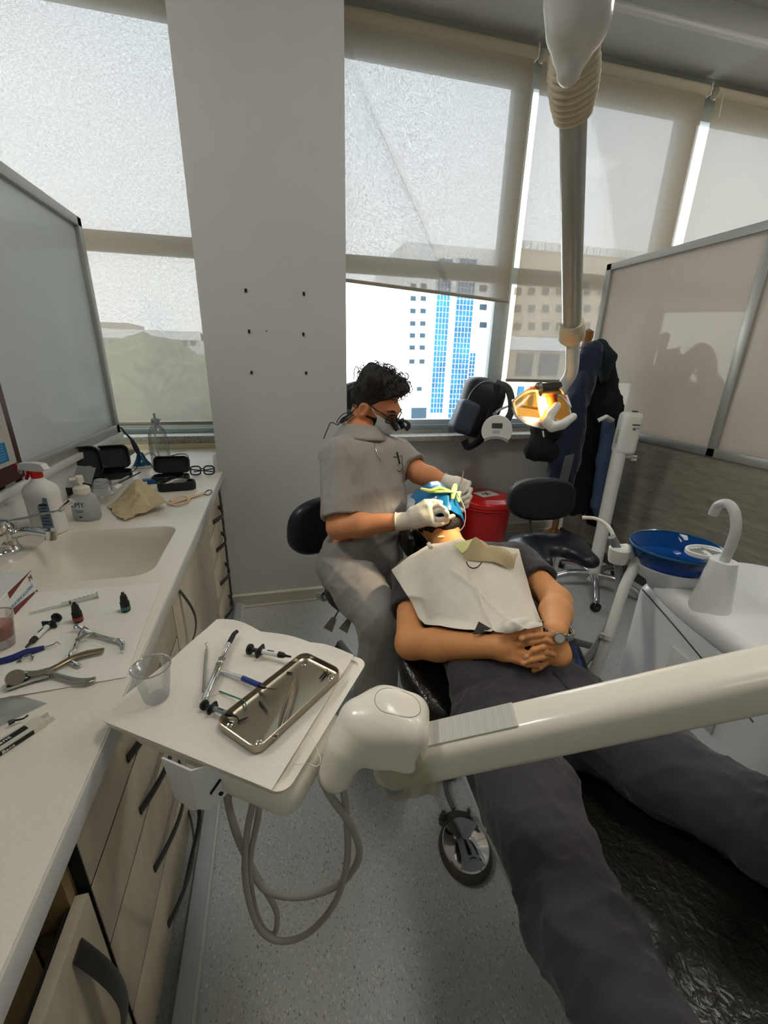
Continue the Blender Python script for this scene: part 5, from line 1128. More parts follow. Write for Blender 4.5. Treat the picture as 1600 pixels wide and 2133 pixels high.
# filler column and gooseneck
g0=at(1478,1262,Z=ZU+.045); g1=at(1512,1145,Y=g0[1]-.012,)
g1=np.array([g0[0]+.0,g0[1],.985])
mesh_obj('filler_column',MB().tube([g0-V3(0,0,.02),g0,g1-V3(0,0,.01),g1],[.052,.05,.033,.028],28,smooth=4),M_unit2,t)
gd=unit(bwc*V3(1,1,0)-g1*V3(1,1,0)); gp=[g1,g1+V3(0,0,.05)-gd*.005,g1+V3(0,0,.095)-gd*.004,g1+V3(0,0,.135)+gd*.015,g1+V3(0,0,.15)+gd*.045,g1+V3(0,0,.135)+gd*.075,g1+V3(0,0,.105)+gd*.083]
mesh_obj('gooseneck',MB().tube(gp,.0125,14,smooth=7),mat('gooseneck_grey',(196,198,196),.35),t)
sc=g1+gd*.075+V3(0,0,-.015); mesh_obj('cup_rest',MB().lathe([(.0,0),(.04,0),(.044,.004),(.044,.014),(.038,.014),(.038,.008),(0,.008)],sc,n=30,sx=1.25,sy=.9).cyl(g1+V3(0,0,-.02),sc+V3(0,0,.0),.014,12),M_unit2,t)
q=MB()
for k in range(5): q.box(sc+V3(-.025+.0125*k,0,.0095),(.004,.05,.004),rotm(rz=.5))
mesh_obj('slot',q,mat('slot_grey',(150,152,150),.5),t,kind='stuff')
# suction holder with its hoses
hc=at(1290,1150,T=1.36); ba=bwc-gd*-.0+V3(-.11,.06,.03)
ho=mesh_obj('hose_holder',MB().tube([hc,hc*.5+ba*.5+V3(0,0,.012),ba],[.02,.02,.022],14,smooth=3).lathe([(.0,-.035),(.026,-.035),(.03,-.02),(.032,.012),(.024,.02),(0,.02)],hc,n=24),M_wp,t)
ej=mesh_obj('saliva_ejector',MB().tube([hc+V3(-.008,0,.0),at(1276,1112,T=1.36),at(1262,1092,T=1.38),at(1240,1080,T=1.40),at(1213,1078,T=1.42)],[.007,.0065,.006,.0055,.006],10,smooth=5),M_wp,t)
mesh_obj('ejector_valve',MB().tube([hc+V3(0,0,-.005),at(1275,1118,T=1.345)],[.015,.012],14),mat('valve_grey',(128,134,136),.35),t)
M_hg=mat('hose_slate',(122,128,130),.45)
mesh_obj('suction_hose',MB().tube([hc+V3(0,0,-.03),at(1290,1215,T=1.38),at(1280,1275,T=1.36),at(1250,1335,T=1.34),at(1215,1385,T=1.33),at(1190,1430,T=1.33)],.0125,10,smooth=6),M_hg,t)
mesh_obj('aspirator_tube',MB().tube([at(1330,1165,T=1.36),at(1300,1225,T=1.34),at(1270,1320,T=1.32),at(1238,1400,T=1.32),at(1222,1440,T=1.32)],[.017,.016,.016,.017,.017],14,smooth=3).tube([at(1266,1322,T=1.32),at(1264,1332,T=1.32)],.0205,16),mat('tube_ivory',(204,206,200),.4),t)
# ------------------------------------------------------------------ operating lamp on its arm
M_lampw=mat('lamp_white',(214,214,208),.28,coat=.4); M_bell=mat('bellows_cream',(206,196,170),.6); M_poleg=mat('lamp_pole_grey',(172,172,166),.25,metal=.25,coat=.4)
pt_=at(1194,235,T=.90); pb2=at(1191,690,T=1.30)
t=thing('operating_lamp','ceiling-high white lamp arm with lit amber dental lamp at its lower end','dental lamp',at(1130,850,T=1.40))
pd_=unit(pb2-pt_)
mesh_obj('pole',MB().tube([pt_-pd_*.06,pb2+pd_*.02],[.0285,.0265],24),M_poleg,t)
bl=MB(); jt=at(1197,92,T=.80); bp=[];br=[]
for k in range(81):
    u=k/80; bp.append(jt*(1-u)+(pt_+pd_*.008)*u); br.append(.038+.009*math.sin(PI*u)-.006*u+.0055*abs(math.sin(u*PI*10)))
mesh_obj('bellows',MB().tube(bp,br,26),M_bell,t,smooth=180)
hz=[at(1186,150,T=.785),at(1195,95,T=.77),at(1206,40,T=.75),at(1208,-15,T=.735),at(1210,-60,T=.72)]
f=U_([chain(hz,[.022,.038,.056,.060,.055])],.02)
mesh_obj('elbow',sdf_mesh(f,np.min(hz,0)-.08,np.max(hz,0)+.08,.005),M_lampw,t)
mesh_obj('upper_arm',MB().tube([hz[-1],hz[-1]+V3(.25,-.03,.16),V3(1.5,.74,2.18),V3(1.72,.78,2.12),V3(1.76,.79,2.0)],.05,18,smooth=6).tube([V3(1.76,.79,2.0),V3(1.76,.79,.02)],.045,18),M_lampw,t)
mesh_obj('lower_collar',MB().tube([pb2-pd_*.028,pb2-pd_*.01,pb2+pd_*.02,pb2+pd_*.035],[.034,.039,.039,.028],24,smooth=4),M_bell,t)
br_=[at(1193,700,T=1.31),at(1193,735,T=1.33),at(1190,775,T=1.36),at(1176,800,T=1.385),at(1164,815,T=1.39)]
mesh_obj('bracket',MB().tube(br_,[.021,.021,.020,.019,.021],16,smooth=5),M_lampw,t)
mesh_obj('pivot',MB().cyl(at(1126,812,T=1.39),at(1166,808,T=1.39),.021,20).cyl(at(1118,806,T=1.42),at(1128,805,T=1.42),.014,14),mat('pivot_brown',(70,62,56),.35),t)
lc=at(1128,850,T=1.42)
# reflector: a shallow amber saddle of glass facing the patient, with a clear rim
M_amb=bpy.data.materials.new('amber_glass'); M_amb.use_nodes=True; nt=M_amb.node_tree; nt.nodes.clear(); o_=nt.nodes.new('ShaderNodeOutputMaterial'); a_=nt.nodes.new('ShaderNodeBsdfTranslucent'); a_.inputs[0].default_value=(.95,.55,.12,1); g_=nt.nodes.new('ShaderNodeBsdfTransparent'); g_.inputs[0].default_value=(1,.78,.42,1); s_=nt.nodes.new('ShaderNodeBsdfGlossy'); s_.inputs['Roughness'].default_value=.1; m1=nt.nodes.new('ShaderNodeMixShader'); m1.inputs[0].default_value=.55; m2=nt.nodes.new('ShaderNodeMixShader'); m2.inputs[0].default_value=.1
nt.links.new(a_.outputs[0],m1.inputs[1]); nt.links.new(g_.outputs[0],m1.inputs[2]); nt.links.new(m1.outputs[0],m2.inputs[1]); nt.links.new(s_.outputs[0],m2.inputs[2]); nt.links.new(m2.outputs[0],o_.inputs[0])
def patch(px4,bow,T0):
    """curved reflector half between four photo corners, bowed away from the patient"""
    c=[at(x,y,T=tt) for x,y,tt in px4]; G=np.zeros((14,12,3)); nrm=unit(np.cross(c[1]-c[0],c[3]-c[0])); 
    for i in range(14):
        for j in range(12):
            u,v=i/13,j/11; G[i,j]=c[0]*(1-u)*(1-v)+c[1]*u*(1-v)+c[2]*u*v+c[3]*(1-u)*v+V3(.0,.04,.05)*bow*(1-(2*v-1)**2)*(.4+.6*u)+unit(c[0]-c[3])*.012*math.sin(PI*u)*(1 if v<.5 else -1)*abs(2*v-1)
    return G
GL=patch(((1070,836,1.44),(1124,813,1.42),(1128,872,1.42),(1076,868,1.45)),1.,1.4); GR=patch(((1150,822,1.42),(1188,848,1.43),(1190,868,1.43),(1152,872,1.42)),1.,1.4)
mesh_obj('reflector',MB().grid(GL,.002),M_amb,t); mesh_obj('reflector',MB().grid(GR,.002),M_amb,t)
def edge(G): return np.concatenate([G[:,0],G[-1,1:],G[::-1,-1][1:],G[0,::-1][1:]])
M_rimc=mat('lamp_rim',(226,226,220),.15,coat=.5)
for G in(GL,GR): mesh_obj('reflector_rim',MB().tube(edge(G),.0045,8),M_rimc,t)
sh=[at(1068,862,T=1.43),at(1090,884,T=1.40),at(1130,890,T=1.38)]
mesh_obj('shield',MB().grid(np.array([[at(x,y,T=tt) for x,y,tt in r_] for r_ in (((1066,848,1.43),(1072,868,1.43),(1098,884,1.41)),((1078,866,1.42),(1100,872,1.41),(1130,893,1.39)),((1128,872,1.40),(1130,880,1.39),(1150,893,1.39)))]),.003),thin('shield_clear',(.96,.97,.97),.85,.08,.4,.25,(214,216,214)),t)
mesh_obj('stem',MB().tube([at(1148,818,T=1.40),at(1150,840,T=1.41),at(1140,868,T=1.42),at(1126,884,T=1.42)],[.019,.017,.015,.012],14,smooth=4),mat('stem_amber',(150,84,30),.4),t)
mesh_obj('bulb',MB().ball(at(1133,846,T=1.40),.013,14),mat('bulb_lit',(255,190,90),.4,emit=(255,176,70),es=60.),t)
hdl=[at(1160,846,T=1.395),at(1148,862,T=1.38),at(1140,880,T=1.375),at(1150,890,T=1.37),at(1172,884,T=1.37),at(1194,868,T=1.375)]
mesh_obj('grip',sdf_mesh(U_([chain(hdl[:3],[.014,.015,.014]),chain(hdl[2:],[.014,.016,.016,.012])],.012),np.min(hdl,0)-.03,np.max(hdl,0)+.03,.003),M_lampw,t)
lt=bpy.data.lights.new('lamp_beam','SPOT'); lt.energy=9; lt.color=(1,.82,.55); lt.spot_size=.8; lt.spot_blend=.6; lt.shadow_soft_size=.03; lo=bpy.data.objects.new('lamp_beam',lt); COL.objects.link(lo); lp=at(1120,862,T=1.40); lo.location=lp; tgt=V3(.58,1.35,.95); lo.rotation_euler=Vector(tuple(tgt-lp)).to_track_quat('-Z','Y').to_euler()
# ================================================================== dental chair
M_leath=mat('chair_leather',(24,21,17),.28,spec=.6,bump=.45,bscale=60)
def mk_leather():
    m=MATS['chair_leather']; nt=m.node_tree; n=[x for x in nt.nodes if x.type=='TEX_NOISE'][0]; n.inputs['Detail'].default_value=3; n.inputs['Distortion'].default_value=.5; [x for x in nt.nodes if x.type=='BUMP'][0].inputs['Distance'].default_value=.005
mk_leather()
CXc=.64
ch=thing('dental_chair','black leather dental chair reclined across the right half of the room','dental chair',(CXc,.6,0))
def slab(cx,prof,zt,th,rad,bow=0.):
    """upholstered slab whose half width follows prof [(y,halfwidth)], top height zt(y)"""
    ys=np.array([a for a,_ in prof]); ws=np.array([b for _,b in prof])
    def f(p):
        y=p[:,1]; w=np.interp(y,ys,ws); top=zt(y)+bow*((p[:,0]-cx)/w)**2
        dx=np.abs(p[:,0]-cx)-w; dz=np.abs(p[:,2]-(top-th/2))-th/2; dy=np.maximum(ys[0]-y,y-ys[-1])
        q=np.stack([dx+rad,dy+rad,dz+rad],1); return (np.linalg.norm(np.maximum(q,0),axis=1)+np.minimum(q.max(1),0)-rad)*.85
    return f
seat_prof=[(-.55,.20),(-.3,.24),(0,.25),(.35,.25),(.6,.245),(.70,.24),(.78,.215)]
zs=lambda y: .565-.02*np.clip((.2-y)/.6,0,1)+.03*np.clip((y-.55)/.2,0,1)*0
sf=slab(CXc,seat_prof,zs,.105,.035,.025); wv=waves(10,10,40,3)
mesh_obj('seat',sdf_mesh(lambda p:sf(p)+.0015*wv(p),(CXc-.32,-.58,.42),(CXc+.32,.82,.66),.009),M_leath,ch)
zb=lambda y: .56+(y-.74)*.30
back_prof=[(.76,.20),(.83,.265),(.95,.30),(1.05,.29),(1.18,.235),(1.30,.20),(1.36,.16)]
bf=slab(CXc-.035,back_prof,zb,.10,.04,.035)
mesh_obj('backrest',sdf_mesh(bf,(CXc-.40,.70,.42),(CXc+.36,1.42,.86),.009),M_leath,ch)
hr=V3(.575,1.50,.775); mesh_obj('headrest',sdf_mesh(U_([rbx(hr,(.10,.10,.035),.03,rotm(rx=.25)),ell(hr+V3(-.09,-.02,.03),(.035,.08,.05)),ell(hr+V3(.09,-.02,.03),(.035,.08,.05))],.04),hr-.2,hr+.2,.007),M_leath,ch)
mesh_obj('headrest_arm',MB().tube([hr+V3(0,-.02,-.02),V3(.60,1.30,.68)],.02,10,flat=.5),M_alup,ch)
mesh_obj('wing_trim',MB().tube([at(864,1098,T=1.62),at(878,1110,T=1.60),at(886,1120,T=1.58),at(893,1124,T=1.57)],.004,6,smooth=4),M_alup,ch)
M_basew=mat('chair_base_white',(206,214,224),.25,coat=.3)
mesh_obj('base',sdf_mesh(U_([rbx((.76,1.42,.06),(.20,.33,.06),.05),rbx((.68,1.22,.28),(.12,.16,.24),.06)],.06),(.3,.9,-.01),(1.0,1.9,.56),.012),M_basew,ch)
mesh_obj('base_trim',MB().bb(.55,.97,1.08,1.76,.0,.022,.006),M_black,ch)
mesh_obj('under_frame',MB().bb(.42,.80,-.2,.75,.42,.475,.01).box((.60,1.0,.565),(.36,.55,.05),rotm(rx=.29),.01),M_basew,ch)
# ================================================================== patient
M_skin=mat('skin_tan',(224,158,102),.55,spec=.35,bump=.12,bscale=260,sss=.05,var=.06,vscale=14)
M_scrub_d=mat('charcoal_cloth',(56,54,58),.8,bump=.25,bscale=420,sheen=.15)
M_beard=mat('dark_brown_hair',(34,26,20),.7,bump=.8,bscale=160)
def drop(f,x,y,z0=1.3,n=60):
    """height of the surface f below the points (x,y)"""
    z=np.full(len(x),z0,float)
    for _ in range(n):
        d=f(np.stack([x,y,z],1)); z=z-np.clip(d*.7,-.01,.05)
    return z
Pn=V3(.575,.735,.655); Cn=V3(.575,1.00,.750); Nn=V3(.58,1.24,.835); Hn=at(908,1080,T=1.64)
shR=at(858,1203,T=1.44); shL=at(1082,1176,T=1.44)
elR=at(856,1340,T=1.24); elL=at(1158,1252,T=1.26)
wrR=at(1035,1347,T=1.11); wrL=at(1158,1318,T=1.10)
hipR=V3(.478,.695,.655); hipL=V3(.675,.695,.655); knR=V3(.408,.315,.662); knL=V3(.84,.335,.675); anR=V3(.47,-.10,.60); anL=V3(1.03,.02,.60)
up_d=unit(Nn-Pn); nrm_d=unit(np.cross(V3(1,0,0),up_d)); RtP=np.stack([V3(1,0,0),nrm_d,up_d],1)
torso=U_([ell(Pn,(.165,.09,.13),RtP),ell((Pn+Cn)/2,(.155,.088,.17),RtP),ell(Cn+up_d*.07,(.165,.110,.19),RtP),cap_(shR+V3(.03,.0,-.0),shL-V3(.03,0,0),.062)],.08)
fd=unit(V3(.0,-.34,.94)); hu=unit(V3(0.02,.94,.34)); hu=unit(hu-fd*(hu@fd)); hrt=np.cross(hu,fd)
RH=np.stack([hrt,fd,hu],1)   # right, face, crown
head=U_([ell(Hn,(.076,.098,.108),RH),ell(Hn+RH@V3(0,.03,-.075),(.056,.06,.055),RH),cap_(Hn+RH@V3(0,.088,-.005),Hn+RH@V3(0,.105,-.035),.012,.015)],.03)
ears=U_([ell(Hn+RH@V3(.077,.0,-.015),(.012,.02,.032),RH),ell(Hn+RH@V3(-.077,.0,-.015),(.012,.02,.032),RH)])
neck=cap_(Nn+V3(0,-.01,0),Hn+RH@V3(0,-.01,-.06),.058,.056)
_pre=U_([off(torso,.022),ell(Pn+V3(0,.01,0),(.185,.106,.15),RtP)],.05)
_ts=onf(_pre,np.array([1060.,1090,1120,1150]),np.array([1345.,1345,1350,1350]))[1]; DT=float(np.min(_ts)-.030-1.098)
_at=at
def at(x,y,X=None,Y=None,Z=None,T=None):
    return _at(x,y,X=X,Y=Y,Z=Z,T=(T+DT if T is not None else None))
wrR=at(1035,1347,T=1.105); wrL=at(1158,1318,T=1.095)
def fing(px,ts,r0=.0088,r1=.0070):
    P=[at(x,y,T=t) for (x,y),t in zip(px,ts)]; n=len(P)-1
    return U_([cap_(P[i],P[i+1],r0+(r1-r0)*i/n,r0+(r1-r0)*(i+1)/n) for i in range(n)],.004)
palmR=U_([rbx(at(1063,1346,T=1.098),(.034,.037,.015),.013,np.stack([unit(at(1090,1343,T=1.09)-at(1036,1347,T=1.105)),unit(at(1063,1320,T=1.10)-at(1063,1372,T=1.095)),unit(CO-at(1063,1346,T=1.1))],1)),cap_(wrR,at(1058,1346,T=1.1),.025,.022),cap_(wrR,at(1062,1325,T=1.1),.02,.016)],.02)
palmL=U_([ell(at(1148,1350,T=1.095),(.038,.042,.018),np.stack([unit(at(1122,1353,T=1.09)-at(1166,1345,T=1.1)),unit(at(1149,1325,T=1.10)-at(1149,1375,T=1.09)),unit(CO-at(1149,1350,T=1.1))],1)),cap_(wrL,at(1152,1345,T=1.1),.025,.022)],.02)
fR=[fing(((1072,1326),(1096,1316),(1112,1310),(1125,1311)),(1.085,1.066,1.064,1.070)),fing(((1078,1342),(1106,1337),(1132,1332),(1149,1338)),(1.083,1.062,1.060,1.072)),fing(((1080,1360),(1110,1362),(1136,1358),(1152,1363)),(1.083,1.064,1.062,1.074)),fing(((1074,1376),(1098,1384),(1118,1385),(1132,1386)),(1.086,1.070,1.066,1.072),.0078,.0062)]
fL=[fing(((1146,1326),(1128,1322),(1104,1324),(1086,1331)),(1.085,1.060,1.058,1.064)),fing(((1144,1345),(1130,1347),(1112,1354),(1096,1370)),(1.083,1.060,1.056,1.062)),fing(((1142,1366),(1128,1369),(1108,1374),(1090,1382)),(1.082,1.060,1.056,1.064)),fing(((1138,1380),(1124,1390),(1112,1396)),(1.084,1.068,1.072),.0078,.0062)]
thR=fing(((1048,1326),(1058,1312),(1074,1307),(1092,1301)),(1.092,1.085,1.080,1.078),.0115,.0082)
handR=U_([U_([palmR,thR],.012)]+[U_([palmR,g],.006) for g in fR]); handL=U_([palmL]+[U_([palmL,g],.006) for g in fL])
armR=U_([cap_(shR,elR,.05,.043),cap_(elR,elR*.65+wrR*.35,.044,.043),cap_(elR*.65+wrR*.35,wrR,.043,.028)],.02)
armL=U_([cap_(shL,elL,.05,.042),cap_(elL,elL*.6+wrL*.4,.042,.042),cap_(elL*.6+wrL*.4,wrL,.042,.027)],.02)
legs=U_([chain([hipR,knR,anR],[.075,.058,.042],.03),chain([hipL,knL,anL],[.075,.058,.042],.03)])
feet=U_([cap_(anR+V3(0,-.02,-.01),anR+V3(.03,-.14,.09),.036,.03),cap_(anL+V3(.0,-.02,-.01),anL+V3(.06,-.13,.09),.036,.03)])
bodyP=U_([U_([torso,neck],.05),U_([head,neck],.025),ears,U_([armR,handR],.010),U_([armL,handL],.010),U_([legs,torso],.04),U_([legs,feet],.02)],0.)
pat=thing('person','person lying back in the dental chair, hands clasped, paper bib and covered face','person',(.58,.7,.6))
hb=rbx((wrR+wrL)/2+V3(0,-.02,0),(.115,.115,.10),.005)
def uncap(m,f):
    v=m.v[0]; q=np.array(m.f); c=v[q].mean(1); k=np.concatenate([f(x) for x in np.array_split(c,20)])>-.0012; m.f=[tuple(x) for x in q[k].tolist()]; return m
bmp=uncap(sdf_mesh(lambda p:np.maximum(bodyP(p),-(hb(p)+.006)),(.22,-.32,.45),(1.22,1.68,1.12),.0042),bodyP)
arms_=U_([U_([armR,handR],.010),U_([armL,handL],.010)],0.)
hm_=uncap(sdf_mesh(lambda p:np.maximum(arms_(p),hb(p)),(wrR+wrL)/2-.15,(wrR+wrL)/2+.15,.0021),arms_)
bmp.add(hm_.v[0],hm_.f)
mesh_obj('body',bmp,M_skin,pat,smooth=180)
# nails
nm=MB()
for (x,y),t in (((1123,1309),1.0615),((1147,1335),1.063),((1150,1361),1.065),((1130,1384),1.064),((1089,1329),1.056),((1098,1367),1.0545),((1092,1380),1.0555),((1089,1301),1.069)):
    c0=at(x,y,T=t); nm.ball(c0,(.0048,.0048,.0016),10,frame(CO-c0))
mesh_obj('fingernail',nm,mat('nail_pink',(226,170,132),.35),pat,kind='stuff')
at=_at
# scrub top and trousers
wcl=waves(16,14,46,41); 
rp1=ridges(7,14,40,41); rp2=ridges(7,16,44,43); rp3=ridges(7,34,70,44,(.4,1.2,.6))
cutR=half(shR*.45+elR*.55,elR-shR); cutL=half(shL*.45+elL*.55,elL-shL)
top_f=U_([off(torso,.016),int_(cap_(shR,shR*.25+elR*.75,.066,.068),cutR),int_(cap_(shL,shL*.25+elL*.75,.066,.068),cutL)],.03)
nbl=half(Nn+V3(0,.03,.05),unit(V3(0,.75,.65))); hemc=half(Pn+V3(0,.0,0),-up_d); 
cutR=half(shR*.45+elR*.55,elR-shR); cutL=half(shL*.45+elL*.55,elL-shL)
def topf(p):
    d=top_f(p)+.005-.007*rp1(p); d=smax(d,nbl(p),.01)
    return np.maximum(d,half(Pn+up_d*-.02,-up_d)(p))
caR_=int_(off(armR,.004),half(shR*.55+elR*.45,shR-elR)); caL_=int_(off(armL,.004),half(shL*.55+elL*.45,shL-elL))
mesh_obj('scrub_top',sdf_mesh(lambda p: np.maximum(topf(p),-np.minimum(caR_(p),caL_(p))),(.22,.6,.5),(.95,1.4,1.05),.006),M_scrub_d,pat,smooth=180)
wt2=waves(18,12,46,43,(1,.5,1)); fold=waves(12,30,60,44,(.35,1,.5))
tf=U_([U_([ell(Pn+V3(0,.01,0),(.183,.104,.15),RtP),cap_(hipR,hipL,.10)],.05),chain([hipR,hipR*.5+knR*.5,knR,anR],[.095,.094,.077,.064],.03),chain([hipL,hipL*.5+knL*.5,knL,anL],[.095,.094,.077,.064],.03)],.045)
def trf(p):
    kk=np.exp(-np.minimum(np.linalg.norm(p-knR,axis=1),np.linalg.norm(p-knL,axis=1))**2/.02)+np.exp(-np.linalg.norm(p-Pn+V3(0,.08,0),axis=1)**2/.03)
    d=tf(p)+.008-.010*rp2(p)-.012*kk*rp3(p); d=np.maximum(d,half(anR+(anR-knR)*.05,anR-knR)(p)*np.where(p[:,0]<.66,1,-9) if False else d)
    return np.maximum(d,half(Pn+up_d*.10,up_d)(p))
mesh_obj('trousers',sdf_mesh(trf,(.25,-.25,.42),(1.25,.95,.95),.0065),M_scrub_d,pat,smooth=180)
sm=MB(); xs=np.linspace(.46,.72,30); ys=.655-.02*np.cos((xs-.58)*9); zz=drop(trf,xs,ys,1.0)
sm.tube(np.stack([xs,ys,zz+.001],1),.0016,5); 
ys2=np.linspace(.60,.80,14); xs2=np.full(14,.615)+(.80-ys2)*.12; zz=drop(trf,xs2,ys2,1.0); sm.tube(np.stack([xs2,ys2,zz+.0008],1),.0012,5)
mesh_obj('seam',sm,mat('seam_black',(28,27,29),.8),pat,kind='stuff')
for a,nm_ in((anR,'shoe'),(anL,'shoe')):
    d=V3(.03,-.14,.09) if a is anR else V3(.06,-.13,.09)
    mesh_obj(nm_,sdf_mesh(U_([cap_(a+V3(0,-.03,-.02),a+d*1.15,.045,.04)],.02),np.minimum(a,a+d)-.1,np.maximum(a,a+d)+.1,.008),M_black,pat)
# beard along the jaw, hair, neck
wb=waves(20,60,190,9); jaw=int_(off(U_([ell(Hn+RH@V3(0,.03,-.075),(.056,.06,.055),RH),ell(Hn,(.076,.098,.108),RH)],.03),.004),half(Hn+RH@V3(0,.0,-.045),RH@V3(0,.25,1)),.01); jaw=int_(jaw,half(Hn+RH@V3(0,-.02,0),RH@V3(0,-1,0)))
mesh_obj('beard',sdf_mesh(lambda p:jaw(p)+.0022*wb(p),Hn-.16,Hn+.16,.003),M_beard,pat)
hair=int_(off(ell(Hn,(.076,.098,.108),RH),.012),half(Hn+RH@V3(0,.03,.02),RH@V3(0,1,-.7)),.01)
mesh_obj('hair',sdf_mesh(lambda p:hair(p)+.003*wb(p),Hn-.16,Hn+.16,.004),M_beard,pat)
# watch on the left wrist
wd=unit(at(1152,1345,T=1.1+DT)-wrL); wp_=wrL*.93+elL*.07; Rw_=frame(wd); M_watch=mat('watch_steel',(190,188,182),.28,metal=1.)
wtm=MB().tube([wp_+Rw_@V3(.040*math.cos(a),.040*math.sin(a),0) for a in np.linspace(0,2*PI,37)],.004,8,cap=False,flat=1.)
for a in np.linspace(0,2*PI,26,endpoint=False): wtm.box(wp_+Rw_@V3(.0415*math.cos(a),.0415*math.sin(a),0),(.004,.0085,.018),Rw_@rotm(rz=a),.001,1)
wto=thing('wristwatch','steel wristwatch on the wrist of the clasped hands','watch',wp_); mesh_obj('bracelet',wtm,M_watch,wto)
cd=unit((at(1172,1312,T=1.05+DT)-wp_)); cd=unit(cd-wd*(cd@wd)); mesh_obj('case',MB().cyl(wp_+cd*.040,wp_+cd*.051,.0135,24),M_watch,wto); mesh_obj('dial',MB().cyl(wp_+cd*.051,wp_+cd*.0518,.011,24),mat('dial_pale',(206,206,200),.3),wto)
# ------------------------------------------------------------------ bib draped over the chest
surf=U_([off(top_f,.006),off(bodyP,.006),off(trf,.004)],.03)
def drape(name,poly,n,offz,matl,label,cat,amp=.002,seed=1,th=.001,base=surf,T0=1.3,lift=None,parent=None):
    P=[np.array(p) for p in poly]; G=np.zeros((n,n,3)); w=waves(14,18,70,seed)
    U,Vv=np.meshgrid(np.linspace(0,1,n),np.linspace(0,1,n),indexing='ij')
    X=(P[0][0]*(1-U)*(1-Vv)+P[1][0]*U*(1-Vv)+P[2][0]*U*Vv+P[3][0]*(1-U)*Vv).ravel(); Y=(P[0][1]*(1-U)*(1-Vv)+P[1][1]*U*(1-Vv)+P[2][1]*U*Vv+P[3][1]*(1-U)*Vv).ravel()
    z=drop(base,X,Y,1.25)
    q=np.stack([X,Y,z],1); z=z+offz+amp*(1+w(q*V3(1,1,.3)))
    if lift is not None: z=z+lift(U.ravel(),Vv.ravel())
    G=np.stack([X,Y,z],1).reshape(n,n,3)
    return MB().grid(G,th),G
n=60; S_=np.linspace(0,1,n)
def pl(pp):
    pp=np.array(pp,float); d=np.r_[0,np.cumsum(np.linalg.norm(np.diff(pp,axis=0),axis=1))]; d/=d[-1]; return np.stack([np.interp(S_,d,pp[:,0]),np.interp(S_,d,pp[:,1])],-1)
eL_=pl([(815,1190),(838,1228),(858,1258),(872,1290),(884,1302)]); eR_=pl([(1080,1146),(1096,1205),(1108,1250),(1122,1285),(1130,1306)])
eT_=pl([(815,1190),(855,1160),(893,1137),(910,1135),(935,1131),(963,1124),(972,1132),(1010,1137),(1080,1146)]); eB_=pl([(884,1302),(950,1312),(1000,1316),(1060,1322),(1130,1306)])
U,Vv=np.meshgrid(S_,S_,indexing='ij'); u_,v_=U[...,None],Vv[...,None]
PXY=(1-u_)*eT_[None]+u_*eB_[None]+(1-v_)*eL_[:,None]+v_*eR_[:,None]-((1-u_)*(1-v_)*eT_[0]+(1-u_)*v_*eT_[-1]+u_*(1-v_)*eB_[0]+u_*v_*eB_[-1])
Gb,_=onf(surf,PXY[...,0].ravel(),PXY[...,1].ravel(),.85); rb1=ridges(9,10,44,77,(1,1,1),2.)
cre=.006*np.exp(-((Vv-.52-.06*U)/.010)**2)+.006*np.exp(-((Vv-(.22+.62*U))/.012)**2)*(U>.32)
Gb=Gb.reshape(n,n,3)+np.array([0,-.25,1.])*(.003+.0035*rb1(Gb).reshape(n,n)+cre)[...,None]
bib=MB().grid(Gb,.0009)
solo('paper_bib',bib,mat('bib_paper',(228,222,208),.6,var=.05,vscale=16,bump=.2,bscale=80),'creased white paper bib spread over the reclining person\'s chest','bib',smooth=60)
def on_bib(x,y,t=1.4): return onf(surf,x,y,.85)[0][0]+V3(0,-.002,.010)
# crumpled brown glove paper, clip cord, cotton roll, scraps
G=np.zeros((22,22,3)); w=waves(10,30,110,8)
cs=[on_bib(962,1172),on_bib(1068,1196),on_bib(1076,1166),on_bib(1000,1142)]
for i in range(22):
    for j in range(22):
        u,v=i/21,j/21; p=cs[0]*(1-u)*(1-v)+cs[1]*u*(1-v)+cs[2]*u*v+cs[3]*(1-u)*v; b_=4*v*(1-v)
        G[i,j]=p+V3(0,0,.006+.028*b_*(.6+.4*math.sin(9*u+4*v))+.012*abs(w(p[None])[0]))
solo('paper_towel',MB().grid(G,.0008),M_brown,'crumpled brown paper lying on the paper bib','paper towel',smooth=12)
cpts=[on_bib(x,y)+V3(0,0,.006) for x,y in((970,1180),(975,1189),(984,1193),(994,1190),(1002,1181))]
solo('bib_cord',MB().tube(cpts,.0018,6,smooth=5),M_black,'short black cord under the brown paper on the bib','cord')
p=on_bib(894,1148); solo('cotton_roll',MB().cyl(p+V3(0,-.012,.008),p+V3(0,.012,.012),.007,14),M_wp,'white cotton roll standing at the left shoulder of the bib','cotton roll')
p=on_bib(918,1126); solo('yellow_scrap',MB().ball(p+V3(0,0,.004),(.014,.008,.005),10),mat('yellow_scrap',(226,190,110),.6),'small yellow scrap at the neckline of the bib','scrap')
mg=MB().grid(np.array([[on_bib(942+30*u+18*v,1150-2*u+16*v*(1-u)-12*u)+V3(0,0,.012+.004*math.sin(5*u+3*v)) for u in np.linspace(0,1,8)] for v in np.linspace(0,1,6)]),.001)
solo('green_ribbon',mg,mat('pale_green',(214,222,150),.6),'pale green ribbon scrap beside the brown paper on the bib','scrap')
p=onf(surf,1003,1316,.85)[0][0]; solo('black_corner_card',MB().prism([(-.03,-.012),(.03,-.012),(.002,.024)],0,.002,frame(V3(0,-.25,1),(1,0,.05)),p+V3(0,0,.008)),M_black,'black triangular scrap at the lower edge of the bib by the hands','scrap')
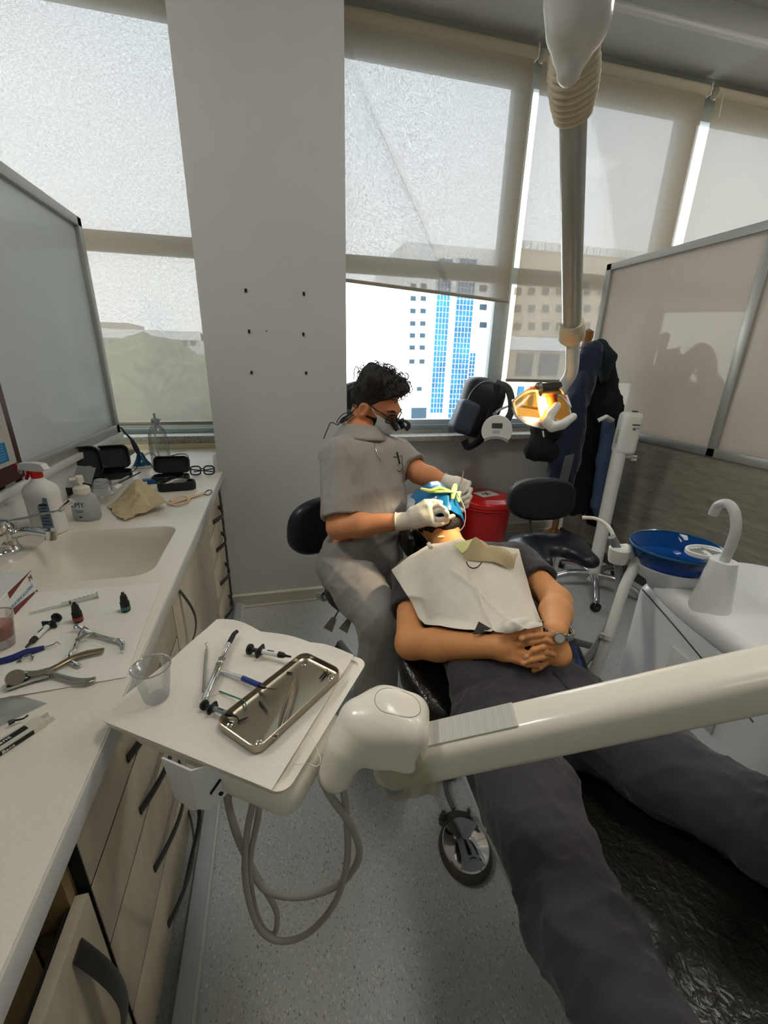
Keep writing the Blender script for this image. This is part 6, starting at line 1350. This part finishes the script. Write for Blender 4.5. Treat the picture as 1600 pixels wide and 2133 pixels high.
# ------------------------------------------------------------------ blue face sheet and rubber dam
hs=U_([off(head,.006)],0)
def hp_(x,y,t=1.64):
    d=unit(CF+CR*(x-800)/F0-CU*(y-1066.5)/F0); s=1.2
    for _ in range(70): s+=hs((CO+d*s)[None])[0]*.8
    return CO+d*s if s<2.3 else at(x,y,T=t)
G=np.zeros((16,16,3)); w=waves(8,40,140,6)
for i in range(16):
    for j in range(16):
        u,v=i/15,j/15; q=hp_(882+73*u,1024+6*math.sin(3*u)+v*(46+20*u)) if False else Hn+RH@V3((u-.5)*.158,.0,.075-.15*v)
        yy=.137-.34*(u-.5)**2-.022*(2*v-1)**2; G[i,j]=Hn+RH@V3((u-.5)*.165,yy+.012*w(q[None])[0]*.6,.098-.188*v)
solo('face_sheet',MB().grid(G,.0012),mat('blue_film',(18,116,172),.3,coat=.4,var=.25,vscale=14),'glossy blue sheet covering the reclining person\'s face','face cover',smooth=30)
gp=mat('green_dam',(170,206,120),.5,var=.35,vscale=30); yl=mat('yellow_dam',(196,198,104),.55)
dm=MB(); fc=lambda a,b,c: Hn+RH@V3(a,b-.004,c)
dm.tube([fc(-.05,.135,.0),fc(-.02,.15,-.02),fc(.02,.152,-.025),fc(.06,.14,-.02)],[.008,.011,.011,.007],8,smooth=5,flat=.5).tube([fc(.06,.145,.03),fc(.045,.152,.0),fc(.03,.15,-.03),fc(.02,.142,-.055)],[.006,.01,.01,.006],8,smooth=5,flat=.4).tube([fc(.07,.13,-.0),fc(.05,.14,-.03),fc(.045,.13,-.06)],[.007,.009,.005],8,smooth=5,flat=.4)
solo('rubber_dam',dm,gp,'green rubber dam folds stretched over the mouth between the gloved hands','rubber dam')
solo('dam_sheet',MB().tube([fc(-.075,.135,.02),fc(-.05,.145,-.005),fc(-.02,.155,-.005),fc(.0,.155,-.012),fc(.02,.15,-.015)],[.009,.011,.010,.009,.006],8,smooth=5,flat=.6),yl,'pale yellow dam piece under the left gloved hand','rubber dam')
solo('floss_thread',MB().tube([fc(.045,.15,-.03),fc(.062,.12,-.075),fc(.066,.09,-.10),fc(.058,.06,-.118),fc(.04,.045,-.125)],.0013,6,smooth=5),M_wp,'white floss loop hanging past the beard','thread')
# ================================================================== dentist
M_skin2=mat('skin_warm',(206,140,96),.55,spec=.35,bump=.15,bscale=240,sss=.05,var=.06,vscale=16)
M_scrub=mat('grey_cloth_scrubs',(146,142,137),.8,bump=.2,bscale=460,sheen=.15)
M_hair=mat('black_curly_hair',(22,17,15),.55,bump=1.,bscale=220); M_glove=mat('latex_glove',(226,218,200),.5,bump=.2,bscale=90,sss=.05); M_mask=mat('mask_white',(222,226,228),.7,bump=.2,bscale=140)
sR=at(698,950,T=1.66); sL=at(838,950,T=1.84); nk=at(748,905,T=1.77); eR=at(706,1098,T=1.60); wR=at(842,1086,T=1.55); eL=at(872,986,T=1.79); wL=at(938,1008,T=1.74)
hpR=at(712,1178,T=1.70); hpL=at(792,1185,T=1.86); kR=at(797,1292,T=1.47); kL=at(905,1290,T=1.62); aR=V3(kR[0]-.035,kR[1]-.0,.10); aL=V3(kL[0],kL[1]+.05,.10)
lat=unit(sL-sR); pc=(hpR+hpL)/2; cc_=(sR+sL)/2; upd=unit(cc_-pc); fw=unit(np.cross(lat,upd)); fw=fw if fw[1]<0 else -fw
RD=np.stack([lat,-fw,upd],1)
torso2=U_([ell(pc+upd*.02,(.165,.115,.12),RD),ell(pc*.6+cc_*.4,(.15,.115,.18),RD),ell(pc*.3+cc_*.7-upd*.02,(.165,.115,.19),RD),cap_(sR+lat*.035-upd*.01,sL-lat*.035-upd*.01,.06),cap_(sR+lat*.06,nk-upd*.01,.045,.05),cap_(sL-lat*.06,nk-upd*.01,.045,.05)],.06)
Hd=at(783,845,T=1.765); fwd=unit(V3(.66,-.58,-.48)); hup=unit(V3(.30,-.30,.9)); hup=unit(hup-fwd*(hup@fwd)); hrr=np.cross(fwd,hup); RX=np.stack([hrr,fwd,hup],1)  # right, forward, up
skull=U_([ell(Hd,(.074,.094,.105),RX),ell(Hd+RX@V3(0,.035,-.075),(.054,.058,.052),RX),cap_(Hd+RX@V3(0,.088,.005),Hd+RX@V3(0,.108,-.032),.011,.016),ell(Hd+RX@V3(0,.078,.03),(.05,.02,.014),RX)],.028)
nec2=cap_(nk-upd*.02,Hd+RX@V3(0,-.03,-.06),.058,.054)
def ear(s): c=Hd+RX@V3(s*.083,-.006,-.014); return sub_(ell(c,(.013,.024,.037),RX),ell(c+RX@V3(s*.011,.003,.004),(.007,.012,.02),RX),.004)
arR=U_([cap_(sR,eR,.05,.043),cap_(eR,eR*.65+wR*.35,.046,.044),cap_(eR*.65+wR*.35,wR,.044,.029)],.02); arL=U_([cap_(sL,eL,.05,.042),cap_(eL,eL*.65+wL*.35,.044,.042),cap_(eL*.65+wL*.35,wL,.042,.028)],.02)
def fingT(P,r0=.0088,r1=.0072): return U_([cap_(P[i],P[i+1],r0+(r1-r0)*i/(len(P)-1),r0+(r1-r0)*(i+1)/(len(P)-1)) for i in range(len(P)-1)],.004)
a_=lambda *l:[at(x,y,T=t) for x,y,t in l]
_atk=at
def at(x,y,X=None,Y=None,Z=None,T=None): return _atk(x,y,X=X,Y=Y,Z=Z,T=T-.085 if T is not None else None)
# near (right) hand: reaching over the jaw, fingers folded onto the dam, one finger braced straight
pR=at(878,1074,T=1.60); xR=unit(at(905,1068,T=1.60)-wR); nR=unit(CO-pR); nR=unit(nR-xR*(nR@xR)); palm2=U_([rbx(pR,(.044,.040,.015),.014,np.stack([xR,np.cross(nR,xR),nR],1)),cap_(wR,pR,.027,.024)],.02)
fg=[fingT(a_((893,1058,1.60),(915,1052,1.585),(926,1060,1.575),(931,1070,1.585))),fingT(a_((898,1068,1.60),(920,1062,1.58),(930,1068,1.57),(932,1078,1.58))),fingT(a_((898,1080,1.595),(918,1083,1.58),(933,1079,1.58),(944,1075,1.585)),.0085,.0068),fingT(a_((892,1090,1.595),(908,1093,1.58),(920,1091,1.58),(932,1086,1.585)),.0080,.0062)]
th2=fingT(a_((872,1058,1.605),(886,1047,1.60),(903,1045,1.60),(918,1047,1.60)),.0115,.0085)
hdR=U_([U_([palm2,th2],.012)]+[U_([palm2,g],.008) for g in fg])
at=_atk
# far (left) hand: pen grip on a slim instrument
pL=at(955,1013,T=1.725); xL=unit(at(966,1020,T=1.72)-wL); nL=unit(CO-pL); nL=unit(nL-xL*(nL@xL)); palm3=U_([rbx(pL,(.030,.036,.015),.014,np.stack([xL,np.cross(nL,xL),nL],1)),cap_(wL,pL,.027,.024)],.02)
fg3=[fingT(a_((962,1003,1.72),(977,1006,1.71),(972,1020,1.70),(959,1030,1.70))),fingT(a_((966,1012,1.72),(980,1020,1.71),(974,1034,1.70),(958,1042,1.70))),fingT(a_((966,1022,1.72),(979,1034,1.71),(974,1046,1.70),(962,1049,1.71)),.0085,.0068),fingT(a_((962,1030,1.72),(975,1043,1.715),(972,1054,1.71),(962,1056,1.715)),.008,.0062)]
th3=fingT(a_((946,1018,1.72),(951,1027,1.71),(956,1033,1.70),(955,1043,1.70)),.011,.008)
hdL=U_([U_([palm3,th3],.012)]+[U_([palm3,g],.008) for g in fg3])
legs2=U_([chain([hpR,kR,aR],[.078,.058,.042],.03),chain([hpL,kL,aL],[.078,.058,.042],.03)])
ft2=U_([cap_(aR+V3(0,0,-.05),aR+V3(.05,-.13,-.06),.035,.03),cap_(aL+V3(0,0,-.05),aL+V3(.06,-.13,-.06),.035,.03)])
body2=U_([U_([torso2,nec2],.05),U_([skull,nec2],.03),ear(1),ear(-1),U_([arR,hdR],.01),U_([arL,hdL],.01),U_([legs2,torso2],.05),U_([legs2,ft2],.02)],.006)
den=thing('person','seated person in grey scrubs, mask and magnifying glasses treating the reclining person','person',(pc[0],pc[1],0))
lo_=np.min([sR,sL,eR,pc,aR,aL,Hd,hpR],0)-.18; hi_=np.max([sL,wL,Hd,kL,hpL,pL],0)+.2; lo_[2]=-.01
mesh_obj('body',sdf_mesh(body2,lo_,hi_,.0036),M_skin2,den,smooth=180)
# scrubs
wd2=waves(16,12,42,51); wdf=waves(10,24,50,52,(1,1,.6))
slR=sR*.12+eR*.88; slL=sL*.3+eL*.7
sh=U_([off(torso2,.018),ell(pc+upd*.0,(.192,.148,.17),RD)],.035)
slv=U_([int_(cap_(sR+lat*.01,slR+(slR-sR)*.3,.072,.078),half(slR,eR-sR)),int_(cap_(sL-lat*.01,slL+(slL-sL)*.4,.070,.075),half(slL,eL-sL))])
rd1=ridges(7,14,38,51); rd2=ridges(6,22,60,52,(1,1,.5))
armhole=U_([cap_(sR+lat*.04-upd*.09+fw*.1,sR+lat*.05+upd*.05+fw*.05,.02),cap_(sL-lat*.04-upd*.09+fw*.1,sL-lat*.05+fw*.05,.02)])
def shirt(p):
    d=smin(sh(p),slv(p),.03)
    d=d-.008*rd1(p)-.0055*rd2(p)+.009+.003*np.exp(-(armhole(p)/.02)**2)
    d=np.maximum(d,np.minimum(slvcut(p),9))
    d=np.maximum(d,half(pc-upd*.10,-upd)(p)); d=smax(d,half(nk+upd*.012,unit(upd-fw*.1))(p),.01)
    return np.maximum(d,-np.minimum(np.minimum(cuR_(p),cuL_(p)),off(nec2,.006)(p)))
cuR_=int_(off(arR,.004),half(slR-unit(eR-sR)*.035,sR-eR)); cuL_=int_(off(arL,.004),half(slL-unit(eL-sL)*.035,sL-eL))
def slvcut(p):
    r=np.full(len(p),-9.)
    for sx,ee,ct in((sR,eR,slR),(sL,eL,slL)):
        u=unit(ee-sx); q=p-sx; along=q@u; rad=np.linalg.norm(q-along[:,None]*u,axis=1); h=half(ct,ee-sx)(p); side=q@lat*(1 if sx is sR else -1)
        r=np.where((rad<.10)&(h>0)&(h<.08)&(side<.02),np.maximum(r,h),r)
    return r
mesh_obj('scrub_top',sdf_mesh(shirt,lo_,hi_,.0062),M_scrub,den,smooth=180)
# collar: two leaves around the neck
cl=MB(); G=np.zeros((30,6,3))
for i in range(30):
    a=-2.75+5.5*i/29
    for j in range(6):
        v=j/5; rr=.066+.034*v; G[i,j]=nk+upd*(.052-.048*v-.022*(1+math.cos(a))*.5*(1+.6*v))+fw*(rr*math.cos(a)*1.12+.014)+lat*(rr*1.12*math.sin(a))
mesh_obj('collar',cl.grid(G,.003),M_scrub,den,smooth=180)
def onshirt(x,y):
    d=unit(CF+CR*(x-800)/F0-CU*(y-1066.5)/F0); s=1.2
    for _ in range(60): s+=np.clip(shirt((CO+d*s)[None])[0],-.02,.1)*.8
    return CO+d*(s-.002)
mesh_obj('zip',MB().tube([onshirt(x,y) for x,y in((780,925),(783,936),(787,948),(793,960))],.002,6,smooth=3),mat('zip_steel',(190,188,182),.3,metal=.8),den)
mesh_obj('pocket_seam',MB().tube([onshirt(x,y) for x,y in((820,952),(827,951),(838,949),(838,962),(839,976),(834,982),(828,980))],.0014,5),mat('seam_brown',(84,80,76),.8),den)
po=onshirt(829,958); mesh_obj('button_row',MB().tube([onshirt(840,980),onshirt(838,1005)],.001,5),MATS['seam_brown'],den)
pn=thing('pen','black pen clipped in the breast pocket of the grey scrubs','pen',po); mesh_obj('barrel',MB().tube([onshirt(827,942),onshirt(833,966)],.0038,8),M_black,pn)
# trousers
wt3=waves(18,14,44,61); fo3=waves(12,34,70,62,(.6,.6,1.2))
tr2=U_([ell(pc,(.185,.135,.13),RD),chain([hpR,hpR*.5+kR*.5,kR],[.105,.10,.085],.03),chain([kR,kR*.5+aR*.5,aR],[.083,.078,.075],.03),chain([hpL,hpL*.5+kL*.5,kL],[.105,.10,.085],.03),chain([kL,kL*.5+aL*.5,aL],[.083,.078,.075],.03)],.04)
rt1=ridges(7,14,36,61); rt2=ridges(7,30,62,62,(.5,.5,1.3))
back_k=kR+V3(-.02,.09,-.06)
def trous(p):
    k=np.exp(-np.linalg.norm(p-back_k,axis=1)**2/.016)+.8*np.exp(-np.linalg.norm(p-hpR-fw*.09,axis=1)**2/.016)
    d=tr2(p)+.009-.009*rt1(p)-.013*k*rt2(p); d=np.maximum(d,.07-p[:,2]); return np.maximum(d,half(pc+upd*.06,upd)(p))
mesh_obj('trousers',sdf_mesh(trous,lo_,hi_,.0066),M_scrub,den,smooth=180)
M_shoe=mat('shoe_cover_blue',(30,112,160),.6,bump=.3,bscale=80)
for a in(aR,aL):
    f=U_([cap_(a+V3(-.01,.03,-.055),a+V3(.055,-.15,-.062),.045,.042)]); f=int_(f,lambda p:.004-p[:,2],.01)
    mesh_obj('shoe_cover',sdf_mesh(f,a+V3(-.12,-.27,-.12),a+V3(.15,.12,.05),.007),M_shoe,den)
# gloves
def glove(hand,wr,el,name):
    ax_=unit(wr-el); cu=U_([off(hand,.0016),cap_(wr-ax_*.03,wr+ax_*.03,.034,.031)],.01); f=int_(cu,half(wr-ax_*.028,-ax_))
    w=waves(10,50,150,7); P=np.array([wr,pR if hand is hdR else pL]); return mesh_obj(name,sdf_mesh(lambda p:f(p)+.0007*w(p),P.min(0)-.13,P.max(0)+.13,.0028),M_glove,den,smooth=180)
glove(hdR,wR,eR,'glove'); glove(hdL,wL,eL,'glove')
for wr,el in((wR,eR),(wL,eL)):
    ax_=unit(wr-el); Rr=frame(ax_); c0=wr-ax_*.028; mesh_obj('glove_cuff',MB().tube([c0+Rr@V3(.0345*math.cos(a),.0345*math.sin(a),0) for a in np.linspace(0,2*PI,31)],.0028,7,cap=False),M_glove,den)
ins=thing('probe','slim steel instrument held upright in the far gloved hand','instrument',pL); mesh_obj('shaft',MB().tube([at(966,981,T=1.69),at(960,1012,T=1.69),at(952,1042,T=1.68),at(946,1066,T=1.67)],[.0022,.0028,.0026,.0012],8),M_steel,ins)
cg=at(962,1062,T=1.69); solo('gauze',MB().box(cg,(.030,.022,.012),rotm(.3,.4,.5),.004),M_wp,'folded white gauze pinched under the far gloved hand','gauze')
# hair: fluffy cap and loose curls
wh=waves(26,55,170,71); wl=waves(12,22,60,72)
cap1=U_([ell(Hd+RX@V3(0,-.014,.036),(.088,.110,.106),RX),ell(Hd+RX@V3(.0,.055,.088),(.072,.062,.052),RX),ell(Hd+RX@V3(.015,-.03,.098),(.076,.074,.06),RX)],.03)
facecut=U_([half(Hd+RX@V3(0,.035,.028),RX@V3(0,1.,-.62))],0)
low=half(Hd+RX@V3(0,.0,.004),RX@V3(0,.9,-1))
def hairf(p):
    d=cap1(p)+.0055*wl(p)+.0045*wh(p); d=smax(d,facecut(p),.02); return smax(d,low(p),.02)
mesh_obj('hair',sdf_mesh(hairf,Hd-.22,Hd+.24,.0032),M_hair,den,smooth=180)
cu=MB(); r_=np.random.default_rng(5)
for k in range(260):
    dv=unit(r_.normal(size=3)+np.array([0,.25,.75])); dl_=RX@dv
    q=Hd+RX@V3(0,-.0,.05); s=.02
    for _ in range(25): s+=max(-.01,min(.03,hairf((q+dl_*s)[None])[0]*-0+ (-hairf((q+dl_*s)[None])[0])))*.7 if hairf((q+dl_*s)[None])[0]<0 else 0
    b0=q+dl_*(s-.004)
    if facecut(b0[None])[0]>-.012 and dv[2]<.3: continue
    t1=unit(np.cross(dl_,r_.normal(size=3))); t2=np.cross(dl_,t1); R_=r_.uniform(.007,.015); n_=9
    cu.tube([b0+t1*R_*math.sin(a)*1.2+dl_*(R_*.75*(1-math.cos(a)))+t2*a*.0012 for a in np.linspace(-.3,4.2,n_)],[.0016]*(n_-1)+[.0006],5)
mesh_obj('curl',cu,M_hair,den,kind='stuff')
# stubble along the jaw, brows, mask, ear loop
jw=int_(off(U_([ell(Hd+RX@V3(0,.035,-.075),(.054,.058,.052),RX),ell(Hd,(.074,.094,.105),RX)],.028),.002),half(Hd+RX@V3(0,0,-.03),RX@V3(0,-.35,1)),.01); jw=int_(jw,half(Hd+RX@V3(0,-.0,0),RX@V3(0,-1,.3)))
mesh_obj('beard',sdf_mesh(lambda p:jw(p)+.0012*wh(p),Hd-.16,Hd+.16,.003),M_hair,den)
bm2=MB()
for s in(-1,1): bm2.tube([Hd+RX@V3(s*.016,.098,.030),Hd+RX@V3(s*.034,.094,.036),Hd+RX@V3(s*.054,.078,.030)],[.004,.005,.003],7,smooth=4)
mesh_obj('eyebrow',bm2,M_hair,den)
ey=MB()
for s in(-1,1): ey.ball(Hd+RX@V3(s*.032,.082,.008),(.014,.010,.006),12,RX)
mesh_obj('eyelid',ey,M_skin2,den)
G=np.zeros((22,16,3))
for i in range(22):
    for j in range(16):
        u,v=-1+2*i/21,j/15; w_=.066; zz=-.012-.088*v+.012*u*u*(1-v); yy=.118-.058*abs(u)**2.1-.018*(2*v-.75)**2-.03*max(0,v-.7)*2
        G[i,j]=Hd+RX@V3(u*w_*(1-.22*v*v),yy+(.0015 if (j%4)==0 else 0),zz)
mesh_obj('mask',MB().grid(G,.002),M_mask,den,smooth=60)
for s in(-1,1):
    ec=Hd+RX@V3(s*.080,-.012,-.005); mesh_obj('ear_loop',MB().tube([Hd+RX@V3(s*.065,.062,-.014),Hd+RX@V3(s*.076,.02,.012),ec+RX@V3(0,.0,.035),ec+RX@V3(0,-.014,.0),ec+RX@V3(-s*.004,.002,-.035),Hd+RX@V3(s*.056,.045,-.088)],.0018,6,smooth=6),M_mask,den)
# magnifying loupes
lo=thing('loupes','black magnifying loupes with two barrel lenses worn over the mask','glasses',Hd)
fr_=MB()
for s in(-1,1):
    o_=[Hd+RX@V3(s*(.036+.030*x),.112-.02*abs(.5+.5*x),.006+.022*y) for x,y in rrect(1.8,1.8,.6,3)]; fr_.tube(o_+o_[:1],.0022,6); fr_.tube([Hd+RX@V3(s*.064,.095,.016),Hd+RX@V3(s*.079,.04,.018),Hd+RX@V3(s*.082,-.005,.016),Hd+RX@V3(s*.080,-.03,-.004)],.0028,6,smooth=4)
fr_.tube([Hd+RX@V3(-.012,.112,.010),Hd+RX@V3(0,.116,.014),Hd+RX@V3(.012,.112,.010)],.003,6,smooth=3)
mesh_obj('frame',fr_,M_black,lo)
for s in(-1,1):
    b0=Hd+RX@V3(s*.030,.116,-.004); dd=RX@unit(V3(-s*.08,.86,-.5)); mesh_obj('lens_barrel',MB().tube([b0-dd*.006,b0+dd*.012,b0+dd*.014,b0+dd*.034],[.014,.0135,.0115,.0105],18),M_black,lo)
    o_=[Hd+RX@V3(s*(.036+.028*x),.109-.02*abs(.5+.5*x),.006+.020*y) for x,y in rrect(1.8,1.8,.6,3)]; mesh_obj('lens',MB().add(np.array(o_),[tuple(range(len(o_)))]),M_clear,lo)
mesh_obj('hinge_bar',MB().tube([Hd+RX@V3(-.03,.122,.012),Hd+RX@V3(0,.128,.014),Hd+RX@V3(.03,.122,.012)],.005,8,smooth=3),M_black,lo)
mesh_obj('head_lamp',MB().tube([Hd+RX@V3(0,.128,.016),Hd+RX@V3(-.03,.15,.010),Hd+RX@V3(-.055,.152,-.012),Hd+RX@V3(-.06,.148,-.03)],[.005,.007,.010,.010],10,smooth=4),mat('lamp_taupe',(62,58,54),.45),lo)
cbp=[Hd+RX@V3(.080,-.03,-.004),at(728,862,T=1.72),at(712,872,T=1.70),at(704,885,T=1.68)]
mesh_obj('battery_clip',MB().tube([at(734,862,T=1.73),at(720,872,T=1.72),at(709,880,T=1.71)],[.012,.016,.010],10,smooth=4,flat=.6),M_black,lo)
mesh_obj('cable',MB().tube(cbp+[at(690,880,T=1.68),at(682,895,T=1.66),at(674,914,T=1.65)],.0022,6,smooth=6).tube([at(738,858,T=1.73),at(716,862,T=1.73),at(702,878,T=1.73),at(706,884,T=1.72)],.002,6,smooth=6),M_black,lo)
# ================================================================== operator stool
stc=pc-upd*.12+lat*.03; zs_=pc[2]-.095
ts=thing('operator_stool','dark blue operator stool with curved backrest that the seated person uses','stool',(stc[0],stc[1],0))
f=U_([ell(V3(stc[0],stc[1],zs_),(.175,.17,.05)),ell(V3(stc[0],stc[1],zs_)+fw*V3(1,1,0)*.05,(.17,.16,.045))],.03)
mesh_obj('seat',sdf_mesh(f,V3(stc[0]-.3,stc[1]-.3,zs_-.1),V3(stc[0]+.3,stc[1]+.3,zs_+.1),.008),M_navyup,ts)
bcn=at(674,1096,T=1.88); bn=unit(V3(pc[0],pc[1],bcn[2])+V3(0,0,0)-bcn); Rbk=np.stack([unit(np.cross(V3(0,0,1),bn))*-1,bn,V3(0,0,1)],1); Rbk=Rbk@rotm(rx=-.10)
mesh_obj('backrest',sdf_mesh(back_f(bcn,.17,.14,.03,Rbk,.9),bcn-.3,bcn+.3,.007),M_navyup,ts)
mesh_obj('back_post',MB().tube([bcn-bn*.02+V3(0,0,-.06),at(668,1150,T=1.88),at(678,1190,T=1.85),V3(stc[0],stc[1],zs_-.06)],.014,10,smooth=4,flat=.6),M_slate,ts)
mesh_obj('tilt_knob',MB().cyl(at(668,1240,T=1.86),at(676,1243,T=1.84),.022,20).cyl(at(676,1243,T=1.84),V3(stc[0],stc[1],zs_-.05),.012,10),M_alup,ts)
mesh_obj('mechanism',MB().box((stc[0],stc[1],zs_-.062),(.14,.16,.03),rotm(rz=.6),.006),M_slate,ts)
mesh_obj('column',MB().cyl((stc[0],stc[1],.09),(stc[0],stc[1],zs_-.06),.026),M_slate,ts)
M_pad=mat('paddle_grey',(128,126,112),.5)
for (x0,y0,x1,y1) in((716,1252,684,1310),(737,1275,716,1312)):
    a,b2=at(x0,y0,T=1.72),at(x1,y1,T=1.74); u=unit(b2-a); lv_=mesh_obj('lever',MB().tube([V3(stc[0],stc[1],zs_-.06),a,a+u*(np.linalg.norm(b2-a)-.05)],.004,8),M_slate,ts)
    e0=b2-u*.052; sd=unit(np.cross(u,CO-b2)); q=np.stack([sd,u,np.cross(sd,u)],1); mesh_obj('paddle',MB().prism([(-.011,0),(.011,0),(.020,.055),(-.020,.055)],-.005,.005,q,e0),M_pad,lv_)
wc0=at(700,1352,Z=0); wc_=V3(stc[0],stc[1],0); dd0=unit(wc0-wc_); a0=math.atan2(dd0[1],dd0[0]); rl=np.linalg.norm((wc0-wc_)[:2]); rl=min(max(rl,.24),.32)
for k in range(5):
    a=a0+2*PI*k/5; d=V3(math.cos(a),math.sin(a),0); mesh_obj('leg',MB().tube([wc_+d*.02+V3(0,0,.095),wc_+d*(rl-.01)+V3(0,0,.078)],[.026,.020],8,flat=.8),M_slate,ts); castor(wc_+d*rl,ts,.028,a+.4)
# ================================================================== foot pedal
pp=at(968,1775,Z=.0); tp_=thing('foot_pedal','round chrome foot pedal with rubber skirt on the floor by the chair','foot pedal',pp)
ell_s=1.28; ax_p=unit(V3(.10,1,0)); Rp=np.stack([np.cross(ax_p,V3(0,0,1)),ax_p,V3(0,0,1)],1)
mesh_obj('skirt',MB().lathe([(0,.002),(.078,.002),(.083,.010),(.081,.022),(.074,.034),(.069,.036),(0,.036)],pp,Rp,n=44,sy=1.2),mat('pedal_rubber',(70,66,58),.5),tp_,smooth=50)
mesh_obj('disc',MB().lathe([(.071,.034),(.073,.038),(.070,.043),(.045,.052),(.02,.058),(0,.0595)],pp,Rp,n=44,sy=1.15),M_chrome,tp_,smooth=25)
for s in(-1,1): mesh_obj('post',MB().lathe([(.014,0),(.014,.03),(.010,.036),(.008,.05),(0,.052)],pp+Rp@V3(s*.045,.098,.0),n=16),M_chrome if s>0 else MATS['pedal_rubber'],tp_)
mesh_obj('yoke',MB().tube([pp+Rp@V3(-.055,.088,.015),pp+Rp@V3(0,.104,.018),pp+Rp@V3(.055,.088,.015)],.018,10,smooth=4,flat=.6),MATS['pedal_rubber'],tp_)
mesh_obj('cable',MB().tube([pp+Rp@V3(0,.125,.02),pp+Rp@V3(-.01,.18,.03),pp+Rp@V3(.005,.25,.02),V3(.56,1.05,.012)],.009,10,smooth=6),mat('pedal_cable',(92,92,86),.5),tp_)
# ================================================================== added fill panels, camera, view
M_fill=mat('fill_glow',(255,252,246),.5,emit=(255,250,242),es=6.0); M_fill3=mat('fill_glow_bright',(255,252,246),.5,emit=(255,250,242),es=12.0); M_fill2=mat('fill_glow_dim',(255,252,246),.5,emit=(255,250,242),es=2.5)
for i,(x,y,m_) in enumerate(((-1.9,1.5,2),(.9,.7,0),(3.6,1.5,2),(-.3,-1.9,1),(2.2,-1.9,1))):  # unseen glowing panels added to brighten the room, no such lamps known
    t=thing('fill_panel','flat square fill light panel added under the ceiling, out of the picture','fill light',(x,y,ZC-.03),'added fill light panels')
    mesh_obj('frame',MB().bb(x-.32,x+.32,y-.32,y+.32,ZC-.022,ZC-.001,.004),M_white,t); mesh_obj('glow_plate',MB().bb(x-.29,x+.29,y-.29,y+.29,ZC-.03,ZC-.021),(M_fill,M_fill2,M_fill3)[m_],t)
cam=bpy.data.cameras.new('camera'); co=bpy.data.objects.new('camera',cam); COL.objects.link(co); SC.camera=co
co.matrix_world=Matrix(((CR[0],CU[0],-CF[0],0),(CR[1],CU[1],-CF[1],0),(CR[2],CU[2],-CF[2],H),(0,0,0,1)))
cam.sensor_fit='HORIZONTAL'; cam.sensor_width=36; cam.lens=36*F0/1600; cam.clip_start=.02; cam.clip_end=600
vs=SC.view_settings; vs.view_transform='Standard'; vs.look='None'; vs.gamma=1; vs.use_curve_mapping=False; vs.exposure=1.55
SC.display_settings.display_device='sRGB'
cy=SC.cycles; cy.use_denoising=True; cy.max_bounces=10; cy.diffuse_bounces=5; cy.glossy_bounces=4; cy.transmission_bounces=8; cy.transparent_max_bounces=16; cy.sample_clamp_indirect=6; cy.caustics_reflective=False; cy.caustics_refractive=False
try: cy.denoiser='OPENIMAGEDENOISE'; cy.denoising_input_passes='RGB_ALBEDO_NORMAL'
except Exception: pass
